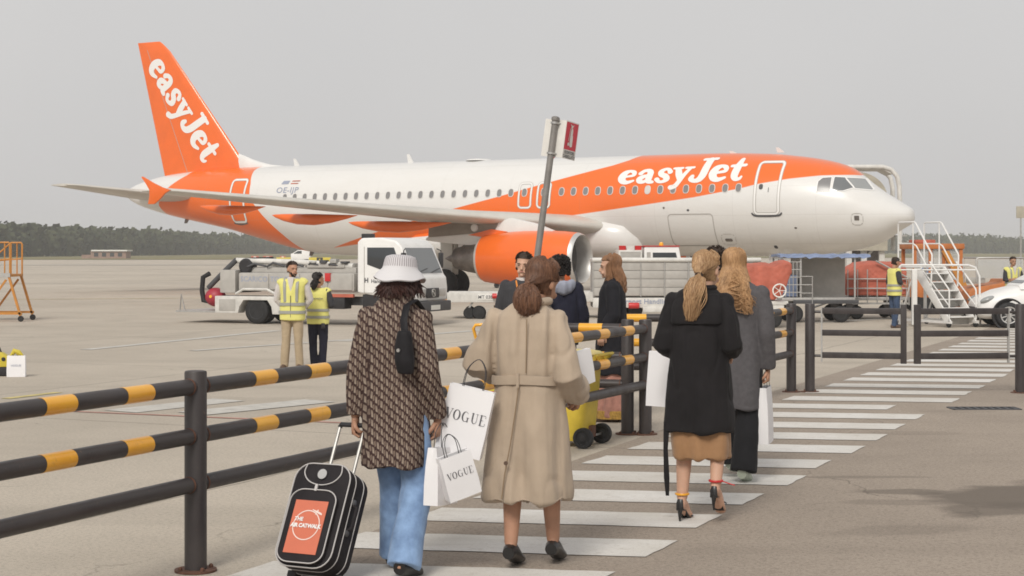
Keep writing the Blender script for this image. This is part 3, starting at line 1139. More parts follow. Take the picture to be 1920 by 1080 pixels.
for sgn, nm in ((1, 'wing'), (-1, 'wing')):
    rings = [foil(le, ch, th_, z, sgn * y) for y, le, ch, th_, z in ((.6, 11.0, 7.3, .13, 2.72), (1.97, 11.75, 6.45, .13, 2.82), (4, 12.95, 5.35, .125, 2.98), (6.3, 14.25, 4.15, .118, 3.13), (11.5, 17.3, 2.85, .11, 3.50), (17.1, 20.6, 1.5, .105, 3.92), (17.25, 20.8, 1.2, .06, 3.93))]
    W = MB().loft(rings).build(nm, 'wing_grey', AC, smooth=50)
    # slat joint and flap joint lines on the skin
    for f0, f1 in ((.15, .158), (.70, .707)):
        mb = MB()
        prev = None
        for y, le, ch, z in ((2.2, 11.9, 6.3, 2.83), (6.3, 14.25, 4.15, 3.13), (11.5, 17.3, 2.85, 3.50), (16.4, 20.2, 1.65, 3.87)):
            t = f0
            yt = 5 * .118 * (.2969 * math.sqrt(t) - .126 * t - .3516 * t * t + .2843 * t ** 3 - .1015 * t ** 4)
            zz = z + ch * (.02 * 4 * t * (1 - t) - yt) - .012
            cur = [(le + ch * f0, sgn * y, zz), (le + ch * f1, sgn * y, zz)]
            if prev:
                mb.add(prev + cur, [(0, 1, 3, 2)])
            prev = cur
        mb.build('joint_line', 'seam', W, smooth=0)
    # wing-tip fence
    poly = [(20.72, 3.95), (21.05, 4.04), (21.45, 4.2), (21.92, 4.43), (21.98, 4.41), (21.76, 4.16), (21.62, 3.96), (21.62, 3.75), (21.68, 3.48), (21.42, 3.48), (21.2, 3.62), (20.95, 3.84)]
    MB().prism(poly, sgn * 17.22, sgn * 17.30).build('wingtip_fence', 'aircraft_orange', AC, bevel=.015)
    # flap track fairings
    for y, x0, x1, zt, hh in ((7.6, 15.4, 20.0, 3.05, .42), (10.9, 17.4, 21.2, 3.28, .40), (14.0, 19.2, 22.1, 3.55, .33)):
        rg = []
        for t, r in ((0, .03), (.12, .35), (.3, .75), (.5, 1), (.7, .95), (.86, .66), (.96, .3), (1, .04)):
            x = x0 + (x1 - x0) * t
            zc = zt - .10 - .06 * math.sin(math.pi * t) + .05 * t
            rg.append([(x, sgn * y + .17 * r * math.cos(2 * math.pi * k / 16), zc - hh * .33 * r * .8 + hh * .52 * r * math.sin(2 * math.pi * k / 16)) for k in range(16)])
        MB().loft(rg).build('flap_fairing', 'aircraft_orange', AC, smooth=60)
    # tailplane
    MB().loft([foil(le, ch, .10, z, sgn * y, camber=0) for y, le, ch, z in ((.3, 32.3, 4.3, 4.32), (1.0, 32.75, 3.95, 4.36), (6.0, 35.35, 1.45, 4.78), (6.25, 35.65, 1.05, 4.80))]).build('tailplane', 'wing_grey', AC, smooth=50)
    # engine
    E = (0, sgn * 5.75, 1.6)
    cow = MB().lathe([(.972, 11.02), (.99, 11.18), (1.03, 11.6), (1.065, 12.4), (1.06, 13.2), (1.01, 14.1), (.93, 14.7), (.90, 14.92), (.86, 14.92), (.84, 14.5), (.84, 13.5)], E, 'X', 56, caps=False).build('engine_cowl', 'aircraft_orange', AC, smooth=50)
    MB().lathe([(.84, 11.5), (.84, 11.1), (.865, 10.92), (.895, 10.86), (.935, 10.91), (.974, 11.025)], E, 'X', 56, caps=False).build('inlet_lip', 'bare_metal', cow, smooth=60)
    MB().lathe([(.84, 11.5), (.855, 12.0), (.86, 12.35), (.2, 12.36)], E, 'X', 48, caps=False).build('inlet_duct', 'duct', cow, smooth=50)
    MB().lathe([(.02, 11.72), (.12, 11.86), (.2, 12.02), (.26, 12.2)], E, 'X', 24).build('spinner', 'dark_grey', cow, smooth=60)
    fan = MB()
    for i in range(30):
        a = 2 * math.pi * i / 30
        ca, sa = math.cos(a), math.sin(a)
        tw = .07
        fan.add([(12.1 - .05, E[1] + .22 * ca - .03 * sa, E[2] + .22 * sa + .03 * ca), (12.2, E[1] + .22 * ca + .03 * sa, E[2] + .22 * sa - .03 * ca),
                 (12.22, E[1] + .83 * ca + tw * sa, E[2] + .83 * sa - tw * ca), (12.06, E[1] + .83 * ca - tw * sa, E[2] + .83 * sa + tw * ca)], [(0, 1, 2, 3)])
    fan.build('fan', 'fan_blade', cow, smooth=0)
    MB().lathe([(.86, 14.3), (.88, 14.92), (.85, 15.03), (.80, 15.03), (.80, 14.4)], E, 'X', 48, caps=False).build('fan_nozzle', 'bare_metal', cow, smooth=50)
    MB().lathe([(.66, 14.4), (.63, 15.0), (.52, 15.7), (.40, 16.25), (.37, 16.25), (.36, 15.9)], E, 'X', 40, caps=False).build('core_nozzle', 'hot_metal', cow, smooth=50)
    MB().lathe([(.25, 15.8), (.22, 16.3), (.02, 16.75)], E, 'X', 24).build('exhaust_plug', 'hot_metal', cow, smooth=60)
    poly = [(11.9, 2.6), (12.8, 2.93), (13.8, 3.14), (14.3, 3.0), (14.5, 2.62), (17.5, 2.42), (17.55, 2.3), (16.6, 2.18), (15.2, 2.08), (14.6, 2.1), (14.2, 2.35)]
    MB().prism(poly, E[1] - .19, E[1] + .19).build('pylon', 'aircraft_white', AC, bevel=.05)
    MB().prism([(14.45, 2.6), (14.3, 2.98), (17.4, 3.0), (17.45, 2.40)], E[1] - .15, E[1] + .15).build('pylon_fairing', 'brown_panel', AC, bevel=.03)
    MB().prism([(13.9, 2.62), (15.0, 2.42), (15.6, 2.5), (14.6, 2.72)], E[1] + sgn * .191, E[1] + sgn * .215).build('cowl_strake', 'aircraft_orange', cow)
    # main landing gear
    gy = sgn * 3.8
    g = MB().tube([(17.65, gy, 2.75), (17.68, gy, 1.2), (17.68, gy, .62)], [.16, .14, .10], 16).build('main_gear_leg', 'galvanised', AC, smooth=50)
    MB().tube([(17.66, gy, 1.7), (17.0, gy - sgn * 1.2, 2.5)], .06, 10).build('side_stay', 'galvanised', g)
    MB().cyl((17.68, gy - .5, .575), (17.68, gy + .5, .575), .07, 12).build('axle', 'galvanised', g)
    MB().bb(17.33, 17.40, gy - .25 + sgn * .18, gy + .25 + sgn * .18, .95, 2.45).build('gear_door', 'wing_grey', g, bevel=.02)
    MB().prism([(17.2, 2.5), (17.95, 2.5), (17.85, .98), (17.35, .98)], gy + sgn * .30, gy + sgn * .34).build('gear_door', 'wing_grey', g, bevel=.01)
    for s in (-1, 1):
        wy = gy + s * .46
        w = MB().lathe([(.30, -.19), (.50, -.2), (.56, -.15), (.585, -.05), (.585, .05), (.56, .15), (.50, .2), (.30, .19)], (17.68, wy, .585), 'Y', 36).build('wheel', 'black_rubber', AC, smooth=50)
        MB().lathe([(.0, -.12), (.14, -.15), (.27, -.17), (.31, -.195), (.31, .195), (.27, .17), (.14, .15), (0, .12)], (17.68, wy, .585), 'Y', 24).build('rim', 'dark_grey', w, smooth=40)

# round light on the side of the brown panel above the pylon
MB().lathe([(.15, 0), (.15, .06), (.12, .09), (0, .1)], (15.35, 5.90, 2.78), 'Y', 20).build('landing_light', 'aircraft_white', AC)

# fin, rudder and dorsal fillet
def finx(z):
    return 30.35 + (z - 5.4) * .815, 35.42 + (z - 5.2) * .257


rg, rr = [], []
for z, t in ((5.2, .085), (7, .085), (9, .085), (11.3, .085), (11.68, .075), (11.78, .03)):
    a, b = finx(z)
    if z > 11.5:
        a += (z - 11.5) * .8
    rg.append(foil(a, b - a, t, z, 0, vertical=True, camber=0))
FIN = MB().loft(rg).build('fin', 'aircraft_orange', AC, smooth=50)
for s in (-1, 1):
    mb = MB()
    prev = None
    for z in (5.45, 8, 11.4):
        a, b = finx(z)
        x = a + (b - a) * .70
        y = s * ((b - a) * 5 * .085 * (.2969 * math.sqrt(.7) - .126 * .7 - .3516 * .49 + .2843 * .343 - .1015 * .2401) + .006)
        cur = [(x, y, z), (x + .025, y, z)]
        if prev:
            mb.add(prev + cur, [(0, 1, 3, 2)])
        prev = cur
    mb.build('rudder_joint', 'seam', FIN, smooth=0)
rg = []
for x, zt, w in ((27.6, 5.715, .05), (28.6, 5.735, .16), (29.3, 5.81, .22), (29.9, 5.95, .24), (30.4, 6.10, .22), (30.8, 6.25, .18), (31.25, 6.40, .12)):
    rg.append([(x, w * math.cos(math.pi * k / 8), 5.45 + (zt - 5.45) * math.sin(math.pi * k / 8)) for k in range(9)] + [(x, 0, 5.3)])
MB().loft(rg).build('dorsal_fillet', 'aircraft_white', AC, smooth=60)

# windows
ring_me = None
base = []
for n_, hw, hh in (('r', .135, .195),):
    pass
mbr = MB()
mbp = MB()
NW = 24
outer, inner = [], []
for k in range(NW):
    t = 2 * math.pi * k / NW
    c_, s_ = math.cos(t), math.sin(t)
    e = 2 / 2.6
    cx_, sx_ = math.copysign(abs(c_) ** e, c_), math.copysign(abs(s_) ** e, s_)
    outer.append((.128 * cx_, .182 * sx_))
    inner.append((.104 * cx_, .156 * sx_))
vs = [(a, 0, b) for a, b in outer] + [(a, .010, b) for a, b in inner] + [(a, 0, b) for a, b in inner]
fs = [(k, (k + 1) % NW, NW + (k + 1) % NW, NW + k) for k in range(NW)] + [(NW + k, NW + (k + 1) % NW, 2 * NW + (k + 1) % NW, 2 * NW + k) for k in range(NW)]
mbr.add(vs, fs)
rim_me = mbr.mesh('window')
rim_me.materials.append(M['window_rim'])
mbp.add([(a, .004, b) for a, b in inner], [tuple(range(NW))])
pane_me = mbp.mesh('pane')
pane_me.materials.append(M['window_pane'])
shade_me = pane_me.copy()
shade_me.materials.clear()
shade_me.materials.append(M['window_rim'])
wx = [6.18 + .533 * k for k in range(15)] + [14.44, 15.31] + [15.93 + .5355 * k for k in range(22)]
for i, x in enumerate(wx):
    z = 4.275 - .0025 * (x - 6)
    p0, p1 = Vector(side(x, z - .1, 0)), Vector(side(x, z + .1, 0))
    tilt = math.atan2(p0.y - p1.y, p1.z - p0.z)
    p = Vector(side(x, z, .002))
    o = bpy.data.objects.new('window', rim_me)
    C.objects.link(o)
    o.parent = AC
    o.location = p
    o.rotation_euler = (tilt, 0, 0)
    q = bpy.data.objects.new('pane', shade_me if i == 7 else pane_me)
    C.objects.link(q)
    q.parent = o


def decal(name, sdf, box, step, m, parent=AC, off=.007):
    me = region(sdf, *box, step, lambda a, b: side(a, b, off), name)
    return obj(name, me, m, parent, 60)


# doors, hatches, cockpit glazing
def door(name, pts_c, hx, hz, w, m='print_white', sill=False):
    cx, cz = pts_c
    bx = (cx - hx - .15, cx + hx + .15, cz - hz - .15, cz + hz + .15)
    d = decal(name, sd_ring(sd_rrect(cx, cz, hx, hz, .14), w), bx, .03, m, off=.010)
    if m == 'print_white':
        decal('door_joint', sd_ring(sd_rrect(cx, cz, hx, hz, .14), w + .045), bx, .03, 'seam', d, .006)
    return d


d1 = door('cabin_door', (5.06, 4.27), .46, .99, .075)
decal('door_sill', sd_strokes([[(5.62, 3.30, .03), (5.5, 3.22, .035), (5.06, 3.2, .035), (4.6, 3.22, .035), (4.48, 3.30, .03)]]), (4.4, 5.75, 3.1, 3.4), .02, 'dark_grey', d1, .02)
decal('door_window', sd_rrect(5.3, 4.3, .075, .1, .06), (5.2, 5.4, 4.15, 4.45), .02, 'dark_grey', d1, .012)
decal('door_handle', sd_rrect(5.0, 4.18, .012, .09, .01), (4.95, 5.05, 4.05, 4.3), .01, 'dark_grey', d1, .012)
d2 = door('cabin_door', (29.95, 4.13), .42, .95, .075)
decal('door_sill', sd_strokes([[(30.4, 3.14, .03), (29.95, 3.08, .03), (29.5, 3.14, .03)]]), (29.3, 30.6, 2.9, 3.3), .03, 'hot_metal', d2, .02)
door('overwing_exit', (15.28, 4.13), .275, .50, .055)
door('overwing_exit', (14.43, 4.13), .275, .50, .055)
door('cargo_door', (8.13, 2.70), .92, .60, .03, 'seam')
h = door('service_hatch', (1.75, 3.06), .2, .21, .025, 'seam')
decal('louvre', sd_rrect(1.76, 3.1, .085, .085, .01), (1.65, 1.87, 3.0, 3.2), .02, 'hot_metal', h, .012)
h = door('service_hatch', (6.73, 2.33), .28, .2, .02, 'seam')
decal('port', sd_rrect(6.73, 2.31, .15, .055, .05), (6.5, 6.95, 2.2, 2.42), .02, 'hot_metal', h, .012)
decal('drain_mast', sd_rrect(4.97, 2.04, .07, .06, .05), (4.8, 5.1, 1.9, 2.2), .02, 'dark_grey')
decal('static_port', sd_rrect(4.0, 2.75, .05, .03, .03), (3.9, 4.1, 2.65, 2.85), .01, 'hot_metal')
decal('static_port', sd_rrect(9.2, 3.55, .04, .04, .03), (9.1, 9.3, 3.45, 3.65), .01, 'hot_metal')
decal('static_port', sd_rrect(8.2, 3.45, .05, .04, .03), (8.1, 8.3, 3.35, 3.55), .01, 'dark_grey')
cock = [('cockpit_window', [(3.17, 4.12), (3.16, 4.46), (3.04, 4.58), (2.76, 4.60), (2.74, 4.12)], 'window_pane'),
        ('cockpit_window', [(2.62, 4.12), (2.62, 4.61), (2.31, 4.59), (1.98, 4.24), (2.28, 4.13)], 'glass_smoke'),
        ('windscreen', [(2.22, 4.58), (1.78, 4.56), (1.40, 4.17), (1.88, 4.22)], 'windscreen_glass')]
mat('windscreen_glass', (.30, .31, .31), .12, spec=.7)
for nm, pts, mm in cock:
    xs_, zs_ = [p[0] for p in pts], [p[1] for p in pts]
    f = sd_poly(pts)
    w = decal(nm, lambda X, Y, f=f: f(X, Y) - .02, (min(xs_) - .1, max(xs_) + .1, min(zs_) - .1, max(zs_) + .1), .02, mm)
    decal('window_frame', sd_ring(lambda X, Y, f=f: f(X, Y) - .035, .035), (min(xs_) - .12, max(xs_) + .12, min(zs_) - .12, max(zs_) + .12), .016, 'print_white', w, .014)

# lettering on the fuselage
st, adv = glyph_strokes('easyJet', COOPER, .0, .1)
S = (11.28 - 6.02) / (adv + .12)
sd = sd_strokes(st)


def fmap(a, b):
    return side(11.28 - a * S, 4.50 + b * S * .66 * (1 + .04 * a) - (0 if b > 0 else .0) + a * .006, .012)


obj('lettering', region(sd, -.15, adv + .35, -.55, 1.65, .03, fmap, 'lettering'), 'print_white', FUS, 60)
# lettering on the fin (reads downwards)
S2 = .93
p0, dr = Vector((36.55, 10.60)), Vector((-3.45, -4.62)).normalized()
up_ = Vector((dr.y, -dr.x))
if up_.x > 0:
    up_ = -up_


def finmap(a, b):
    q = p0 + dr * (a * S2) + up_ * (b * S2)
    x, z = q
    A_, B_ = finx(z)
    t = min(.98, max(.01, (x - A_) / (B_ - A_)))
    y = (B_ - A_) * 5 * .085 * (.2969 * math.sqrt(t) - .126 * t - .3516 * t * t + .2843 * t ** 3 - .1015 * t ** 4)
    return (x, y + .012, z)


obj('lettering', region(sd, -.15, adv + .35, -.55, 1.65, .03, finmap, 'lettering'), 'print_white', FIN, 60)
# registration and two small flags
me = text_mesh('OE-IJP', .50, .004, 1.05)
for v_ in me.vertices:
    v_.co = side(27.12 - v_.co.x * .86, 4.54 + v_.co.y * .7, .01)
me.materials.clear()
obj('registration', me, 'print_grey', FUS, 0)
decal('flag', sd_poly([(27.55, 4.82), (27.18, 4.82), (27.12, 4.97), (27.48, 4.97)]), (27.0, 27.7, 4.75, 5.05), .02, 'print_grey', FUS, .01)
decal('flag', sd_poly([(27.02, 4.93), (26.6, 4.93), (26.58, 4.975), (27.0, 4.975)]), (26.5, 27.2, 4.85, 5.05), .015, 'red_tarp', FUS, .01)
decal('flag', sd_poly([(27.05, 4.82), (26.65, 4.82), (26.63, 4.862), (27.03, 4.862)]), (26.5, 27.2, 4.75, 4.9), .015, 'red_tarp', FUS, .01)
# aerials and beacon
for x, hgt in ((22.0, .38), (28.0, .34), (5.3, .18), (7.2, .1)):
    MB().prism([(x, 5.68), (x - .30, 5.68), (x - .05, 5.70 + hgt), (x + .06, 5.70 + hgt)], -.02, .02).build('aerial', 'aircraft_white', AC)
MB().ball((15.0, 0, 5.74), (.09, .07, .08)).build('beacon', 'red_lens', AC)
MB().lathe([(.55, 0), (.5, .06), (0, .1)], (18.5, 0, 5.70), n=20).build('satellite_dome', 'aircraft_white', AC)
for x in (26.9, 34.0):
    MB().prism([(x, float(pchip(FX, FB, x)) + .05), (x + .25, float(pchip(FX, FB, x)) + .05), (x + .3, float(pchip(FX, FB, x)) - .16), (x + .15, float(pchip(FX, FB, x)) - .16)], -.015, .015).build('aerial', 'hot_metal', AC)
# nose gear
g = MB().tube([(5.0, 0, 1.9), (5.05, 0, .9), (5.07, 0, .42)], [.11, .10, .07], 14).build('nose_gear_leg', 'galvanised', AC)
for s in (-1, 1):
    w = MB().lathe([(.16, -.1), (.33, -.11), (.38, -.05), (.38, .05), (.33, .11), (.16, .1)], (5.07, s * .25, .38), 'Y', 28).build('wheel', 'black_rubber', AC, smooth=50)
    MB().lathe([(0, -.09), (.16, -.105), (.17, .105), (0, .09)], (5.07, s * .25, .38), 'Y', 20).build('rim', 'galvanised', w)
    MB().prism([(4.6, 1.78), (5.5, 1.78), (5.45, 1.18), (4.65, 1.18)], s * .42 - .02, s * .42 + .02).build('gear_door', 'aircraft_white', g, bevel=.01)
lettering('JP', .34, 'print_dark', g, Matrix.Translation((5.0, .446, 1.45)) @ Matrix.Rotation(math.pi, 4, 'Z') @ Matrix.Rotation(R(90), 4, 'X'), .004)

# ================================================================== ground equipment
def wheel(parent, c, r, w, axis='Y', rimmat='dark_grey', spokes=0, n=28):
    t = MB().lathe([(r * .6, -w * .46), (r * .9, -w * .5), (r * .98, -w * .38), (r, -w * .15), (r, w * .15), (r * .98, w * .38), (r * .9, w * .5), (r * .6, w * .46)], c, axis, n).build('wheel', 'black_rubber', parent, smooth=50)
    if not spokes:
        MB().lathe([(0, -w * .36), (r * .2, -w * .40), (r * .3, -w * .30), (r * .52, -w * .32), (r * .62, -w * .48), (r * .62, w * .48), (r * .52, w * .32), (r * .3, w * .30), (r * .2, w * .40), (0, w * .36)], c, axis, 20).build('rim', rimmat, t, smooth=40)
    else:
        MB().lathe([(r * .52, -w * .3), (r * .58, -w * .47), (r * .66, -w * .49), (r * .66, w * .49), (r * .58, w * .4)], c, axis, 24).build('rim', rimmat, t, smooth=40)
        mb = MB()
        for i in range(spokes):
            a = 2 * math.pi * i / spokes
            p = Vector(c)
            q = p + Vector((math.cos(a) * r * .6, -w * .38, math.sin(a) * r * .6))
            mb.bar(p + Vector((0, -w * .42, 0)), q, r * .16, .03)
        mb.lathe([(0, -w * .5), (r * .14, -w * .47), (r * .16, -w * .3)], c, axis, 16)
        mb.build('spokes', rimmat, t)
        MB().lathe([(0, 0), (r * .6, 0)], c, axis, 20).build('brake_disc', 'dark_grey', t)
    return t


def XZ(px, py, pz, flip=False):
    """matrix that stands lettering up on a face looking towards -Y"""
    m = Matrix.Translation((px, py, pz)) @ Matrix.Rotation(R(90), 4, 'X')
    return m


# ------------------------------------------------------------------ lavatory service truck
T = thing('service_truck', 'white lavatory service truck with grey tank panels behind the two workers in vests', 'truck', (-2.39, 41.1, 0), R(-21))
prof = [(-.02, .62), (.0, .95), (-.03, 1.22), (-.10, 1.30), (-.40, 2.02), (-.55, 2.15), (-.95, 2.23), (-1.5, 2.22), (-1.62, 2.12), (-1.62, .84), (-1.35, .80), (-.45, .66)]
cab = MB().prism(prof, 0, 2.0).build('cab', 'white_paint', T, bevel=.055, seg=3, smooth=50)
# side glass and windscreen
MB().prism([(-.36, 1.34), (-.60, 1.98), (-1.34, 1.98), (-1.34, 1.55), (-.78, 1.36)], -.008, .01).build('side_window', 'glass_dark', cab, bevel=.006)
MB().prism([(-.36, 1.34), (-.60, 1.98), (-1.34, 1.98), (-1.34, 1.55), (-.78, 1.36)], 1.99, 2.008).build('side_window', 'glass_dark', cab, bevel=.006)
ws = MB()
dx, dz = -.30 / .78, .72 / .78
nrm = Vector((.72, 0, .30)).normalized()
a = Vector((-.10, 0, 1.30)) + nrm * .008
b = Vector((-.40, 0, 2.02)) + nrm * .008
pts = []
for p, y0, y1 in ((a.lerp(b, .04), .1, 1.9), (a.lerp(b, .93), .17, 1.83)):
    pts += [(p.x, y0, p.z), (p.x, y1, p.z)]
pts2 = [tuple(Vector(p) - nrm * .02) for p in pts]
ws.add(pts + pts2, [(0, 1, 3, 2), (4, 6, 7, 5), (0, 2, 6, 4), (1, 5, 7, 3), (0, 4, 5, 1), (2, 3, 7, 6)])
ws.build('windscreen', 'glass_smoke', cab)
for i in range(2):
    q = a.lerp(b, .05) + nrm * .02
    MB().tube([(q.x, .35 + i * .85, q.z), (q.x - .02, .95 + i * .8, q.z + .10)], .012, 6).build('wiper', 'black_plastic', cab)
for y, s in ((-.16, -1), (2.16, 1)):
    mr = MB().bb(-.30, -.22, y - .10, y + .10, 1.45, 1.85).build('mirror', 'black_plastic', cab, bevel=.03)
    MB().tube([(-.3, 1 + s * .98, 1.95), (-.26, y, 1.9), (-.26, y, 1.8)], .014, 6).build('mirror_arm', 'black_plastic', mr)
MB().bb(.0, .035, .62, 1.38, .70, .95).build('grille', 'black_plastic', cab, bevel=.02)
MB().bb(-.005, .02, .16, .56, .74, .93).build('headlight', 'aluminium', cab, bevel=.02)
MB().bb(-.005, .02, 1.44, 1.84, .74, .93).build('headlight', 'aluminium', cab, bevel=.02)
em = MB().lathe([(.085, 0), (.105, .0), (.105, .02), (.085, .02)], (.036, 1.0, .83), 'X', 24, closed=True)
em.build('emblem', 'aluminium', cab)
MB().box((.048, 1.0, .83), (.02, .26, .035), Matrix.Rotation(R(-35), 3, 'X')).build('emblem_bar', 'aluminium', cab)
MB().bb(-.12, .10, -.02, 2.02, .36, .62).build('bumper', 'dark_grey', T, bevel=.04)
MB().bb(.095, .108, .72, 1.28, .40, .52).build('number_plate', 'plate_white', T)
MB().bb(-1.58, -1.30, .15, .38, 2.2, 2.33).build('roof_unit', 'black_plastic', cab, bevel=.02)
MB().bb(-1.2, -.86, .012, .04, 1.2, 1.23).build('door_handle', 'black_plastic', cab)
sm = MB()
for pp in ([(-.34, -.006, .84), (-.34, -.006, 1.3)], [(-1.42, -.006, .84), (-1.42, -.006, 2.0)], [(-.34, -.006, .84), (-1.42, -.006, .84)]):
    sm.bar(pp[0], pp[1], .012, .012)
sm.build('door_seam', 'seam', cab)
lettering('Handling', .13, 'print_dark', cab, XZ(-1.0, -.008, 1.13), .002)
lettering('H', .16, 'print_dark', cab, XZ(-1.36, -.008, 1.15), .006)
MB().bb(-1.5, -.35, .05, .35, .34, .80).build('cab_step', 'black_plastic', T, bevel=.03)
MB().bb(-6.3, -.3, .55, 1.45, .50, .70).build('chassis', 'dark_grey', T)
# tank and panels
tank = MB().bb(-5.10, -1.75, .09, 1.92, .86, 1.33).build('tank', 'grey_panel', T, bevel=.05)
for i, (x0, x1) in enumerate(((-5.05, -4.2), (-4.16, -3.3), (-3.26, -2.5), (-2.46, -1.8))):
    MB().bb(x0, x1, .065, .10, .90, 1.30).build('panel', 'grey_panel', tank, bevel=.012)
lettering('SCARICO', .19, 'print_grey', tank, XZ(-4.62, .062, 1.16), .002)
lettering('TOILETTE', .19, 'print_grey', tank, XZ(-3.73, .062, 1.16), .002)
MB().bb(-4.95, -1.8, .3, 1.7, 1.33, 1.47).build('deck', 'grey_panel', T, bevel=.02)
MB().bb(-4.4, -3.9, .4, 1.2, 1.45, 1.62).build('pump', 'white_gse', T, bevel=.03)
MB().bb(-3.2, -2.1, .25, 1.4, 1.46, 1.58).build('locker', 'grey_panel', T, bevel=.03)
for i in range(5):
    MB().tube([(-4.9 + i * .55, .2 + .05 * i, 1.48), (-4.7 + i * .55, .22, 1.56 + .03 * (i % 2)), (-4.4 + i * .55, .3, 1.5)], .028, 8).build('hose', 'dark_grey', T, smooth=60)
for i in range(4):
    MB().bb(-3.1 + i * .3, -2.92 + i * .3, .2, .4, 1.58, 1.63 + .03 * (i % 3)).build('valve_box', 'dark_grey' if i % 2 else 'galvanised', T, bevel=.01)
MB().bb(-2.55, -2.4, .02, .12, 1.12, 1.33).build('tail_lamp', 'red_paint', T, bevel=.01)
boom = MB().tube([(-5.3, .35, 1.64), (-3.4, .35, 1.60), (-1.9, .35, 1.50)], .075, 12).build('boom', 'white_gse', T)
MB().tube([(-5.28, .3, 1.66), (-5.6, .28, 1.38), (-6.1, .26, .92)], .07, 12).build('suction_hose', 'dark_grey', boom)
hp = [(-5.9 - .1 * math.sin(t), .26, 1.34 + .0 * t) for t in (0,)]
MB().tube([(-6.05, .24, 1.30), (-6.24, .22, 1.2), (-6.27, .22, .85), (-6.22, .22, .58), (-6.08, .22, .55), (-6.02, .22, .75)], .065, 12).build('drain_hose', 'black_rubber', T)
coil = [(-4.75 + .42 * math.cos(t), .55 + .2 * math.sin(t), 1.56 + .012 * t) for t in np.linspace(0, 12.5, 40)]
MB().tube(coil, .035, 8).build('coiled_hose', 'black_rubber', T)
MB().lathe([(.16, 0), (.2, .05), (.2, .3), (.16, .35)], (-4.98, .2, 1.5), 'Y', 20).build('motor', 'black_plastic', T)
MB().bb(-5.66, -5.2, .1, 1.5, .80, 1.40).build('cabinet', 'grey_panel', T, bevel=.03)
mat('drum_red', (.36, .03, .05), .5, var=.15, vscale=5)
rd = MB().ball((-5.92, .32, .68), (.28, .26, .25), 20, 12).build('hose_drum', 'drum_red', T, smooth=60)
MB().lathe([(.04, 0), (.045, .03), (0, .035)], (-5.92, .06, .7), 'Y', 16).build('drum_cap', 'amber', rd)
MB().bb(-7.0, -5.7, .1, 1.9, .28, .33).build('rear_platform', 'galvanised', T)
MB().tube([(-6.9, .15, .33), (-6.86, .15, .75), (-6.75, .15, .33)], .02, 8).build('platform_handle', 'galvanised', T)
# skirts with the arch over the rear wheel
MB().prism([(-5.75, .28), (-5.75, .72), (-3.55, .72), (-3.55, .26), (-4.05, .26), (-4.08, .45), (-4.2, .62), (-4.9, .62), (-5.02, .45), (-5.06, .28)], .0, .35).build('side_skirt', 'white_gse', T, bevel=.015)
MB().bb(-5.62, -5.14, -.012, .0, .34, .64).build('skirt_panel', 'grey_panel', T, bevel=.005)
MB().tube([(-5.12, .0, .78), (-4.9, 0, .9), (-4.2, 0, .9), (-3.95, 0, .78)], .035, 8).build('arch_tube', 'white_gse', T)
MB().bb(-3.5, -2.0, .05, .45, .42, .74).build('side_locker', 'black_plastic', T, bevel=.02)
MB().bb(-2.5, -1.75, .03, .12, .72, .80).build('hazard_board', 'red_tarp', T)
for y in (.16, .44, 1.56, 1.84):
    wheel(T, (-4.55, y, .345), .345, .22)
for y in (.18, 1.82):
    wheel(T, (-.92, y, .345), .345, .22)


# ------------------------------------------------------------------ trailers and dollies along the wing
def dolly(label, u0, u1, Y, text, lw=.33, extras=()):
    x0, x1 = XP(u0, Y), XP(u1, Y)
    L = x1 - x0
    o = thing('equipment_dolly', label, 'dolly', (x0, Y, 0), group='white dollies in front of the wing')
    for y in (0, 1.4):
        MB().bb(0, L, y, y + .1, .46, .74).build('side_beam', 'white_gse', o, bevel=.012)
    for i in range(6):
        x = .15 + (L - .3) * i / 5
        MB().cyl((x, .1, .66), (x, 1.4, .66), .05, 10).build('roller', 'galvanised', o)
    MB().bb(0.02, L - .02, .1, 1.4, .48, .54).build('deck_plate', 'dark_grey', o)
    for x in (L * .30, L * .78):
        for y in (.12, 1.38):
            wheel(o, (x, y, .16), .16, .11, n=20)
            MB().bar((x, y, .3), (x + .12, y, .5), .08, .05).build('castor_fork', 'galvanised', o)
    MB().bb(L * .42, L * .42 + .5, -.012, 0, .53, .68).build('number_plate', 'plate_white', o, bevel=.004)
    lettering(text, .13, 'print_dark', o, XZ(L * .42 + .25, -.014, .605), .002)
    MB().tube([(-.02, .75, .5), (-.6, .75, .36), (-1.0, .75, .30)], .035, 8).build('tow_bar', 'yellow_gse', o)
    return o, L


dl, L = dolly('white flat dolly with a red cylinder on its side, right of the service truck', 838, 975, 46.0, 'MT 0388')
MB().cyl((L * .62, -.09, .64), (L * .62 + .40, -.09, .64), .075, 16).build('gas_cylinder', 'red_paint', dl, bevel=.02)
MB().cyl((L * .62 + .13, -.09, .64), (L * .62 + .27, -.09, .64), .077, 16).build('cylinder_label', 'plate_white', dl)
MB().lathe([(.0, 0), (.16, .02), (.20, .1), (.2, .3), (0, .34)], (XP(898, 46.0) - dl.location.x, -.02, .165), 'Y', 24).build('jockey_wheel', 'black_rubber', dl)
dl, L = dolly('white flat dolly partly behind the person with a grey hood', 992, 1118, 46.6, 'MT 66')
MB().bb(L * .1, L * .1 + .75, -.05, .5, .76, 1.02).build('control_box', 'white_gse', dl, bevel=.02)
MB().bb(L * .1 + .25, L * .1 + .5, -.06, -.05, .82, .96).build('louvre', 'grey_panel', dl)
MB().bb(L * .02, L * .08, -.03, .1, .78, .95).build('tail_lamp', 'red_lens', dl)
MB().tube([(L * .75, .2, .75), (L * .69, .2, 1.3)], .03, 8).build('brake_lever', 'dark_grey', dl)

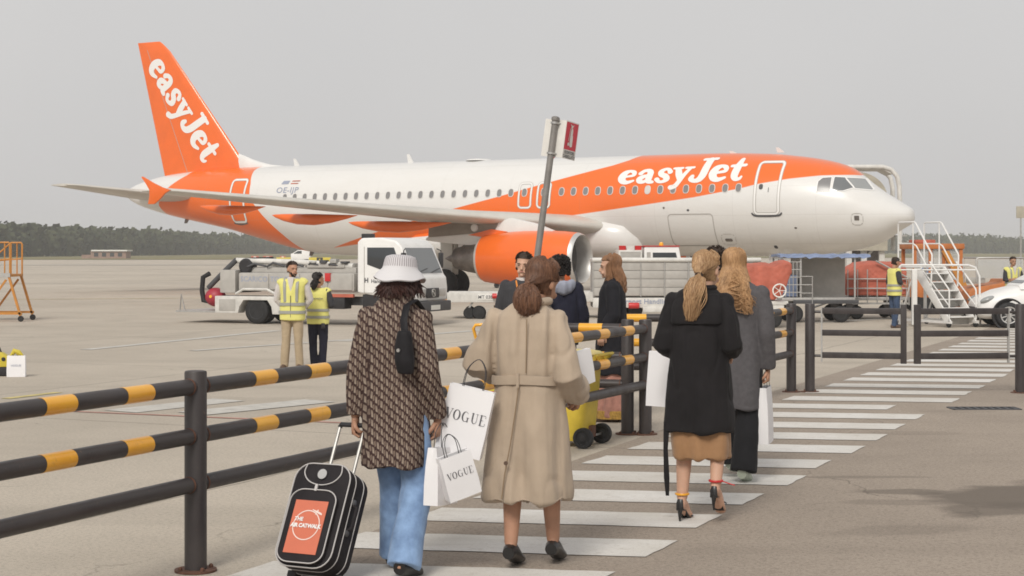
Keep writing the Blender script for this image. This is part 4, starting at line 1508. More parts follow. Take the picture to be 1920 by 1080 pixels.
Y = 46.4
x0, x1 = XP(1112, Y), XP(1425, Y)
o = thing('panelled_trailer', 'long trailer with grey panelled side and white rim under the forward fuselage', 'trailer', (x0, Y, 0))
L = x1 - x0
MB().bb(0, L, .02, 1.6, .62, 1.58).build('body', 'grey_panel', o)
for i in range(7):
    w = L / 7
    for j in range(4):
        z0 = .64 + j * .236
        MB().bb(i * w + .02, (i + 1) * w - .02, -.012, .02, z0, z0 + .224).build('panel', 'grey_panel', o, bevel=.005)
    MB().bb(i * w - .014, i * w + .014, -.03, .0, .60, 1.60).build('rib', 'galvanised', o)
MB().tube([(-.02, -.01, 1.64), (L + .02, -.01, 1.64)], .065, 12).build('rim', 'white_gse', o)
MB().bb(-.02, L + .02, .05, 1.62, 1.58, 1.68).build('rim', 'white_gse', o, bevel=.02)
MB().bb(0, L, -.02, 1.6, .30, .58).build('chassis', 'white_gse', o, bevel=.01)
lettering('Airport Handling', .20, 'print_grey', o, XZ(XP(1208, Y) - x0, -.03, .47), .003, 1.05)
MB().cyl((XP(1178, Y) - x0, -.09, .36), (XP(1198, Y) - x0, -.09, .36), .085, 14).build('gas_cylinder', 'red_paint', o, bevel=.02)
MB().bb(XP(1205, Y) - x0, XP(1290, Y) - x0, -.1, -.02, .18, .32).build('locker', 'white_gse', o, bevel=.02)
for x in (.6, 1.2, L - 1.2, L - .6):
    for y in (.2, 1.4):
        wheel(o, (x, y, .2), .2, .15, n=20)

# white airfield vehicle behind the panelled trailer
Y = 52.5
x0 = XP(1208, Y)
o = thing('airfield_vehicle', 'white boxy airfield vehicle with an amber beacon behind the panelled trailer', 'truck', (x0, Y, 0))
s = Y / FOC
MB().prism([(0, .6), (0, 2.0), (.03, 2.03), (1.05, 2.03), (1.10, 2.0), (1.22, 1.35), (2.1, 1.22), (2.2, .6)], 0, 1.8).build('cab', 'white_paint', o, bevel=.04)
MB().prism([(.27, 1.55), (.27, 1.84), (1.0, 1.84), (1.08, 1.55)], -.01, .012).build('side_window', 'glass_dark', o)
MB().bb(.08, .2, -.012, .01, 1.5, 1.85).build('vent', 'grey_panel', o)
MB().bb(-.03, 1.12, -.03, 1.83, 2.03, 2.06).build('roof_rail', 'red_paint', o)
MB().lathe([(.07, 2.06), (.07, 2.12), (.05, 2.17), (0, 2.18)], (.62, .9, 0), n=14).build('beacon', 'amber', o)
bx = MB().bb(-.82, -.06, 0, 1.7, .6, 1.92).build('cooling_unit', 'white_gse', o, bevel=.03)
for i in range(6):
    MB().bb(-.76, -.12, -.015, .0, 1.62 + i * .045, 1.64 + i * .045).build('louvre', 'grey_panel', bx)
MB().bb(-.78, -.58, .1, .4, 1.92, 2.06).build('lamp', 'red_lens', bx)
MB().bb(-.28, -.08, .1, .4, 1.92, 2.06).build('lamp', 'red_lens', bx)
MB().bb(-.56, -.3, .2, .8, 1.92, 2.05).build('roof_box', 'white_gse', bx)
for x in (-.4, 1.6):
    for y in (.12, 1.68):
        wheel(o, (x, y, .33), .33, .2)


# baggage carts
def cart_base(o, L, z, D=1.5, r=.21, m='galvanised'):
    MB().bb(0, L, 0, D, z - .09, z).build('bed', m, o, bevel=.01)
    for x in (.35, L - .35):
        for y in (.1, D - .1):
            wheel(o, (x, y, r), r, .12, n=20)
        MB().bb(x - .05, x + .05, .15, D - .15, r - .03, z - .08).build('axle_beam', 'dark_grey', o)
    MB().tube([(-.02, D / 2, z - .06), (-.7, D / 2, .32), (-.9, D / 2, .3)], .03, 8).build('tow_bar', m, o)


Y = 40.6
x0 = XP(1392, Y)
o = thing('baggage_cart', 'baggage cart under a red tarpaulin beside the long haired woman in grey', 'cart', (x0, Y, 0), group='baggage carts')
L = XP(1478, Y) - x0
cart_base(o, L, .66, m='white_gse')
MB().bb(.02, L - .1, .02, .05, .34, .60).build('chassis_panel', 'white_gse', o)
mb = MB()
rg = []
for x, zt, zl, b in ((0.0, 1.52, .74, .0), (.25, 1.56, .72, -.02), (.55, 1.58, .70, -.03), (.8, 1.55, .70, -.03), (.98, 1.62, .78, -.02), (1.12, 1.64, 1.15, .0), (1.22, 1.6, 1.35, .04)):
    rg.append([(x, b, zl), (x, b - .01, (zl + zt) / 2), (x, .02 + b, zt - .05), (x, .2, zt), (x, .75, zt + .03), (x, 1.3, zt), (x, 1.5, zt - .05), (x, 1.52, zl)])
mb.loft(rg)
me = remesh(mb, .025, 1, lambda c, n: c + n * (.014 * vnoise(c * np.array([9, 9, 2.2]), 3) + .010 * vnoise(c * 14, 5))[:, None])
obj('tarpaulin', me, 'red_tarp', o, 60)
hw_ = MB()
ring = [(XP(1460, Y) - x0 + .16 * math.cos(t), -.12, .92 + .16 * math.sin(t)) for t in np.linspace(0, 2 * math.pi, 21)]
hw_.tube(ring, .018, 8)
for t in range(5):
    a = t * 2 * math.pi / 5
    hw_.tube([(XP(1460, Y) - x0, -.12, .92), (XP(1460, Y) - x0 + .16 * math.cos(a), -.12, .92 + .16 * math.sin(a))], .009, 6)
hw_.build('hand_wheel', 'plate_white', o)

Y = 43.6
x0 = XP(1466, Y)
o = thing('baggage_cart', 'open baggage cart with grey back panel, tubular end cage and blue tarp on its roof', 'cart', (x0, Y, 0), group='baggage carts')
L = XP(1603, Y) - x0
cart_base(o, L, .66, r=.23)
MB().bb(.52, L, 1.36, 1.40, .66, 1.70).build('back_panel', 'grey_panel', o)
MB().bb(.50, .53, .1, 1.38, .66, 1.70).build('end_panel', 'grey_panel', o)
MB().bb(-.02, L + .25, -.02, 1.5, 1.70, 1.75).build('roof', 'galvanised', o, bevel=.01)
tp = MB()
rg = []
for i in range(26):
    x = -.05 + (L + .45) * i / 25
    zz = 1.765 + .012 * math.sin(i * 1.3) + .01 * math.sin(i * 2.9)
    rg.append([(x, -.08, zz - .05 + .015 * math.sin(i * 2.1)), (x, -.04, zz + .02), (x, .6, zz + .05), (x, 1.5, zz + .03), (x, 1.5, zz - .04), (x, .6, zz - .01), (x, -.03, zz - .05)])
tp.loft(rg).build('tarpaulin', 'blue_tarp', o, smooth=60)
for x in (.0, .5, L):
    for y in (.02, 1.42):
        MB().bb(x - .022, x + .022, y - .022, y + .022, .66, 1.70).build('post', 'galvanised', o)
cage = MB()
for i in range(1, 5):
    cage.cyl((.1 * i, 0, .66), (.1 * i, 0, 1.6), .012, 6)
for j in range(5):
    cage.cyl((0, 0, .8 + j * .2), (.5, 0, .8 + j * .2), .012, 6)
for j in range(3):
    cage.cyl((.5, -.02, .78 + j * .22), (.80, -.02, .78 + j * .22), .012, 6)
cage.cyl((.80, -.02, .5), (.80, -.02, 1.22), .014, 6)
for i in range(8):
    cage.cyl((0, .1 + i * .18, .66), (0, .1 + i * .18, 1.6), .012, 6)
cage.build('cage', 'galvanised', o)
MB().bb(.04, .46, .2, 1.2, .68, 1.25).build('crate', 'blue_tarp', o, bevel=.03)
MB().bb(.3, L + .1, -.03, .02, .50, .60).build('side_rail', 'dark_grey', o, bevel=.01)

Y = 45.6
x0 = XP(1584, Y)
o = thing('baggage_cart', 'baggage cart with a red tarpaulin behind tubular bars, left of the worker in jeans', 'cart', (x0, Y, 0), group='baggage carts')
L = XP(1704, Y) - x0
cart_base(o, L, .62, r=.19)
rg = []
for x, zt, zl in ((0.03, 1.30, .68), (.2, 1.42, .66), (.45, 1.56, .66), (.8, 1.60, .66), (1.2, 1.58, .66), (1.6, 1.57, .68), (L - .04, 1.55, .7)):
    rg.append([(x, .06, zl), (x, .05, (zl + zt) / 2), (x, .1, zt - .06), (x, .35, zt), (x, .75, zt + .02), (x, 1.2, zt), (x, 1.44, zt - .05), (x, 1.45, zl)])
mb = MB().loft(rg)
me = remesh(mb, .025, 1, lambda c, n: c + n * (.012 * vnoise(c * np.array([9, 9, 2.2]), 9) + .010 * vnoise(c * 14, 5))[:, None])
obj('tarpaulin', me, 'red_tarp', o, 60)
cage = MB()
for i in range(7):
    x = .08 + i * .27
    cage.cyl((x, -.02, .45), (x, -.02, 1.12 if i > 2 else 1.38), .016, 6)
for z in (.86, 1.12):
    cage.cyl((.05, -.02, z), (L, -.02, z), .018, 6)
cage.cyl((.85, -.03, 1.62), (L - .05, -.03, 1.16), .024, 8)
cage.cyl((L, -.02, .4), (L, -.02, 1.16), .02, 6)
cage.build('cage', 'galvanised', o)
MB().bb(.2, L, -.02, .04, .42, .47).build('side_rail', 'galvanised', o)

# ------------------------------------------------------------------ white mobile steps
S_ = thing('mobile_steps', 'white mobile access steps with tall handrails behind the gate', 'stairs', (10.30, 42.0, 0), math.atan2(-.93, .37))
WS, TOP, RUN = .76, 1.50, 1.32
mat('steps_white', (.74, .73, .71), .5, var=.07, vscale=4)
for y in (0, WS):
    MB().prism([(-.02, TOP - .0), (.10, TOP), (RUN + .08, .14), (RUN - .14, .10), (-.14, TOP - .17)], y - .02, y + .02).build('stringer', 'steps_white', S_, bevel=.006)
for i in range(6):
    t = (i + .8) / 6.4
    x, z = RUN * t, TOP - (TOP - .14) * t
    MB().bb(x - .10, x + .14, .02, WS - .02, z - .025, z + .005).build('step', 'steps_white', S_, bevel=.006)
    MB().bb(x - .09, x - .07, .03, WS - .03, z - .2, z - .026).build('riser', 'galvanised', S_)
MB().bb(-.82, .06, -.04, WS + .04, TOP - .03, TOP + .02).build('platform', 'steps_white', S_, bevel=.01)
for y in (-.02, WS + .02):
    h = MB().tube([(-.80, y, TOP), (-.80, y, 2.58), (-.76, y, 2.63), (-.12, y, 2.63), (-.05, y, 2.6), (.62, y, 1.82), (.64, y, 1.78), (.60, y, 1.0)], .022, 10).build('handrail', 'steps_white', S_)
    MB().tube([(-.16, y, TOP), (-.16, y, 2.63)], .018, 8).build('rail_post', 'steps_white', h)
    MB().tube([(-.80, y, 2.08), (-.16, y, 2.08), (-.02, y, 2.02), (.42, y, 1.50)], .018, 8).build('mid_rail', 'steps_white', h)
    h2 = MB().tube([(.55, y, 1.62), (RUN, y, .95), (RUN + .02, y, .9), (RUN + .02, y, .2)], .02, 10).build('handrail', 'steps_white', S_)
    MB().tube([(.25, y, 1.40), (RUN, y, .55)], .016, 8).build('mid_rail', 'steps_white', h2)
    for x in (-.76, -.05):
        MB().bb(x - .03, x + .03, y - .03, y + .03, .14, TOP - .03).build('leg', 'steps_white', S_)
    MB().bb(-.8, RUN + .1, y - .03, y + .03, .10, .16).build('base_beam', 'steps_white', S_)
    for x in (-.7, RUN):
        wheel(S_, (x, y, .085), .085, .05, n=16)
    MB().bar((-.7, y, .16), (-.1, y, TOP - .1), .03, .03).build('brace', 'steps_white', S_)
MB().tube([(-.35, -.1, TOP - .02), (.55, -.30, TOP - .02), (.6, -.3, TOP - .02)], .02, 8).build('outrigger', 'steps_white', S_)
gx = lambda u, y: XP(u, y)
# low tubular guard frame beside the steps
fr = thing('tube_barrier', 'white bent tube barrier crossing the mobile steps at platform height', 'barrier', (XP(1687, 41.4), 41.4, 0))
w = XP(1838, 41.4) - XP(1687, 41.4)
MB().tube([(0, 0, .05), (0, 0, 1.50), (.04, 0, 1.54), (w - .3, 0, 1.54), (w - .12, 0, 1.48), (w - .02, 0, 1.25), (w, 0, .05)], .026, 10).build('frame_tube', 'steps_white', fr, smooth=60)
MB().tube([(0, 0, 1.42), (w - .12, 0, 1.42)], .02, 8).build('lower_tube', 'steps_white', fr)
for x in (0, w):
    MB().bb(x - .2, x + .2, -.05, .05, .02, .06).build('foot', 'galvanised', fr)
MB().bb(.30, .42, -.06, .06, .05, 1.42).build('column', 'steps_white', fr)

# ------------------------------------------------------------------ orange vehicles on the right
Y = 51
x0 = XP(1712, Y)
o = thing('cargo_loader', 'boxy orange cargo loader cab behind the mobile steps', 'loader', (x0, Y, 0))
L = XP(1806, Y) - x0
MB().bb(0, L, 0, 1.6, .45, 1.0).build('body', 'orange_gse', o, bevel=.03)
for x in (.06, L * .35, L * .62, L - .06):
    for y in (.06, 1.54):
        MB().bb(x - .05, x + .05, y - .05, y + .05, 1.0, 2.0).build('pillar', 'orange_gse', o)
MB().bb(-.04, L + .04, -.04, 1.64, 1.95, 2.12).build('roof', 'orange_gse', o, bevel=.03)
MB().bb(.1, L - .1, .04, .06, 1.02, 1.95).build('windscreen', 'glass_clear', o)
MB().bb(.15, L * .5, .3, 1.2, 2.12, 2.24).build('roof_rack', 'red_tarp', o, bevel=.03)
MB().bb(L * .1, L * .3, -.02, .0, 1.2, 1.5).build('stack_box', 'blue_tarp', o)
for x in (.35, L - .35):
    for y in (.1, 1.5):
        wheel(o, (x, y, .3), .3, .2)
MB().prism([(L * .55, 1.9), (L * .70, 1.9), (L + .35, .35), (L + .15, .35)], -.1, -.02).build('conveyor_side', 'yellow_gse', o)

Y = 45.2
x0 = XP(1816, Y)
o = thing('tow_tractor', 'low orange tow tractor with a framed windscreen at the right edge behind the white car', 'tractor', (x0, Y, 0))
L = 1.75
MB().prism([(0, .30), (0, .78), (.15, .9), (.75, .98), (.95, 1.02), (1.0, 1.12), (1.75, 1.12), (1.75, .30)], 0, 1.4).build('body', 'orange_gse', o, bevel=.04)
fm = MB()
for y in (.05, 1.35):
    fm.tube([(.25, y, 1.0), (.22, y, 1.66), (.28, y, 1.70), (1.5, y, 1.70), (1.55, y, 1.66), (1.6, y, 1.1)], .025, 8)
fm.tube([(.25, .05, 1.70), (.25, 1.35, 1.70)], .025, 8).tube([(1.5, .05, 1.70), (1.5, 1.35, 1.70)], .025, 8)
fm.build('roll_frame', 'galvanised', o)
MB().bb(.26, 1.5, .04, .052, 1.15, 1.66).build('windscreen', 'glass_clear', o)
MB().bb(.05, .5, .1, .5, 1.0, 1.16).build('seat', 'grey_panel', o, bevel=.04)
MB().bb(-.02, .02, .2, 1.2, .35, .55).build('bumper', 'dark_grey', o)
for x in (.35, 1.4):
    for y in (.08, 1.32):
        wheel(o, (x, y, .27), .27, .2)

# white car, most of it outside the picture
Y = 40.55
CAR = thing('parked_car', 'white car at the right picture edge behind the gate, only its front in view', 'car', (XP(1839, Y), Y, 0), R(-3))
rg = []
for x, zb, zt, hw in ((0, .34, .58, .58), (.06, .24, .68, .72), (.25, .2, .80, .80), (.55, .2, .93, .84), (1.0, .2, 1.03, .85), (1.45, .2, 1.07, .86), (2.5, .2, 1.0, .87), (3.6, .2, .98, .86), (4.1, .24, .95, .82), (4.22, .34, .8, .7)):
    ring = []
    for k in range(28):
        t = 2 * math.pi * k / 28
        c_, s_ = math.cos(t), math.sin(t)
        ring.append((x, .86 + hw * math.copysign(abs(c_) ** .45, c_), (zb + zt) / 2 + (zt - zb) / 2 * math.copysign(abs(s_) ** .55, s_)))
    rg.append(ring)
MB().loft(rg).build('body', 'white_paint', CAR, smooth=60)
rg = []
for x, zt, hw in ((.98, 1.04, .74), (1.3, 1.24, .70), (1.75, 1.45, .64), (2.3, 1.52, .62), (3.2, 1.50, .62), (3.8, 1.30, .66), (4.05, 1.0, .7)):
    rg.append([(x, .86 - hw - .06, .95), (x, .86 - hw, max(.96, zt - .08)), (x, .86 - hw + .12, zt), (x, .86 + hw - .12, zt), (x, .86 + hw, max(.96, zt - .08)), (x, .86 + hw + .06, .95)])
CB = MB().loft(rg).build('cabin', 'white_paint', CAR, bevel=.02)
MB().prism([(1.22, 1.08), (1.82, 1.40), (2.5, 1.44), (2.5, 1.08)], .10, .16).build('side_window', 'glass_dark', CB, bevel=.01)
ws = MB().add([(1.06, .25, 1.10), (1.06, 1.47, 1.10), (1.72, 1.40, 1.46), (1.72, .32, 1.46)], [(0, 1, 2, 3)])
ws.build('windscreen', 'glass_dark', CB)
MB().lathe([(.36, -.01), (.40, -.02), (.40, .1), (.36, .1)], (.68, .01, .335), 'Y', 32, closed=True).build('wheel_arch', 'black_plastic', CAR)
MB().lathe([(0, 0), (.385, 0)], (.68, .02, .335), 'Y', 32).build('arch_well', 'black_rubber', CAR)
wheel(CAR, (.68, .06, .32), .32, .2, rimmat='aluminium', spokes=9)
wheel(CAR, (.68, 1.66, .32), .32, .2)
wheel(CAR, (3.35, .06, .32), .32, .2, rimmat='aluminium', spokes=9)
wheel(CAR, (3.35, 1.66, .32), .32, .2)
for y in (.17, 1.55):
    MB().ball((.20, y, .70), (.19, .11, .07), 16, 8, Matrix.Rotation(R(-20), 3, 'Y')).build('headlight', 'windscreen_glass', CAR, smooth=60)
MB().bb(-.02, .05, .45, 1.27, .3, .5).build('grille', 'black_plastic', CAR, bevel=.02)
MB().ball((1.32, -.1, 1.10), (.09, .10, .07)).build('mirror', 'white_paint', CAR)

# ------------------------------------------------------------------ yellow maintenance stand, left edge
Y = 44.2
o = thing('maintenance_stand', 'yellow maintenance stand on splayed legs with a guard rail at the left edge', 'work platform', (XP(20, Y), Y, 0))
for y in (0, 1.1):
    lg = MB().bar((-.05, y, 1.22), (.26, y, .16), .06, .06).build('leg', 'yellow_gse', o)
    MB().bar((-1.35, y, 1.22), (-1.7, y, .16), .06, .06).build('leg', 'yellow_gse', o)
    MB().bar((-1.75, y, .22), (.3, y, .22), .06, .06).build('base_rail', 'yellow_gse', o)
    MB().bar((-.12, y, 1.12), (-.75, y, .25), .05, .05).build('brace', 'yellow_gse', o)
    gr = MB().tube([(-.02, y, 1.22), (-.02, y, 2.08), (-.05, y, 2.12), (-.32, y, 2.12), (-.75, y, 1.75), (-1.4, y, 1.75), (-1.4, y, 1.22)], .024, 8).build('guard_rail', 'yellow_gse', o)
    for x in (-.16, -.32, -.75):
        MB().cyl((x, y, 1.22), (x, y, 2.1 if x > -.5 else 1.75), .018, 8).build('baluster', 'yellow_gse', gr)
    MB().cyl((-.02, y, 1.68), (-.75, y, 1.62), .018, 8).build('mid_bar', 'yellow_gse', gr)
    for x in (.27, -1.7):
        wheel(o, (x, y, .08), .08, .05, n=14)
MB().bb(-1.42, .0, -.04, 1.14, 1.20, 1.27).build('platform', 'yellow_gse', o, bevel=.01)
MB().bb(-.3, .0, -.05, -.04, 1.19, 1.3).build('notice_plate', 'galvanised', o)

# ------------------------------------------------------------------ boarding stairs behind the nose
bx_, by_ = 14.6, 71.0
o = thing('boarding_stairs', 'white boarding stairs with an arched canopy behind the airplane nose', 'stairs', (bx_, by_, 0), R(-4))
k = by_ / FOC
zz = lambda v: ZP(v, by_)
xx = lambda u: XP(u, by_) - bx_
MB().tube([(xx(1560), 0, zz(313)), (xx(1655), 0, zz(313)), (xx(1670), 0, zz(318)), (xx(1681), 0, zz(331)), (xx(1685), 0, zz(350)), (xx(1686), 0, zz(378)), (xx(1686), 0, zz(470))], .10, 12).build('canopy_arch', 'white_gse', o, smooth=60)
MB().tube([(xx(1560), 1.8, zz(313)), (xx(1655), 1.8, zz(313)), (xx(1670), 1.8, zz(318)), (xx(1681), 1.8, zz(331)), (xx(1685), 1.8, zz(350)), (xx(1686), 1.8, zz(470))], .10, 12).build('canopy_arch', 'white_gse', o, smooth=60)
mat('canopy_fabric', (.40, .37, .30), .75, var=.12, vscale=3)
fan_ = [(xx(1600), zz(470))] + [(xx(1606 + 58 * math.sin(t)), zz(372 - 50 * math.cos(t))) for t in np.linspace(-.2, 1.57, 14)] + [(xx(1664), zz(470))]
MB().prism(fan_, .1, .18).build('canopy_side', 'canopy_fabric', o)
MB().prism([(xx(1560), zz(315)), (xx(1655), zz(315)), (xx(1672), zz(324)), (xx(1672), zz(327)), (xx(1655), zz(318)), (xx(1560), zz(318))], 0, 1.8).build('canopy_roof', 'white_gse', o)
for u in (1594, 1622, 1655):
    MB().bb(xx(u) - .12, xx(u) + .12, .3, .6, .5, 3.2).build('column', 'white_gse', o, bevel=.02)
MB().bb(xx(1590), xx(1664), .25, 1.9, .45, .8).build('chassis', 'white_gse', o)
MB().bar((xx(1625), .35, 1.6), (xx(1652), .35, 2.3), .12, .1).build('brace', 'white_gse', o)
MB().bb(xx(1598), xx(1660), 1.5, 1.6, .9, 2.4).build('rear_panel', 'hot_metal', o)
MB().bb(xx(1560), xx(1664), .2, 1.9, 3.1, 3.3).build('landing', 'white_gse', o)
for i in range(12):
    MB().bb(xx(1664) + i * .28, xx(1664) + i * .28 + .3, .3, 1.8, 3.0 - i * .24, 3.05 - i * .24).build('step', 'galvanised', o)
for u in (1600, 1650):
    for y in (.4, 1.7):
        wheel(o, (xx(u), y, .3), .3, .2)

# ------------------------------------------------------------------ small far things
Y = 84.0
o = thing('far_dolly', 'low blue grey dolly far away under the engine', 'dolly', (XP(922, Y), Y, 0))
MB().prism([(0, .25), (0, .45), (.15, .5), (1.2, .42), (2.2, .4), (2.3, .25)], 0, 1.2).build('bed', 'blue_tarp', o, bevel=.02)
for x in (.25, 1.1, 2.1):
    for y in (.1, 1.1):
        wheel(o, (x, y, .14), .14, .12, n=16)
Y = 395
o = thing('far_hut', 'small low brick hut with a pale roof in front of the trees', 'building', (XP(203, Y), Y, 0))
mat('brick_wash', (.30, .20, .16), .85, var=.2, vscale=2)
MB().bb(-4.2, 4.2, 0, 5, 0, 1.75).build('wall', 'brick_wash', o)
MB().bb(-4.0, 4.6, -.4, 5.4, 1.75, 2.1).build('roof', 'plate_white', o)
MB().bb(-6.5, -4.2, .5, 4, 0, .9).build('annex', 'brick_wash', o)
for i in range(4):
    MB().bb(-3.4 + i * 1.9, -2.4 + i * 1.9, -.06, 0, .5, 1.4).build('window', 'glass_dark', o)
mat('sign_yellow', (.62, .50, .05), .5)
for (u0, u1, lab) in ((579, 620, 'yellow taxiway sign with a black middle panel beneath the tail'), (518, 545, 'plain yellow taxiway sign left of the one with a black panel')):
    Y = 232
    o = thing('taxiway_sign', lab, 'sign', (XP(u0, Y), Y, 0), group='taxiway signs')
    w = XP(u1, Y) - XP(u0, Y)
    MB().bb(0, w, 0, .25, .25, .95).build('panel', 'sign_yellow', o, bevel=.03)
    for x in (.3, w - .3):
        MB().bb(x - .05, x + .05, .08, .16, 0, .26).build('leg', 'dark_grey', o)
    if u0 == 579:
        MB().bb(w * .36, w * .64, -.02, 0, .27, .93).build('black_panel', 'black_plastic', o)
        lettering('A', .5, 'sign_yellow', o, XZ(w * .5, -.03, .6), .01)
Y = 300
o = thing('far_van', 'tiny white van far away beneath the rear fuselage', 'van', (XP(545, Y), Y, 0))
MB().prism([(0, .3), (0, 1.3), (.3, 1.4), (1.3, 2.0), (3.4, 2.0), (3.5, .3)], 0, 1.8).build('body', 'white_paint', o, bevel=.1)
MB().prism([(.5, 1.35), (1.3, 1.85), (2.0, 1.85), (2.0, 1.35)], -.02, .0).build('window', 'glass_dark', o)
for x in (.7, 2.8):
    wheel(o, (x, .1, .32), .32, .2, n=16)
    wheel(o, (x, 1.7, .32), .32, .2, n=16)
for i, (u0, u1, lab) in enumerate(((470, 486, 'far red and white barrier block left of the others'), (492, 512, 'far red and white barrier block in the middle'), (524, 536, 'far red and white barrier block nearest the tiny van'))):
    Y = 310
    w = XP(u1, Y) - XP(u0, Y)
    o = thing('barrier_block', lab, 'barrier', (XP(u0, Y), Y, 0), group='far barrier blocks')
    MB().prism([(0, 0), (w, 0), (w - .1, .9), (.1, .9)], 0, .5).build('block', 'red_tarp', o, bevel=.05)
    MB().prism([(w * .35, .15), (w * .65, .15), (w * .65, .8), (w * .35, .8)], -.03, 0).build('white_stripe', 'plate_white', o)
Y = 70
o = thing('apron_sign', 'small square grey sign on a thin pole at the right edge against the sky', 'sign', (XP(1914, Y), Y, 0))
MB().cyl((0, 0, 0), (0, 0, 3.75), .035, 10).build('pole', 'galvanised', o)
MB().bb(-.2, .2, -.05, 0, 3.28, 3.78).build('panel', 'canopy_fabric', o, bevel=.01)

# ================================================================== people
def skin_mat(name, col):
    m = mat(name, col, .55, var=.08, vscale=9, spec=.35)
    m.node_tree.nodes['Principled BSDF'].inputs['Subsurface Weight'].default_value = .08
    m.node_tree.nodes['Principled BSDF'].inputs['Subsurface Radius'].default_value = (.02, .008, .005)
    return m


skin_mat('skin_light', (.56, .34, .24))
skin_mat('skin_tan', (.42, .23, .15))
skin_mat('skin_warm', (.47, .26, .17))


def hair_mat(name, c1, c2):
    m = mat(name, c1, .55, spec=.3)
    nb = NB(m)
    v = nb.coords((1, 1, .12))
    n1 = nb.ramp(nb.noise(v, 110, 3, .6), .35, .65)
    n2 = nb.ramp(nb.noise(nb.coords((1, 1, .5)), 14, 3, .6), .35, .65)
    c = nb.mix(n1, c1, c2)
    c = nb.mix(nb.math('MULTIPLY', n2, .4), c, tuple(x * .5 for x in c1))
    nb.l(c, nb.b.inputs['Base Color'])
    return m


hair_mat('hair_black', (.012, .010, .010), (.03, .024, .022))
hair_mat('hair_dark', (.03, .020, .015), (.06, .036, .024))
hair_mat('hair_auburn', (.042, .020, .017), (.085, .036, .028))
hair_mat('hair_brown', (.095, .046, .029), (.21, .105, .060))
hair_mat('hair_lightbrown', (.20, .10, .05), (.32, .17, .09))
hair_mat('hair_blonde', (.30, .17, .085), (.54, .35, .19))
hair_mat('hair_sandy', (.34, .19, .09), (.54, .33, .17))


def cloth(name, col, var=.10, vs=5, rough=.85, weave=260, bump=.25, col2=None):
    m = mat(name, col, rough, var=var, vscale=vs, spec=.2, color2=col2)
    nb_ = NB(m)
    co = nb_.coords()
    b1 = nb_.n('Bump')
    b1.inputs['Strength'].default_value = .35
    b1.inputs['Distance'].default_value = .012
    nb_.l(nb_.noise(nb_.coords((2.2, 2.2, .7)), 9, 3, .5), b1.inputs['Height'])
    b2 = nb_.n('Bump')
    b2.inputs['Strength'].default_value = bump
    b2.inputs['Distance'].default_value = .004
    nb_.l(nb_.noise(co, weave, 2), b2.inputs['Height'])
    nb_.l(b1.outputs[0], b2.inputs['Normal'])
    nb_.l(b2.outputs[0], nb_.b.inputs['Normal'])
    m.node_tree.nodes['Principled BSDF'].inputs['Sheen Weight'].default_value = .15 if max(col) > .15 else .03
    return m


cloth('trench_beige', (.425, .340, .258), .10, 4, .75)
cloth('coat_black', (.016, .0145, .0155), .25, 4)
cloth('wool_black', (.016, .016, .02), .2, 6)
cloth('coat_grey', (.095, .090, .095), .12, 30)
cloth('navy', (.022, .023, .040), .2, 6)
cloth('hood_grey', (.34, .36, .44), .12, 8)
cloth('denim', (.17, .27, .47), .22, 7, col2=(.24, .36, .56))
cloth('jeans_dark', (.05, .075, .13), .3, 9)
cloth('chino', (.42, .33, .22), .10, 6)
cloth('trouser_black', (.016, .016, .018), .2, 6)
cloth('trouser_navy', (.022, .022, .036), .2, 6)
cloth('shirt_pale', (.62, .58, .56), .05, 5)
cloth('skirt_tan', (.34, .19, .095), .12, 8, .6)
cloth('dress_pink', (.42, .21, .165), .2, 14)
cloth('gold_trim', (.42, .25, .06), .4, 40, .5)
cloth('vest_yellow', (.74, .70, .22), .06, 3, .6)
cloth('vest_strip', (.34, .34, .31), .05, 5, .4)
cloth('polo_dark', (.05, .05, .055), .1, 6)
cloth('strap_black', (.015, .014, .016), .2, 12, .6)
mat('shoe_black', (.015, .014, .014), .35)
mat('shoe_brown', (.10, .06, .04), .5)
mat('shoe_mint', (.40, .44, .36), .5)
mat('eye_dark', (.05, .035, .03), .3)
mat('brow', (.035, .022, .016), .8)
mat('lips', (.40, .17, .14), .5)
mat('lanyard', (.7, .25, .04), .6)

# geometric two-tone print for the long coat
m = mat('coat_print', (.1, .07, .06), .85, spec=.2)
nb = NB(m)
tc = nb.n('TexCoord')
sp = nb.n('SeparateXYZ')
nb.l(tc.outputs['Object'], sp.inputs[0])
u_ = nb.math('DIVIDE', nb.math('ADD', nb.math('ADD', sp.outputs[0], nb.math('MULTIPLY', sp.outputs[1], .75)), nb.math('MULTIPLY', nb.noise(tc.outputs['Object'], 7, 2), .03)), .030)
odd = nb.math('MULTIPLY', nb.math('MODULO', nb.math('ADD', nb.math('FLOOR', u_), 1000.0), 2.0), .5)
v_ = nb.math('ADD', nb.math('DIVIDE', nb.math('ADD', sp.outputs[2], nb.math('MULTIPLY', nb.noise(tc.outputs['Object'], 6, 2), .03)), .050), odd)
fu, fv = nb.math('FRACT', u_), nb.math('FRACT', nb.math('ADD', v_, 1000.0))
fu2 = nb.math('ADD', fu, nb.math('MULTIPLY', nb.math('SUBTRACT', fv, .5), .22))
lens = nb.math('SQRT', nb.math('SINE', nb.math('MULTIPLY', fv, math.pi)))
fv2 = nb.math('FRACT', nb.math('ADD', fv, nb.math('MULTIPLY', fu, .3)))
fv3 = nb.math('FRACT', nb.math('ADD', nb.math('SUBTRACT', fv, nb.math('MULTIPLY', fu, .3)), .62))
bx_a = nb.math('MINIMUM', nb.math('SUBTRACT', .21, nb.math('ABSOLUTE', nb.math('SUBTRACT', fu, .30))), nb.math('SUBTRACT', .36, nb.math('ABSOLUTE', nb.math('SUBTRACT', fv2, .5))))
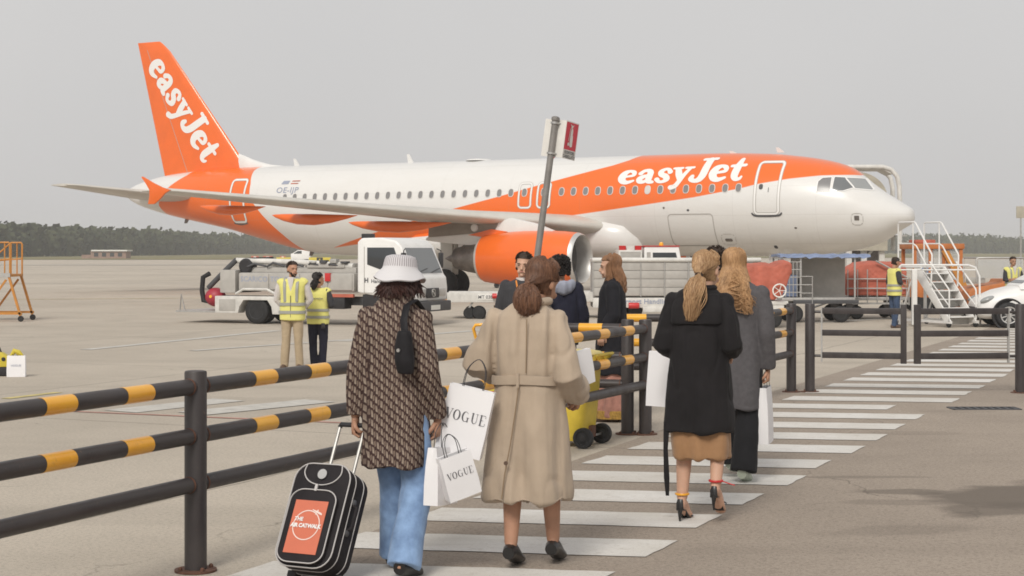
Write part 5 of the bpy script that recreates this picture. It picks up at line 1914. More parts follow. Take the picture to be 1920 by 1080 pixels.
bx_b = nb.math('MINIMUM', nb.math('SUBTRACT', .17, nb.math('ABSOLUTE', nb.math('SUBTRACT', fu, .78))), nb.math('SUBTRACT', .30, nb.math('ABSOLUTE', nb.math('SUBTRACT', fv3, .5))))
light = nb.ramp(bx_a, -.03, .05)
mid_ = nb.ramp(bx_b, -.03, .05)
c_ = nb.mix(mid_, (.050, .028, .026), (.21, .155, .122))
c_ = nb.mix(light, c_, nb.mix(nb.ramp(fv, .2, .8), (.34, .275, .22), (.24, .185, .147)))
nb.l(nb.mix(nb.math('MULTIPLY', nb.ramp(nb.noise(tc.outputs['Object'], 90, 2), .35, .7), .3), c_, (.07, .045, .038)), nb.b.inputs['Base Color'])

# striped bucket hat
m = mat('hat_stripe', (.7, .66, .70), .8)
nb = NB(m)
tc = nb.n('TexCoord')
sp = nb.n('SeparateXYZ')
nb.l(tc.outputs['Object'], sp.inputs[0])
ang = nb.math('ARCTAN2', sp.outputs[1], sp.outputs[0])
w = nb.ramp(nb.math('SINE', nb.math('MULTIPLY', ang, 46.0)), -.25, .35)
crown = nb.ramp(sp.outputs[2], .052, .056)
nb.l(nb.mix(nb.math('MULTIPLY', w, nb.math('MULTIPLY', crown, .75)), (.64, .625, .635), (.22, .18, .20)), nb.b.inputs['Base Color'])


# ------------------------------------------------------------------ figure kit (normalised to a 1.75 m body facing +Y)
def joints(**kw):
    J = dict(ankL=(-.095, -.02, .075), kneL=(-.10, .015, .48), hipL=(-.09, 0, .90), ankR=(.095, -.02, .075), kneR=(.10, .015, .48), hipR=(.09, 0, .90),
             shoL=(-.185, -.01, 1.42), elbL=(-.245, -.03, 1.13), wriL=(-.25, .05, .88), shoR=(.185, -.01, 1.42), elbR=(.245, -.03, 1.13), wriR=(.25, .05, .88),
             neck=(0, -.01, 1.475), head=(0, .012, 1.515), yaw=0, pitch=0, roll=0)
    J.update(kw)
    return {k: (Vector(v) if isinstance(v, tuple) else v) for k, v in J.items()}


def head_matrix(J):
    return Matrix.Translation(J['head']) @ Matrix.Rotation(R(J['yaw']), 4, 'Z') @ Matrix.Rotation(R(J['pitch']), 4, 'X') @ Matrix.Rotation(R(J['roll']), 4, 'Y')


HEAD = [(.0, .026, .070, .010), (.018, .040, .090, -.012), (.045, .050, .098, -.045), (.075, .058, .100, -.068), (.105, .066, .101, -.084), (.135, .071, .100, -.096), (.165, .074, .097, -.102), (.190, .071, .088, -.098), (.212, .060, .068, -.084), (.228, .040, .040, -.058), (.236, .016, .008, -.028)]


def head_geo(mb, HM):
    st = len(mb.v)
    rings = []
    for z, hw, yf, yb in HEAD:
        cy, hd = (yf + yb) / 2, (yf - yb) / 2
        rings.append([(hw * math.cos(2 * math.pi * k / 24), cy + hd * math.sin(2 * math.pi * k / 24), z) for k in range(24)])
    mb.loft(rings)
    mb.tube([(0, .092, .128), (0, .108, .100), (0, .121, .078), (0, .100, .068)], [.008, .012, .017, .012], 8)     # nose
    for s in (-1, 1):
        mb.ball((s * .078, -.005, .105), (.012, .022, .034), 10, 7)
        mb.ball((s * .034, .092, .05), (.018, .012, .02), 8, 6)
    mb.ball((0, .094, .047), (.024, .012, .014), 8, 6)
    mb.ball((0, .088, .013), (.022, .014, .014), 8, 6)
    mb.tube([(-.055, .082, .132), (-.02, .099, .136), (.02, .099, .136), (.055, .082, .132)], .010, 6)
    mb.xf(HM, st)


def hand_geo(mb, wrist, d, palm_n, curl=1.0, s=1.0, side=1):
    """palm and five bent fingers; d along the hand, palm_n out of the palm"""
    d = Vector(d).normalized()
    n = (Vector(palm_n) - d * Vector(palm_n).dot(d)).normalized()
    a = d.cross(n) * side                                     # towards the thumb
    w = Vector(wrist)
    mb.tube([w - d * .03, w + d * .02 * s, w + d * .055 * s, w + d * .09 * s], [(.022 * s, .022 * s), (.03 * s, .02 * s), (.041 * s, .017 * s), (.038 * s, .013 * s)] if abs(a.dot(frame_from(d)[0])) > .7 else [(.022 * s, .022 * s), (.02 * s, .03 * s), (.017 * s, .041 * s), (.013 * s, .038 * s)], 12)
    for i, (o, ln) in enumerate(((.028, .072), (.0095, .08), (-.0095, .075), (-.027, .06))):
        p = w + d * .085 * s + a * o * s
        L = ln * s
        pts = [p - d * .02 * s, p]
        ang = 0
        q = p.copy()
        for j, fr in enumerate((.45, .32, .23)):
            ang += curl * (1.05, 1.25, .8)[j]
            q = q + (d * math.cos(ang) + n * math.sin(ang)) * L * fr
            pts.append(q.copy())
        mb.tube(pts, [.0095 * s, .0092 * s, .0085 * s, .0078 * s, .006 * s], 8)
    p = w + d * .025 * s + a * .026 * s
    mb.tube([p - d * .01, p + (a * .7 + d * .6 + n * .35).normalized() * .035 * s, p + (a * .45 + d * .75 + n * .6 * curl).normalized() * .062 * s, p + (a * .1 + d * .85 + n * .95 * curl).normalized() * .078 * s], [.014 * s, .0125 * s, .0105 * s, .008 * s], 8)


def foot_geo(mb, ank, heel=0.0, toe_dir=(0, 1, 0), s=1.0, grow=0.0, pitch=0.0):
    a = Vector(ank)
    t = Vector(toe_dir).normalized()
    base = a.z - .075
    up = Vector((0, 0, 1))
    t2 = (t * math.cos(pitch) - up * math.sin(pitch)).normalized()
    P = lambda f, z: a + t2 * f * s + Vector((0, 0, z - .075))
    drop = lambda f: -heel * max(0, min(1, (f + .03) / .15))
    mb.tube([P(-.062, .035), P(-.03, .04), P(.03, .045 + drop(.03) * .6), P(.09, .035 + drop(.09)), P(.15, .024 + drop(.15)), P(.19, .02 + drop(.19))],
            [(.028 + grow, .03 + grow), (.034 + grow, .042 + grow), (.036 + grow, .045 + grow), (.042 + grow, .034 + grow), (.042 + grow, .024 + grow), (.026 + grow, .014 + grow)], 12)


def limb_leg(mb, J, s, r=(.088, .07, .052, .056, .038), grow=0.0, top=None, low=None):
    h, k, a = J['hip' + s], J['kne' + s], J['ank' + s]
    pts = [h, h.lerp(k, .5), k, k.lerp(a, .32) + Vector((0, -.012, 0)), a]
    rr = [x + grow for x in r]
    mb.tube(pts, rr, 14)


def limb_arm(mb, J, s, r=(.052, .044, .037, .036, .026), grow=0.0):
    h, k, a = J['sho' + s], J['elb' + s], J['wri' + s]
    mb.tube([h, h.lerp(k, .5), k, k.lerp(a, .35), a], [x + grow for x in r], 12)


def body_mesh(J, voxel=.011, female=True, hands=None, heel=(0, 0), feet=True, toes=((0, 1, 0), (0, 1, 0)), fpitch=(0, 0)):
    mb = MB()
    nk = J['neck']
    mb.body([(.84, .10, .08), (.90, .165 if female else .155, .105), (1.0, .15, .095), (1.10, .122 if female else .14, .085), (1.22, .14 if female else .155, .098), (1.34, .152 if female else .165, .09), (1.42, .135 if female else .15, .07), (1.465, .07, .058)], 24, 2.1)
    for s in 'LR':
        limb_leg(mb, J, s)
        limb_arm(mb, J, s, (.044, .040, .035, .034, .026))
        mb.ball(J['sho' + s] - Vector((0, 0, .02)), .038, 10, 7)
    mb.tube([nk - Vector((0, 0, .06)), nk, J['head'] + Vector((0, .0, .05))], [.062, .054, .052], 14)
    head_geo(mb, head_matrix(J))
    if feet:
        for i, s in enumerate('LR'):
            foot_geo(mb, J['ank' + s], heel[i], toes[i], 1, 0, fpitch[i])
    me = remesh(mb, voxel, 2)
    if hands:
        # the hands keep their separate fingers, so they are added to the same mesh afterwards
        b = bmesh.new()
        b.from_mesh(me)
        hb = MB()
        for hnd in hands:
            hand_geo(hb, *hnd)
        tmp = hb.mesh('tmp')
        b.from_mesh(tmp)
        b.to_mesh(me)
        b.free()
        bpy.data.meshes.remove(tmp)
    return me


def face_parts(root, J, voxel=0, brows='brow', beard=None, beardmat=None):
    HM = head_matrix(J)
    for s in (-1, 1):
        MB().ball((s * .033, .0935, .113), (.0105, .006, .0048), 10, 7).xf(HM).build('eye', 'eye_dark', root, smooth=60)
        MB().tube([(s * .016, .106, .130), (s * .034, .103, .136), (s * .054, .088, .130)], [.003, .004, .002], 6).xf(HM).build('eyebrow', brows, root, smooth=60)
    MB().tube([(-.023, .101, .049), (0, .109, .050), (.023, .101, .049)], [.003, .006, .003], 6).xf(HM).build('mouth', 'lips', root, smooth=60)
    if beard:
        mb = MB()
        for i in range(420):
            a = random.uniform(-1.45, 1.45)
            z = random.uniform(-.008, .062)
            if abs(a) < .32 and .036 < z < .056:
                continue
            hw = float(np.interp(z, [h[0] for h in HEAD], [h[1] for h in HEAD]))
            yf = float(np.interp(z, [h[0] for h in HEAD], [h[2] for h in HEAD]))
            yb = float(np.interp(z, [h[0] for h in HEAD], [h[3] for h in HEAD]))
            p = Vector((hw * math.sin(a), (yf + yb) / 2 + (yf - yb) / 2 * math.cos(a), z))
            o = Vector((math.sin(a), math.cos(a), -.4)).normalized()
            mb.tube([p - o * .004, p + o * .008 + Vector((0, 0, -.006))], [.0065, .002], 4)
        mb.xf(HM).build('beard', beardmat, root, smooth=60)


def folds(seed, amp=.008, fine=.004, flare=None, stretch=(7, 7, 2.4), pleat=0.0):
    """cloth relief: long soft folds plus finer creases"""
    def f(c, n):
        d = amp * vnoise(c * np.array(stretch), seed) + fine * vnoise(c * np.array([17, 17, 9]), seed + 1)
        rid = 1 - np.abs(vnoise(c * np.array([9, 9, 4.5]), seed + 2))
        d = d - amp * .9 * np.clip(rid - .78, 0, 1) * 3
        if pleat:
            w = vnoise(c * np.array([24, 10, 1.5]), seed + 8)
            d = d + pleat * (np.abs(w) ** .7 * np.sign(w))
        if flare:
            z0, z1, k, nf = flare
            t = np.clip((z0 - c[:, 2]) / (z0 - z1), 0, 1)
            a = np.arctan2(c[:, 1], c[:, 0])
            d = d + k * t * np.sin(a * nf + 3 * vnoise(c * np.array([2, 2, 1.2]), seed + 5))
        return c + n * d[:, None]
    return f


def hair_strands(paths, r=.007, n=5):
    mb = MB()
    for p in paths:
        k = len(p)
        mb.tube(p, [r * (.75 + .35 * math.sin(math.pi * min(1, (i + 1.5) / k))) * (1 if i < k - 1 else .3) for i in range(k)], n)
    return mb


def cap_surface(a, ph, off=.0):
    """point on the scalp: a = azimuth from the back (0) round the head, ph = 0 at the crown to 1 at the ear line"""
    z = .125 + .115 * math.cos(ph * math.pi / 2)
    hw = float(np.interp(z, [h[0] for h in HEAD], [h[1] for h in HEAD]))
    yf = float(np.interp(z, [h[0] for h in HEAD], [h[2] for h in HEAD]))
    yb = float(np.interp(z, [h[0] for h in HEAD], [h[3] for h in HEAD]))
    hw, hd, cy = hw + off, (yf - yb) / 2 + off, (yf + yb) / 2
    return Vector((hw * math.sin(a), cy - hd * math.cos(a), z + off * math.cos(ph * math.pi / 2)))


def cap_base(mb, off=.012, back_z=.03, front_z=.165, top_z=9):
    """solid hair mass hugging the skull"""
    rings = []
    for z, hw, yf, yb in HEAD:
        if z < back_z or z > top_z:
            continue
        cy, hd = (yf + yb) / 2, (yf - yb) / 2
        ring = []
        for k in range(28):
            t = 2 * math.pi * k / 28
            x, y = (hw + off) * math.cos(t), (hd + off) * math.sin(t)
            lim = front_z
            if z < lim and y > -.005:
                y = min(y, -.005 + .1 * max(0, (z - .09)))
                x *= .97
            ring.append((x, cy + y, z + (off if z > .2 else 0)))
        rings.append(ring)
    mb.loft(rings)


def short_hair(root, J, m, length=.02, n=700, curly=False, off=.010, back_z=.045):
    mb = MB()
    cap_base(mb, off, back_z, .17)
    for i in range(n):
        a = random.uniform(-2.5, 2.5)
        ph = math.sqrt(random.uniform(0, 1)) * (1.35 if abs(a) < 1.6 else .78)
        if abs(a) > 1.9:
            ph = min(ph, .62)
        p = cap_surface(a, min(ph, 1.0), off * .6)
        if ph > 1:
            p.z -= (ph - 1) * .16
            p.x *= 1 - (ph - 1) * .12
        o = (p - Vector((0, 0, .11))).normalized()
        fl = Vector((0, .4, -.3)) if abs(a) > 1.6 else Vector((random.uniform(-.3, .3), -.25, -.75))
        if curly:
            o2 = (o + Vector((random.gauss(0, .6), random.gauss(0, .6), random.gauss(0, .6))) * .8).normalized()
            mb.tube([p, p + o * length * .6, p + o * length + o2 * length * .5, p + o * length * .7 + o2 * length * .9], [.009, .008, .006, .003], 5)
        else:
            d = (o * .8 + fl * .6).normalized()
            mb.tube([p - o * .004, p + d * length * .5, p + d * length], [.006, .005, .0015], 4)
    mb.xf(head_matrix(J)).build('hair', m, root, smooth=60)


def flow_hair(root, J, m, kind='long', n=260, length=.34, seed=1, part=0.0, spread=.10, back=-.05, tie=None, r=.0075):
    """long hair: strands follow the skull, then fall"""
    rnd = random.Random(seed)
    HM = head_matrix(J)
    base = MB()
    cap_base(base, .012, .03, .185)
    base.xf(HM)
    paths = []
    nk = J['neck']
    for i in range(n):
        side_ = rnd.choice((-1, 1))
        a_end = side_ * rnd.uniform(.0, 2.05)
        st = rnd.uniform(0, .35)
        pts = []
        off = rnd.uniform(.008, .020)
        for j in range(7):
            ph = st + (1.08 - st) * j / 6
            aa = a_end * (.35 + .65 * min(1, ph))
            if abs(a_end) > 1.5 and j < 3:
                aa = a_end
            q = cap_surface(aa, min(1, ph), off)
            if ph > 1:
                q.z -= (ph - 1) * .2
            pts.append(HM @ q)
        last = pts[-1]
        if kind == 'long':
            L = length * rnd.uniform(.75, 1.08)
            sx = last.x
            ph0 = rnd.uniform(0, 6.28)
            wv = rnd.uniform(.005, .015)
            for j in range(1, 11):
                t = j / 10
                x = sx * (1 - .18 * t) + spread * math.copysign(1, sx if abs(sx) > .01 else rnd.uniform(-1, 1)) * t * (.4 * rnd.uniform(.6, 1.2)) + wv * math.sin(ph0 + t * 11) * t
                y = last.y + (back - .02) * math.sin(math.pi * min(1, t * 1.3) / 2) * (1 if abs(a_end) < 1.5 else .25) + wv * math.cos(ph0 + t * 9) * t
                pts.append(Vector((x, y, last.z - L * t)))
        elif kind == 'tail':
            T_ = Vector(tie)
            pts = pts[:5]
            tp = pts[-1]
            for j in range(1, 4):
                t = j / 3
                q = tp.lerp(T_, t)
                q += (q - (HM @ Vector((0, 0, .12)))).normalized() * .012 * math.sin(math.pi * t)
                pts.append(q + Vector((rnd.gauss(0, .004), rnd.gauss(0, .004), rnd.gauss(0, .004))))
            ph0 = rnd.uniform(0, 6.28)
            ox_, oy_ = rnd.gauss(0, .0155), rnd.gauss(0, .013)
            L = length * rnd.uniform(.7, 1.05)
            for j in range(1, 11):
                t = j / 10
                fat = math.sin(math.pi * min(1, .12 + t * .75)) ** .8
                pts.append(T_ + Vector((ox_ * fat * 1.5 + spread * t + .010 * math.sin(ph0 + t * 8), -.035 * math.sin(t * 2.6) + oy_ * fat + back * t, -L * t)))
        elif kind == 'tucked':
            # drawn down to the nape and rolled into a soft low bun
            Cb = Vector(tie)
            pts = pts[:6]
            tp = pts[-1]
            ph = rnd.uniform(-1.45, 1.45)
            rx, ry, rz = .078 * rnd.uniform(.80, 1.06), .060 * rnd.uniform(.8, 1.08), length * .5 * rnd.uniform(.88, 1.06)
            tw = rnd.uniform(-.35, .35) + .25
            for j in range(0, 10):
                t = j / 9
                th = .12 + t * 2.85
                q = Cb + Vector((rx * math.sin(ph + tw * t) * math.sin(th), -ry * math.cos(ph) * math.sin(th), rz * math.cos(th)))
                if j == 0:
                    pts.append(tp.lerp(q, .55) + Vector((0, -.012, 0)))
                pts.append(q)
        paths.append(pts)
    # a few loose flyaways
    for i in range(int(n * .10)):
        src = paths[rnd.randrange(n)]
        paths.append([q + Vector((rnd.gauss(0, .010), rnd.gauss(0, .008), rnd.gauss(0, .006))) * (j / len(src)) * 1.6 for j, q in enumerate(src)])
    st_ = hair_strands(paths[:n], r)
    fl_ = hair_strands(paths[n:], r * .35, 4)
    st_.add(fl_.v, fl_.f)
    base.add(st_.v, st_.f)
    return base.build('hair', m, root, smooth=60)


def sleeves(mb, J, r=(.078, .072, .066, .06, .056), hem=.0):
    for s in 'LR':
        h, k, a = J['sho' + s], J['elb' + s], J['wri' + s]
        e = k.lerp(a, 1 - hem)
        mb.ball(h - Vector((0, 0, .008)), r[0] * .96, 14, 10)
        mb.tube([h + Vector((-.02 if s == 'R' else .02, 0, .005)), h.lerp(k, .35), h.lerp(k, .75), k, k.lerp(e, .35), k.lerp(e, .75), e], [r[0], r[0], r[1], r[2], r[2], r[3], r[4]], 16)


def garment(name, mb, m, root, voxel=.011, smooth=3, disp=None):
    return obj(name, remesh(mb, voxel, smooth, disp), m, root, 180)


def trousers(root, J, m, seed=1, r=(.10, .088, .072, .068, .066), waist=1.03, hem=.0, voxel=.011, amp=.007):
    mb = MB()
    mb.body([(.80, .10, .08), (.86, .17, .115), (.95, .17, .115), (waist, .15, .105)], 24, 2.1)
    for s in 'LR':
        h, k, a = J['hip' + s], J['kne' + s], J['ank' + s] + Vector((0, 0, hem - .03))
        mb.tube([h, h.lerp(k, .45), k, k.lerp(a, .5), a], list(r), 16)
    return garment('trousers', mb, m, root, voxel, 2, folds(seed, amp, .004, stretch=(8, 8, 5)))


def shoes(root, J, m, heel=(0, 0), toes=((0, 1, 0), (0, 1, 0)), grow=.008, pitch=(0, 0)):
    for i, s in enumerate('LR'):
        mb = MB()
        foot_geo(mb, J['ank' + s], heel[i], toes[i], 1.04, grow, pitch[i])
        mb.build('shoe', m, root, smooth=60)


def vest(root, J, seed=2, back_text=None, open_front=True, side_cut=None):
    mb = MB()
    mb.body([(.80, .205, .15), (.88, .21, .152), (1.0, .205, .145), (1.12, .19, .135), (1.25, .20, .14), (1.36, .215, .135), (1.43, .205, .11), (1.475, .12, .085)], 28, 2.5)
    for s in (-1, 1):
        mb.tube([(s * .13, 0, 1.42), (s * .19, -.005, 1.41), (s * .215, -.01, 1.385)], [.072, .076, .072], 12)
    v = garment('vest', mb, 'vest_yellow', root, .013, 2, folds(seed, .006, .004))
    for z in (1.06, .93):
        k = float(np.interp(z, [.88, 1.0, 1.12], [.213, .208, .195]))
        d = float(np.interp(z, [.88, 1.0, 1.12], [.155, .149, .140]))
        rg = MB()
        rr = []
        for kx in range(40):
            t = 2 * math.pi * kx / 40
            c_, s_ = math.cos(t), math.sin(t)
            rr.append((math.copysign(abs(c_) ** .8, c_), math.copysign(abs(s_) ** .8, s_)))
        rings = [[((k + e) * a, (d + e) * b, z + dz) for a, b in rr] for e, dz in ((.006, -.025), (.013, -.024), (.013, .024), (.006, .025))]
        rg.loft(rings, caps=False).build('reflective_band', 'vest_strip', v, smooth=50)
    if open_front:
        MB().prism([(-.055, 1.50), (.055, 1.50), (.035, 1.38), (0, 1.25), (-.035, 1.38)], .115, .146).build('open_neck', 'shirt_pale', v, bevel=.01)
        for s in (-1, 1):
            MB().tube([(s * .095, .130, 1.1), (s * .10, .142, 1.28), (s * .105, .125, 1.40), (s * .11, .02, 1.49)], [(.024, .006)] * 4, 8).build('reflective_strap', 'vest_strip', v, smooth=60)
        MB().bb(-.004, .004, .138, .158, .85, 1.2).build('zip', 'dark_grey', v)
    if back_text:
        lettering(back_text, .058, 'print_dark', v, Matrix.Translation((0, -.163, 1.28)) @ Matrix.Rotation(R(90), 4, 'X'), .001)
    return v

# ================================================================== the people in the picture
def person(label, x, y, rotz, k=1.0, z=0.0, group=None):
    return thing('person', label, 'person', (x, y, z), R(rotz), group, k)


def W2(root_xy, rotz, k, p):
    """world position of a figure-local point"""
    c, s = math.cos(R(rotz)), math.sin(R(rotz))
    return Vector((root_xy[0] + k * (p[0] * c - p[1] * s), root_xy[1] + k * (p[0] * s + p[1] * c), k * p[2]))


# --- patterned coat and bucket hat -------------------------------------------------
HX, HY, HR, HK = -.682, 9.70, -20, 1.057
p = person('person seen from behind in a brown patterned coat, striped bucket hat and blue jeans', HX, HY, HR, HK)
J = joints(wriL=(-.232, -.03, .865), elbL=(-.216, -.05, 1.14), wriR=(.226, .06, .86), elbR=(.220, -.06, 1.15), shoL=(-.165, -.01, 1.43), shoR=(.165, -.01, 1.43),
           ankL=(-.07, .16, .10), kneL=(-.06, .12, .50), ankR=(.12, -.16, .11), kneR=(.12, .02, .49), yaw=-12, head=(.02, .02, 1.515), neck=(.01, 0, 1.475))
bm = body_mesh(J, .011, False, hands=[(J['wriL'], (-.02, .02, -1), (.95, .2, 0), .95, 1.0, 1), (J['wriR'], (0, .05, -1), (-1, .1, 0), .9, 1.0, -1)])
obj('body', bm, 'skin_tan', p, 180)
mb = MB()
mb.body([(.605, .196, .160, .0, -.01), (.66, .196, .16, 0, -.01), (.80, .194, .155), (.95, .190, .15), (1.10, .182, .14), (1.25, .182, .138), (1.36, .186, .13), (1.43, .178, .112), (1.48, .14, .095), (1.53, .095, .085, .01, 0), (1.565, .085, .08, .01, 0)], 32, 2.4)
sleeves(mb, J, (.068, .068, .064, .062, .058), .06)
garment('coat', mb, 'coat_print', p, .0095, 3, folds(21, .010, .004, (1.1, .6, .010, 5), pleat=.006))
MB().body([(1.525, .092, .088, .01, 0), (1.55, .098, .092, .01, 0), (1.585, .095, .09, .012, 0)], 28, 2.0).build('collar', 'coat_print', p, smooth=60)
trousers(p, J, 'denim', 31, (.105, .10, .092, .09, .095))
shoes(p, J, 'shoe_black', toes=((0, 1, 0), (0, 1, -.2)))
# hair below the hat, then the hat
rnd = random.Random(5)
paths = []
HM = head_matrix(J)
for i in range(460):
    a = rnd.uniform(-2.0, 2.0)
    q = cap_surface(a, .92, .010)
    q2 = cap_surface(a, 1.0, .022)
    fl = rnd.uniform(.045, .11)
    o = Vector((math.sin(a), -math.cos(a), 0))
    paths.append([HM @ q, HM @ q2, HM @ (q2 + o * .012 + Vector((0, 0, -fl * .5))), HM @ (q2 + o * rnd.uniform(.0, .035) + Vector((rnd.uniform(-.035, .035), rnd.uniform(-.015, .015), -fl)))])
h = hair_strands(paths, .0052)
h.xf(Matrix())
base = MB()
cap_base(base, .012, .06, .185, .15)
base.xf(HM)
h.add(base.v, base.f)
h.build('hair', 'hair_auburn', p, smooth=60)
MB().tube([(.080, -.01, .118), (.084, .05, .122), (.07, .10, .12)], .005, 6).xf(HM).build('glasses', 'red_lens', p)
hat = MB().lathe([(.136, -.024), (.139, -.020), (.118, .012), (.096, .040), (.092, .052), (.084, .095), (.077, .110), (.054, .119), (0, .122)], n=48, caps=False)
hat.lathe([(.135, -.026), (.114, .010), (.092, .038), (.088, .052), (.080, .093), (0, .117)], n=48, caps=False)
hat.v = [(x, y, z + (.012 * math.sin(2 * math.atan2(y, x) + .7) + .005 * math.sin(5 * math.atan2(y, x))) * min(1, max(0, (math.hypot(x, y) - .09) / .04))) for x, y, z in hat.v]
hw = hat.build('bucket_hat', 'hat_stripe', None, smooth=60)
hw.matrix_world = Matrix.Translation((HX, HY, 0)) @ Matrix.Rotation(R(HR), 4, 'Z') @ Matrix.Scale(HK, 4) @ HM @ Matrix.Translation((0, -.006, .138)) @ Matrix.Rotation(R(-5), 4, 'X') @ Matrix.Diagonal((1, 1.16, 1, 1))
tag(hw, 'white bucket hat with thin dark stripes on the head of the person in patterned coat', 'hat')
# black shoulder bag
sb = thing('shoulder_bag', 'small black shoulder bag hanging on the back of the patterned coat', 'bag', (HX, HY, 0), R(HR), scale=HK)
mb = MB().tube([(.135, -.19, 1.36), (.135, -.195, 1.28), (.14, -.195, 1.20), (.14, -.185, 1.135)], [(.035, .03), (.05, .034), (.056, .036), (.045, .03)], 14)
obj('pouch', remesh(mb, .009, 2, folds(77, .005, .003)), 'strap_black', sb, 180)
MB().tube([(.135, -.18, 1.34), (.12, -.165, 1.42), (.12, -.12, 1.50), (.125, -.02, 1.525), (.13, .10, 1.45)], [(.022, .006)] * 5, 8).build('strap', 'strap_black', sb, smooth=60)
MB().lathe([(.010, 0), (.010, .012), (0, .013)], (.12, -.24, 1.26), 'Y', 12).build('clasp', 'steel', sb)

# --- beige trench coat ----------------------------------------------------------------
TX, TY, TR, TK = .096, 9.9, -14, 1.054
p = person('woman seen from behind in a belted beige trench coat carrying a white shopping bag', TX, TY, TR, TK)
J = joints(shoL=(-.180, -.01, 1.43), elbL=(-.275, -.08, 1.16), wriL=(-.225, .12, 1.10), shoR=(.180, -.01, 1.43), elbR=(.245, -.08, 1.10), wriR=(.252, .13, .98),
           head=(.055, .04, 1.512), neck=(.03, .01, 1.475), yaw=-24, pitch=-8, roll=6, ankL=(-.085, -.06, .14), kneL=(-.09, .03, .52), ankR=(.12, .12, .14), kneR=(.11, .1, .53))
bm = body_mesh(J, .011, True, hands=[(J['wriL'], (.15, .35, -.9), (.9, .2, .1), 1.0, .95, 1), (J['wriR'], (0, .6, -.8), (-.9, .2, 0), .9, .95, -1)], heel=(.055, .055))
obj('body', bm, 'skin_tan', p, 180)
mb = MB()
mb.body([(.393, .252, .20, -.005, 0), (.45, .25, .198), (.65, .232, .185), (.85, .215, .17), (1.02, .195, .148), (1.075, .186, .138), (1.13, .196, .147), (1.25, .202, .152), (1.36, .205, .142), (1.43, .19, .122), (1.475, .150, .102, .01, 0), (1.515, .095, .09, .03, .01)], 32, 2.4)
sleeves(mb, J, (.072, .080, .086, .086, .080), .10)
garment('coat', mb, 'trench_beige', p, .0095, 3, folds(41, .013, .005, (1.0, .4, .014, 6), stretch=(9, 9, 2.0), pleat=.013))
# belt, loops, back vent and shoulder flap
rr = [(math.copysign(abs(math.cos(t)) ** .83, math.cos(t)), math.copysign(abs(math.sin(t)) ** .83, math.sin(t))) for t in np.linspace(0, 2 * math.pi, 49)[:-1]]
rings = [[((.192 + e) * a, (.146 + e) * b, 1.075 + dz + .004 * math.sin(3 * math.atan2(b, a))) for a, b in rr] for e, dz in ((.004, -.026), (.014, -.025), (.015, .0), (.014, .025), (.004, .026))]
belt = MB().loft(rings, caps=False).build('belt', 'trench_beige', p, smooth=60)
for x, y in ((-.02, -.162),):
    MB().bb(x - .008, x + .008, y - .012, y + .006, 1.035, 1.115).build('belt_loop', 'trench_beige', belt)
cloth('trench_seam_shade', (.29, .21, .135), .1, 5)  # darker trench tone: shade of the vent groove and back seam put into colour
MB().tube([(-.012, -.178, 1.04), (-.03, -.186, .9), (-.055, -.198, .72), (-.085, -.212, .55), (-.10, -.216, .42)], [(.004, .006)] * 5, 6).build('back_vent', 'trench_seam_shade', p, smooth=60)
MB().tube([(.03, -.158, 1.42), (.03, -.166, 1.30), (.025, -.158, 1.12)], [(.0035, .004)] * 3, 6).build('back_seam', 'trench_seam_shade', p, smooth=60)
MB().lathe([(.012, 0), (.012, .006), (0, .007)], (-.075, -.222, .62), 'Y', 10).build('button', 'shoe_brown', p)
mb = MB()
MB().tube([(.03 + .088 * math.cos(t), .008 + .085 * math.sin(t), 1.505 + .012 * math.cos(t)) for t in np.linspace(0, 2 * math.pi, 22)], .024, 10).build('collar', 'trench_beige', p, smooth=60)
flow_hair(p, J, 'hair_brown', 'tucked', 1000, .185, 3, tie=(.015, -.078, 1.522), r=.0044)
shoes(p, J, 'shoe_black', (.055, .055), grow=.006)

# --- black coat, ponytail, tan skirt, high heels ------------------------------------
BX, BY, BR, BK = 1.317, 11.6, -20, 1.03
p = person('woman with a blonde ponytail in a black coat, tan skirt and high heels', BX, BY, BR, BK, .085)
J = joints(shoL=(-.172, -.01, 1.42), elbL=(-.232, -.05, 1.13), wriL=(-.20, .17, 1.04), shoR=(.172, -.01, 1.42), elbR=(.230, -.06, 1.13), wriR=(.18, .18, 1.07),
           head=(.045, .02, 1.512), neck=(.025, .0, 1.475), yaw=-14, ankL=(-.115, -.03, .075), kneL=(-.105, .03, .48), ankR=(.135, -.10, .185), kneR=(.122, .07, .555), hipR=(.09, 0, .91))
HT = .085
bm = body_mesh(J, .0105, True, hands=[(J['wriL'], (.1, .4, -.9), (.9, .1, 0), .9, .92, 1), (J['wriR'], (-.2, .5, -.8), (-.9, .2, 0), .8, .92, -1)], heel=(HT, HT), fpitch=(0, .35))
obj('body', bm, 'skin_light', p, 180)
mb = MB()
mb.body([(.352, .20, .145, .015, 0), (.45, .205, .15, .01, 0), (.65, .20, .15), (.88, .18, .13)], 30, 2.3)
garment('skirt', mb, 'skirt_tan', p, .010, 2, folds(53, .008, .005, (.8, .35, .012, 7)))
mb = MB()
mb.body([(.535, .232, .182, -.0, -.01), (.60, .236, .184), (.75, .228, .178), (.95, .212, .166), (1.10, .196, .152), (1.25, .195, .145), (1.36, .198, .135), (1.43, .185, .115), (1.475, .14, .098), (1.515, .085, .085, .02, 0)], 32, 2.5)
sleeves(mb, J, (.068, .074, .078, .076, .064), .05)
garment('coat', mb, 'coat_black', p, .0095, 3, folds(51, .012, .006, (1.1, .55, .012, 5), pleat=.006))
mb = MB().body([(1.262, .186, .130, 0, -.033), (1.30, .187, .130, 0, -.033), (1.38, .184, .120, 0, -.029), (1.43, .170, .102, 0, -.023), (1.47, .14, .09, 0, -.01)], 32, 2.8)
garment('storm_flap', mb, 'coat_black', p, .010, 2, folds(57, .004, .003))
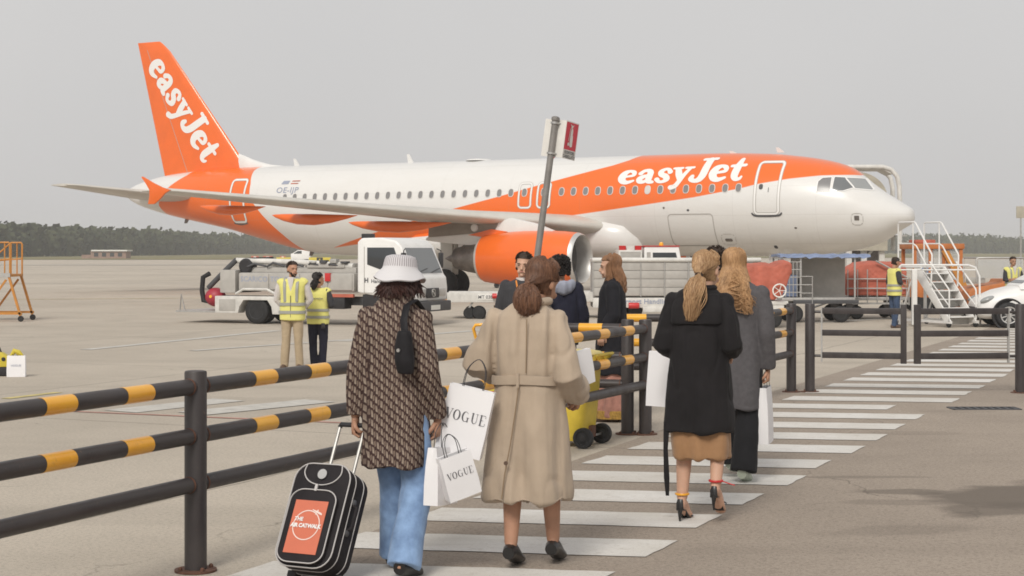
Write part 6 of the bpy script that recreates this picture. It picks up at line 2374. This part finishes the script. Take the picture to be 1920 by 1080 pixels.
MB().tube([(.025 + .076 * math.cos(t), .0 + .075 * math.sin(t), 1.51) for t in np.linspace(0, 2 * math.pi, 20)], .020, 8).build('collar', 'coat_black', p, smooth=60)
MB().tube([(-.20, -.12, .60), (-.205, -.13, .42), (-.20, -.12, .22), (-.195, -.12, .10)], [(.022, .004), (.016, .004), (.02, .004), (.012, .003)], 8).build('belt_end', 'coat_black', p, smooth=60)
flow_hair(p, J, 'hair_blonde', 'tail', 800, .30, 8, tie=(.025, -.125, 1.600), spread=-.045, back=-.02, r=.0042)
MB().tube([(.025 + .022 * math.cos(t), -.128, 1.592 + .02 * math.sin(t)) for t in np.linspace(0, 6.283, 14)], .009, 6).build('hair_tie', 'hair_dark', p, smooth=60)
for i, s in enumerate('LR'):
    a = J['ank' + s]
    sh = MB()
    drop = -HT
    b0 = a.z - .075
    P = (lambda f, z, a=a, b0=b0: (a.x, a.y + f, b0 + z - (.035 if s == 'R' and f > .08 else 0)))
    sh.tube([P(-.05, .004), P(.02, -.01), P(.09, -HT + .015), P(.15, -HT + .006), P(.205, -HT + .006)], [(.026, .005), (.024, .005), (.036, .006), (.04, .006), (.02, .005)], 10)
    sh.tube([P(-.055, .01), P(-.068, -.04), P(-.058, -HT + .002)], [.020, .010, .006], 8)
    sh.tube([P(-.062, .0), P(-.066, .05), P(-.055, .075)], [(.026, .010), (.024, .008), (.018, .006)], 8)
    sh.tube([(a.x - .045, a.y + .13, b0 - HT + .02), (a.x, a.y + .12, b0 - HT + .05), (a.x + .045, a.y + .13, b0 - HT + .02)], [(.014, .004)] * 3, 6)
    o = sh.build('high_heel', 'shoe_black', p, smooth=60)
    MB().tube([(a.x + .043 * math.cos(t), a.y + .045 * math.sin(t), a.z + .03) for t in np.linspace(0, 6.283, 16)], .008, 6).build('ankle_strap', 'red_paint' if s == 'R' else 'band_yellow', o, smooth=60)
    if s == 'R':
        MB().tube([(a.x + .04, a.y, a.z + .03), (a.x + .08, a.y - .01, a.z + .02), (a.x + .13, a.y, a.z + .005)], [(.008, .003)] * 3, 6).build('ribbon', 'red_paint', o)

# --- grey coat, long wavy hair ----------------------------------------------------------
GX, GY, GR, GK = 1.862, 13.6, -18, 1.06
p = person('woman with long wavy blonde hair seen from behind in a grey coat and black trousers', GX, GY, GR, GK, .05)
J = joints(wriR=(.222, .04, .82), elbR=(.225, -.04, 1.11), shoR=(.178, -.01, 1.42), wriL=(-.23, .05, .85), yaw=4, head=(-.035, .02, 1.512), ankL=(-.09, .18, .11), ankR=(.055, -.10, .075), kneR=(.08, .0, .48), kneL=(-.09, .14, .5))
bm = body_mesh(J, .011, True, hands=[(J['wriR'], (0, .05, -1), (-1, .1, 0), .95, .95, -1), (J['wriL'], (0, .05, -1), (1, .1, 0), .9, .95, 1)], heel=(.045, .045))
obj('body', bm, 'skin_warm', p, 180)
mb = MB()
mb.body([(.515, .185, .145), (.60, .188, .147), (.8, .188, .145), (1.0, .182, .138), (1.15, .178, .132), (1.28, .186, .132), (1.38, .195, .125), (1.43, .19, .11), (1.475, .14, .095), (1.51, .085, .08)], 30, 2.4)
sleeves(mb, J, (.074, .072, .066, .062, .058), .06)
garment('coat', mb, 'coat_grey', p, .0105, 3, folds(61, .006, .002, (1.0, .5, .008, 4)))
trousers(p, J, 'trouser_black', 65, (.10, .10, .095, .098, .105), hem=.0)
shoes(p, J, 'shoe_mint', (.045, .045))
flow_hair(p, J, 'hair_sandy', 'long', 1100, .34, 12, spread=.22, back=-.075, r=.0046)

# --- tall person almost hidden between the two women ---------------------------------------
p = person('tall dark haired person almost hidden between the two blonde women', 1.90, 15.4, -20, 1.10)
J = joints(yaw=20)
obj('body', body_mesh(J, .014, False), 'skin_tan', p, 180)
mb = MB().body([(.85, .18, .13), (1.1, .18, .13), (1.3, .2, .135), (1.42, .19, .11), (1.49, .09, .08)], 24, 2.3)
sleeves(mb, J)
garment('jacket', mb, 'polo_dark', p, .014, 2, folds(71))
trousers(p, J, 'jeans_dark', 72, voxel=.014)
shoes(p, J, 'shoe_black')
short_hair(p, J, 'hair_dark', .022, 500)

# --- three people waiting behind the guard rail ----------------------------------------------
p = person('woman in profile with long light brown hair and a black coat behind the guard rail', 1.12, 18.45, 83, 1.055)
J = joints(yaw=6, wriR=(.23, .02, .86), wriL=(-.22, .10, .92), pitch=-3)
obj('body', body_mesh(J, .010, True, hands=[(J['wriL'], (0, .1, -1), (1, 0, 0), .6, .95, 1), (J['wriR'], (0, .1, -1), (-1, 0, 0), .6, .95, -1)]), 'skin_light', p, 180)
face_parts(p, J)
mb = MB().body([(.50, .20, .175), (.7, .205, .178), (1.0, .20, .16), (1.2, .195, .15), (1.36, .20, .14), (1.43, .19, .115), (1.48, .12, .09), (1.515, .085, .08)], 30, 2.3)
sleeves(mb, J, (.078, .075, .07, .065, .06), .04)
garment('coat', mb, 'wool_black', p, .012, 3, folds(81, .007, .003, (1, .5, .012, 5)))
mb = MB().body([(.05, .20, .19), (.2, .185, .175), (.6, .16, .15)], 26, 2.2)
garment('dress', mb, 'dress_pink', p, .012, 2, folds(82, .012, .005, (.7, .05, .02, 7)))
MB().body([(.035, .205, .195), (.12, .20, .19)], 30, 2.2).build('dress_hem', 'gold_trim', p, smooth=60)
flow_hair(p, J, 'hair_lightbrown', 'long', 420, .26, 14, spread=.06, back=-.03, r=.0058)
shoes(p, J, 'shoe_brown')

p = person('person with short curly black hair in a navy jacket with a grey hood, back turned', .545, 18.75, 12, 1.035)
J = joints(yaw=20)
obj('body', body_mesh(J, .013, False), 'skin_tan', p, 180)
mb = MB().body([(.80, .205, .15), (1.0, .21, .155), (1.2, .215, .155), (1.36, .22, .145), (1.43, .205, .12), (1.49, .11, .09)], 28, 2.4)
sleeves(mb, J, (.09, .088, .08, .076, .07), .04)
garment('jacket', mb, 'navy', p, .012, 2, folds(91, .010, .005))
mb = MB().tube([(-.13, .03, 1.47), (-.12, -.08, 1.47), (-.06, -.15, 1.44), (.0, -.17, 1.43), (.06, -.15, 1.44), (.12, -.08, 1.47), (.13, .03, 1.47)], [(.035, .05), (.045, .06), (.05, .08), (.05, .09), (.05, .08), (.045, .06), (.035, .05)], 12)
garment('hood', mb, 'hood_grey', p, .011, 2, folds(92, .008, .004))
trousers(p, J, 'trouser_black', 93, voxel=.014)
shoes(p, J, 'shoe_black')
short_hair(p, J, 'hair_black', .026, 900, curly=True, off=.014)

p = person('young man with short dark hair facing the camera behind the guard rail', .125, 18.35, 176, 1.068)
J = joints(yaw=-8, pitch=-2, roll=-4)
obj('body', body_mesh(J, .0085, False), 'skin_light', p, 180)
face_parts(p, J)
mb = MB().body([(.85, .185, .135), (1.05, .18, .13), (1.25, .195, .14), (1.38, .205, .13), (1.44, .185, .11), (1.485, .085, .075)], 28, 2.4)
sleeves(mb, J, (.07, .066, .06, .056, .05), .05)
garment('jacket', mb, 'polo_dark', p, .012, 2, folds(95, .006, .004))
MB().tube([(-.07, .09, 1.47), (-.05, .14, 1.38), (-.02, .16, 1.25), (.02, .16, 1.25), (.05, .14, 1.38), (.07, .09, 1.47)], [(.012, .004)] * 6, 6).build('lanyard', 'lanyard', p)
MB().body([(1.455, .078, .078, 0, .012), (1.50, .072, .074, 0, .014)], 22, 2.0).build('shirt_collar', 'shirt_pale', p, smooth=60)
trousers(p, J, 'trouser_black', 96, voxel=.014)
shoes(p, J, 'shoe_black')
short_hair(p, J, 'hair_dark', .018, 800)

# --- two workers in yellow vests by the truck ---------------------------------------------------
VM = 'workers in yellow vests'
p = person('bearded man in an open yellow vest and beige trousers standing before the truck', -3.52, 26.5, 176, .985, group=VM)
J = joints(yaw=38, wriL=(-.10, -.17, .95), wriR=(.10, -.17, .95), elbL=(-.27, -.09, 1.13), elbR=(.27, -.09, 1.13), ankL=(-.12, 0, .075), ankR=(.13, .02, .075))
obj('body', body_mesh(J, .0105, False, hands=[(J['wriL'], (.7, -.2, -.5), (0, 1, 0), .5, .95, 1), (J['wriR'], (-.7, -.2, -.5), (0, 1, 0), .5, .95, -1)]), 'skin_warm', p, 180)
face_parts(p, J, beard=True, beardmat='hair_dark')
mb = MB().body([(.90, .17, .12), (1.1, .165, .12), (1.3, .185, .125), (1.41, .185, .105), (1.475, .085, .075), (1.50, .07, .07, 0, .005)], 26, 2.3)
sleeves(mb, J, (.075, .07, .062, .056, .05), .25)
garment('shirt', mb, 'shirt_pale', p, .012, 2, folds(101, .007, .004))
vest(p, J, 102)
trousers(p, J, 'chino', 103, (.10, .09, .076, .07, .066))
shoes(p, J, 'shoe_brown')
short_hair(p, J, 'hair_dark', .012, 650, off=.007)

p = person('short woman with a dark ponytail in a yellow vest, back turned, before the truck', -3.18, 27.1, -6, .875, group=VM)
J = joints(yaw=-48, elbR=(.27, -.03, 1.14), wriR=(.12, .18, 1.10), elbL=(-.26, -.02, 1.14), wriL=(-.10, .18, 1.08), ankL=(-.07, 0, .075), ankR=(.075, .03, .075))
obj('body', body_mesh(J, .0115, True, hands=[(J['wriR'], (-.7, .5, .1), (0, -.5, -1), .5, .95, -1)]), 'skin_warm', p, 180)
face_parts(p, J)
mb = MB().body([(.95, .165, .12), (1.1, .15, .115), (1.3, .175, .125), (1.41, .175, .10), (1.475, .08, .075)], 24, 2.3)
sleeves(mb, J, (.068, .064, .056, .05, .045), .75)
garment('shirt', mb, 'polo_dark', p, .013, 2, folds(111, .006, .004))
vest(p, J, 112, back_text='Supervision', open_front=False)
MB().bb(.10, .17, -.19, -.15, .72, .82).build('belt_pouch', 'black_plastic', p, bevel=.012)
trousers(p, J, 'trouser_navy', 113, (.115, .10, .082, .076, .075))
shoes(p, J, 'shoe_brown')
flow_hair(p, J, 'hair_black', 'tail', 200, .20, 15, tie=(-.03, -.112, 1.64), spread=-.015, back=-.02, r=.0070)

# --- workers on the right -------------------------------------------------------------------------
p = person('worker in a yellow vest, cap and jeans standing at the mobile steps', XP(1677, 40.7), 40.7, -72, .99, group=VM)
J = joints(elbR=(.25, .0, 1.15), wriR=(.16, .2, 1.05), pitch=-10, ankL=(-.09, .1, .075), ankR=(.09, -.08, .075))
obj('body', body_mesh(J, .013, False, hands=[(J['wriR'], (-.3, .9, .1), (-1, 0, -.3), .6, .95, -1)]), 'skin_tan', p, 180)
mb = MB().body([(.92, .17, .125), (1.1, .165, .125), (1.3, .185, .13), (1.41, .185, .105), (1.475, .085, .08)], 24, 2.3)
sleeves(mb, J, (.07, .068, .062, .056, .05), .65)
garment('shirt', mb, 'polo_dark', p, .014, 2, folds(121, .006, .004))
vest(p, J, 122)
trousers(p, J, 'jeans_dark', 123, voxel=.013)
shoes(p, J, 'shoe_brown')
short_hair(p, J, 'hair_dark', .012, 300)
hm = head_matrix(J)
MB().lathe([(.086, .0), (.088, .02), (.078, .05), (.045, .075), (0, .08)], (0, 0, 0), n=20).tube([(0, .07, .008), (0, .12, .0), (0, .15, -.008)], [(.06, .008), (.055, .006), (.03, .004)], 10).xf(hm @ Matrix.Translation((0, 0, .155))).build('cap', 'polo_dark', p, smooth=60)

p = person('worker with folded arms in a yellow vest behind the white car at right', XP(1899, 44.0), 44.0, 188, .99, group=VM)
J = joints(elbR=(.25, .05, 1.12), wriR=(-.05, .20, 1.17), elbL=(-.25, .05, 1.12), wriL=(.06, .22, 1.13))
obj('body', body_mesh(J, .013, False, hands=[(J['wriR'], (-1, 0, .1), (0, -1, 0), .4, .95, -1), (J['wriL'], (1, 0, .1), (0, -1, 0), .4, .95, 1)]), 'skin_tan', p, 180)
face_parts(p, J)
mb = MB().body([(.92, .17, .125), (1.1, .165, .125), (1.3, .185, .13), (1.41, .185, .105), (1.475, .085, .08)], 24, 2.3)
sleeves(mb, J, (.07, .068, .062, .056, .05), .7)
garment('shirt', mb, 'polo_dark', p, .014, 2, folds(131, .006, .004))
vest(p, J, 132)
trousers(p, J, 'trouser_black', 133, voxel=.014)
shoes(p, J, 'shoe_black')
short_hair(p, J, 'hair_dark', .012, 300)

# ================================================================== carried things and street furniture
def bag(label, w, d, h, c, yaw, roll=0.0, pitch=0.0, text=None, tsize=.05, tz=.55, handle=True, hl=.17, group='white paper shopping bags'):
    """paper carrier bag; c is the middle of its base"""
    o = thing('shopping_bag', label, 'bag', c, 0, group)
    o.rotation_euler = (R(pitch), R(roll), R(yaw))
    t = .003
    b = MB()
    zt = h
    # four leaves with gussets folded in, open at the top
    P = [(-w / 2, -d / 2), (w / 2, -d / 2), (w / 2 - .0, 0), (w / 2, d / 2), (-w / 2, d / 2), (-w / 2 + .0, 0)]
    gus = d * .22
    ring = lambda k, z, ins: [(-w / 2 + ins, -d / 2 * k, z), (0, -d / 2 * k - .004, z), (w / 2 - ins, -d / 2 * k, z), (w / 2 - gus * (1 - k) * 2 - ins, 0, z), (w / 2 - ins, d / 2 * k, z), (0, d / 2 * k + .004, z), (-w / 2 + ins, d / 2 * k, z), (-w / 2 + gus * (1 - k) * 2 + ins, 0, z)]
    rings = [ring(1, 0, 0), ring(.98, h * .35, -.002), ring(.85, h * .7, .001), ring(.6, h, .002), ring(.55, h - .004, .006), ring(.8, h * .7, .006), ring(.95, h * .3, .005)]
    b.loft(rings)
    b.build('paper_body', 'paper_white', o, smooth=30)
    if handle:
        for s in (-1, 1):
            pts = [(-w * .22, s * d * .28, h - .03), (-w * .2, s * d * .2, h + hl * .6), (0, s * d * .05, h + hl), (w * .2, s * d * .2, h + hl * .6), (w * .22, s * d * .28, h - .03)]
            MB().tube([tuple(q) for q in crom(pts, 4)], .0024, 6).build('cord_handle', 'paper_cord', o, smooth=60)
    if text:
        st, adv = glyph_strokes(text, DIDONE, .12)
        S = tsize
        yb = lambda z: -d / 2 * float(np.interp(z, [0, h * .35, h * .7, h], [1, .98, .85, .6])) - .0055
        me = region(sd_strokes(st), -.1, adv + .1, -.1, 1.1, .02, lambda a, b_: ((a - adv / 2) * S, yb(tz * h + b_ * S * 1.25), tz * h + b_ * S * 1.25), 'lettering')
        obj('lettering', me, 'print_dark', o, 0)
    return o


bag('large white VOGUE paper bag held by the woman in the trench coat', .275, .10, .40, (XP(859, 9.72), 9.72, ZP(851, 9.72)), -8, 13, 0, 'VOGUE', .048, .50)
bag('smaller tilted white VOGUE paper bag beside the blue jeans', .20, .09, .26, (XP(869, 9.55), 9.55, ZP(929, 9.55)), 22, -17, 6, 'VOGUE', .032, .50, hl=.12)
bag('white paper bag seen edge on between the blue jeans and the tilted bag', .28, .09, .33, (XP(826, 9.62), 9.62, ZP(945, 9.62)), 68, 4, 0, hl=.14)
bag('white paper bag partly behind the black coat by the double posts', .30, .10, .40, (XP(1250, 12.15), 12.15, ZP(762, 12.15)), -10, 3, 0, hl=.10)
bag('narrow white paper bag hanging from the hand of the woman in grey', .26, .085, .46, (XP(1436, 13.62), 13.62, ZP(829, 13.62)), 72, -2, 0, hl=.12)
bag('thin white bag under the right arm of the woman in the trench coat', .20, .05, .21, (XP(1092, 10.05), 10.05, ZP(722, 10.05)), 50, -10, 0, handle=False)
b_ = bag('white paper bag standing on the apron at the left edge', .27, .12, .32, (XP(31, 24.9), 24.9, 0.002), 8, 0, 0, hl=.08)
lettering('VOGUE', .045, 'print_grey', b_, Matrix.Translation((0, -.062, .17)) @ Matrix.Rotation(R(90), 4, 'X'))
MB().tube([(-.09, 0, .30), (-.03, 0, .39), (.03, .0, .36), (.09, 0, .31)], [.02, .04, .045, .02], 8).build('tissue', 'sign_yellow', b_)
yb_ = thing('tool_case', 'yellow and black case standing beside the white bag at the left edge', 'case', (XP(2, 25.1), 25.1, 0), R(10))
MB().prism([(-.35, .14), (.13, .14), (.13, .28), (.02, .36), (-.2, .38), (-.35, .3)], -.12, .12).build('upper_shell', 'sign_yellow', yb_, bevel=.02)
MB().bb(-.35, .12, -.115, .115, .01, .139).build('lower_shell', 'black_plastic', yb_, bevel=.015)
MB().tube([(-.15, 0, .37), (-.13, 0, .43), (-.02, 0, .42), (0, 0, .36)], .014, 8).build('handle', 'black_plastic', yb_)
MB().cyl((.05, -.13, .26), (.05, -.118, .26), .03, 14).build('latch', 'black_plastic', yb_)

# ------------------------------------------------------------------ rolling suitcase
SC = thing('suitcase', 'black rolling suitcase with pale piping and an orange poster on its front', 'suitcase', (-1.155, 9.32, .035))
SC.rotation_mode = 'XYZ'
SC.rotation_euler = (R(-27), 0, R(-26))
cloth('case_fabric', (.020, .017, .019), .2, 9, .7)
mat('piping', (.52, .50, .49), .5)
mat('poster_orange', (.60, .16, .09), .6, var=.04)
mat('poster_pale', (.80, .66, .60), .6)
CW, CD, CH = .37, .23, .61
shape = sd_rrect(0, CH / 2, CW / 2, CH / 2, .10)
bodyp = []
for t in range(4):
    cx_, cz_ = ((1, 1), (-1, 1), (-1, -1), (1, -1))[t]
    for k in range(7):
        a = math.pi / 2 * t + math.pi / 2 * k / 6
        bodyp.append(((CW / 2 - .10) * cx_ + .10 * math.cos(a), CH / 2 + (CH / 2 - .10) * cz_ + .10 * math.sin(a) + .05))
MB().prism(bodyp, -CD / 2, CD / 2).build('shell', 'case_fabric', SC, bevel=.018, smooth=50)
for y in (-CD / 2 + .004, -CD / 2 + .075, CD / 2 - .06):
    MB().tube([(a * 1.005, y, z) for a, z in bodyp] + [(bodyp[0][0] * 1.005, y, bodyp[0][1])], .0045 if y < -CD / 2 + .01 else .0035, 6).build('piping', 'piping', SC, smooth=60)
MB().prism([(x * .82, .05 + (z - .05) * .70 + .015) for x, z in bodyp], -CD / 2 - .035, -CD / 2 + .01).build('front_pocket', 'case_fabric', SC, bevel=.015, smooth=50)
pk = [(x * .82, -CD / 2 - .034, .05 + (z - .05) * .70 + .015) for x, z in bodyp]
MB().tube(pk + [pk[0]], .0042, 6).build('piping', 'piping', SC, smooth=60)
up = [(-.115, -CD / 2 - .004, .655), (-.122, -CD / 2 - .006, .60), (-.08, -CD / 2 - .006, .55), (0, -CD / 2 - .006, .53), (.08, -CD / 2 - .006, .55), (.122, -CD / 2 - .006, .60), (.115, -CD / 2 - .004, .655)]
MB().tube([tuple(q) for q in crom(up, 4)], .0042, 6).build('piping', 'piping', SC, smooth=60)
MB().lathe([(.03, 0), (.03, .006), (.02, .011), (0, .012)], (0, -CD / 2 - .012, .595), 'Y', 20).build('badge', 'aluminium', SC)
MB().bb(-.008, .008, -CD / 2 - .04, -CD / 2 - .03, .485, .525).build('zip_pull', 'piping', SC)
PY = -CD / 2 - .039
pos = MB().bb(-.108, .108, PY, PY + .003, .115, .425).build('poster', 'poster_orange', SC)
me = region(sd_ring(lambda X, Z: np.hypot(X, Z - .28) - .085, .006), -.12, .12, .17, .41, .004, lambda a, b: (a, PY - .002, b))
obj('poster_ring', me, 'poster_pale', pos, 0)
me = region(sd_strokes([[(.02, .372, .002), (.075, .352, .006), (.085, .345, .001)], [(.045, .345, .002), (.055, .37, .004)]]), -.0, .12, .33, .40, .002, lambda a, b: (a, PY - .003, b))
obj('plane_symbol', me, 'poster_pale', pos, 0)
lettering('THE', .030, 'print_white', pos, Matrix.Translation((-.055, PY - .004, .312)) @ Matrix.Rotation(R(90), 4, 'X'), .0012)
lettering('AIR CATWALK', .031, 'print_white', pos, Matrix.Translation((0, PY - .004, .275)) @ Matrix.Rotation(R(90), 4, 'X'), .0016, .95)
for x in (-.085, .085):
    MB().tube([(x, .06, .64), (x, .06, .955)], .010, 8).build('handle_rod', 'galvanised', SC)
MB().tube([(-.085, .06, .95), (-.08, .06, .968), (.08, .06, .968), (.085, .06, .95)], .015, 10).build('grip', 'black_plastic', SC, smooth=60)
MB().tube([(CW / 2 - .01, -.02, .46), (CW / 2 + .03, -.02, .44), (CW / 2 + .03, -.02, .32), (CW / 2 - .01, -.02, .30)], .012, 8).build('side_handle', 'case_fabric', SC, smooth=60)
for z in (.47, .29):
    MB().ball((CW / 2 + .006, -.02, z), (.012, .02, .02), 10, 7).build('handle_stud', 'dark_grey', SC)
for x in (-.15, .15):
    wheel(SC, (x, .10, .02), .035, .03, axis='X', n=16)
    MB().bb(x - .03, x + .03, .05, .115, .03, .07).build('wheel_housing', 'black_plastic', SC, bevel=.008)

# ------------------------------------------------------------------ yellow wheeled bin
m = mat('bin_yellow', (.70, .52, .055), .5, var=.10, vscale=6, bump=.05)
WB = thing('wheeled_bin', 'yellow wheeled refuse bin with black wheels behind the near guard rail', 'bin', (.57, 16.18, 0), math.atan2(.91, .41))
rings = []
for z, w, d, cy in ((.06, .19, .20, .01), (.10, .205, .215, .01), (.5, .225, .245, .0), (.84, .24, .265, -.0)):
    rings.append([((w) * math.copysign(abs(math.cos(t)) ** .35, math.cos(t)), cy + d * math.copysign(abs(math.sin(t)) ** .35, math.sin(t)), z) for t in np.linspace(0, 2 * math.pi, 41)[:-1]])
MB().loft(rings).build('tub', 'bin_yellow', WB, smooth=50)
rings = []
for z, w, d in ((.84, .262, .285), (.865, .266, .29), (.87, .255, .28)):
    rings.append([(w * math.copysign(abs(math.cos(t)) ** .35, math.cos(t)), d * math.copysign(abs(math.sin(t)) ** .35, math.sin(t)), z) for t in np.linspace(0, 2 * math.pi, 41)[:-1]])
MB().loft(rings).build('rim', 'bin_yellow', WB, smooth=50)
rings = []
for z, w, d, cy in ((.872, .268, .295, .01), (.895, .27, .297, .01), (.915, .25, .275, .015), (.93, .2, .2, .03), (.935, .1, .1, .04)):
    rings.append([(w * math.copysign(abs(math.cos(t)) ** .4, math.cos(t)), cy + d * math.copysign(abs(math.sin(t)) ** .4, math.sin(t)), z) for t in np.linspace(0, 2 * math.pi, 41)[:-1]])
mat('lid_pale', (.66, .56, .22), .5, var=.1, vscale=7)
lid = MB().loft(rings).build('lid', 'lid_pale', WB, smooth=50)
for x in (-.19, 0, .19):
    MB().prism([(-.275, .86), (-.36, .90), (-.37, .885), (-.30, .80), (-.255, .74)], x - .012, x + .012, 'YZ').build('handle_bracket', 'bin_yellow', WB, bevel=.004)
MB().cyl((-.23, -.355, .893), (.23, -.355, .893), .016, 10).build('grip_bar', 'bin_yellow', WB)
MB().cyl((-.27, -.235, .10), (.27, -.235, .10), .012, 8).build('axle', 'steel', WB)
for x in (-.245, .245):
    w_ = MB().lathe([(.0, -.022), (.035, -.026), (.05, -.018), (.062, -.02), (.07, -.03), (.094, -.03), (.10, -.022), (.10, .022), (.094, .03), (.07, .03), (.062, .02), (.05, .018), (.035, .026), (0, .022)], (x, -.235, .10), 'X', 28).build('wheel', 'black_rubber', WB, smooth=40)
    MB().lathe([(.0, -.032), (.028, -.03), (.03, .03), (0, .032)], (x, -.235, .10), 'X', 16).build('hub', 'black_plastic', w_)
MB().bb(-.05, .05, -.25, -.20, .09, .20).build('axle_bracket', 'rust', WB)

# ------------------------------------------------------------------ wheeled fire extinguisher half hidden behind the trench coat
FE = thing('wheeled_extinguisher', 'red wheeled fire extinguisher with a yellow handle behind the woman in the trench coat', 'extinguisher', (XP(938, 16.6), 16.6, 0), R(8))
MB().lathe([(.02, .20), (.11, .21), (.14, .25), (.14, .80), (.12, .88), (.06, .94), (.035, .96), (.03, 1.0)], (0, 0, 0), n=28).build('cylinder', 'red_paint', FE, smooth=50)
MB().lathe([(.143, .50), (.143, .66)], (0, 0, 0), n=28, caps=False).build('label_band', 'sign_yellow', FE)
MB().tube([(-.12, .1, .2), (-.16, .1, .75), (-.24, .05, 1.02), (-.27, .02, 1.12), (-.25, .0, 1.155), (-.16, .0, 1.16)], .016, 10).build('handle', 'band_yellow', FE, smooth=60)
MB().tube([(.03, 0, .98), (.12, -.08, .95), (.16, -.12, .7), (.1, -.17, .45), (-.05, -.17, .4)], .014, 8).build('hose', 'black_rubber', FE, smooth=60)
MB().cyl((-.2, .12, .16), (.2, .12, .16), .012, 8).build('axle', 'steel', FE)
for x in (-.2, .2):
    wheel(FE, (x, .12, .16), .16, .05, axis='X')

# ------------------------------------------------------------------ leaning fire extinguisher sign
SP = thing('extinguisher_sign', 'leaning grey pole with a red and white fire extinguisher sign', 'sign', (XP(971, 20.6), 20.6, 0))
SP.rotation_euler = (0, R(7.55), 0)
mat('pole_grey', (.25, .235, .22), .5, .3, var=.15, vscale=6)
MB().cyl((0, 0, -.05), (0, 0, 3.58), .041, 18).build('pole', 'pole_grey', SP, smooth=50)
MB().lathe([(.052, 3.555), (.052, 3.59), (.03, 3.605), (0, 3.607)], n=18).build('pole_cap', 'pole_grey', SP)
mat('sign_red', (.62, .015, .045), .4)
mat('sign_white', (.72, .70, .66), .45, var=.06, vscale=5)
Z0, Z1 = 3.10, 3.57
A0 = Vector((.14, -.04, 0))
dR_, dL_ = Vector((.46, .88, 0)).normalized(), Vector((-.86, .50, 0)).normalized()
WR = .36


def quad(name, o, d, w, z0, z1, off, m, parent, th=.004):
    nrm = Vector((d.y, -d.x, 0))
    if nrm.y > 0:
        nrm = -nrm
    mb = MB()
    a, b = o + nrm * off, o + d * w + nrm * off
    mb.add([(a.x, a.y, z0), (b.x, b.y, z0), (b.x, b.y, z1), (a.x, a.y, z1), *[(q.x - nrm.x * th, q.y - nrm.y * th, z) for q, z in ((a, z0), (b, z0), (b, z1), (a, z1))]],
           [(0, 1, 2, 3), (7, 6, 5, 4), (0, 4, 5, 1), (1, 5, 6, 2), (2, 6, 7, 3), (3, 7, 4, 0)])
    return mb.build(name, m, parent, smooth=0)


quad('blank_face', A0, dL_, .30, Z0, Z1, 0, 'sign_white', SP)
gf = quad('graphic_face', A0 + Vector((.004, 0, 0)), dR_, WR, Z0, Z1, 0, 'sign_white', SP)
quad('red_field', A0 + dR_ * .012, dR_, WR - .024, Z0 + .115, Z1 - .012, .004, 'sign_red', gf, .003)
nr = Vector((dR_.y, -dR_.x, 0))
pic = [[(.16, .16, .03), (.165, .30, .032), (.168, .33, .026)], [(.165, .35, .012), (.165, .385, .012)], [(.12, .40, .007), (.15, .385, .008), (.185, .385, .006), (.20, .40, .005)],
       [(.155, .38, .006), (.12, .345, .006), (.105, .28, .006), (.10, .20, .007)], [(.10, .155, .022), (.101, .156, .022)], [(.2, .15, .012), (.2, .26, .01)], [(.16, .14, .018), (.2, .14, .012)]]
me = region(sd_strokes(pic), .05, .26, .10, .43, .004, lambda a, b: tuple(A0 + dR_ * (a + .01) + nr * .009 + Vector((0, 0, Z0 + .03 + b))), 'pictogram')
obj('pictogram', me, 'sign_white', gf, 0)
for i, tx in enumerate(('ESTINTORE', 'CARRELLATO')):
    me = text_mesh(tx, .055, .001)
    for v_ in me.vertices:
        q = A0 + dR_ * (WR / 2 + v_.co.x) + nr * .007
        v_.co = (q.x, q.y, Z0 + .08 - i * .05 + v_.co.y)
    me.materials.clear()
    obj('lettering', me, 'print_dark', gf, 0)
for z in (Z0 + .04, Z1 - .05):
    MB().lathe([(.049, z - .012), (.056, z - .012), (.056, z + .012), (.049, z + .012)], n=18, closed=True).build('clamp', 'steel', SP)
    MB().bar((.04, 0, z), (.14, .02, z), .02, .02).build('clamp_arm', 'steel', SP)
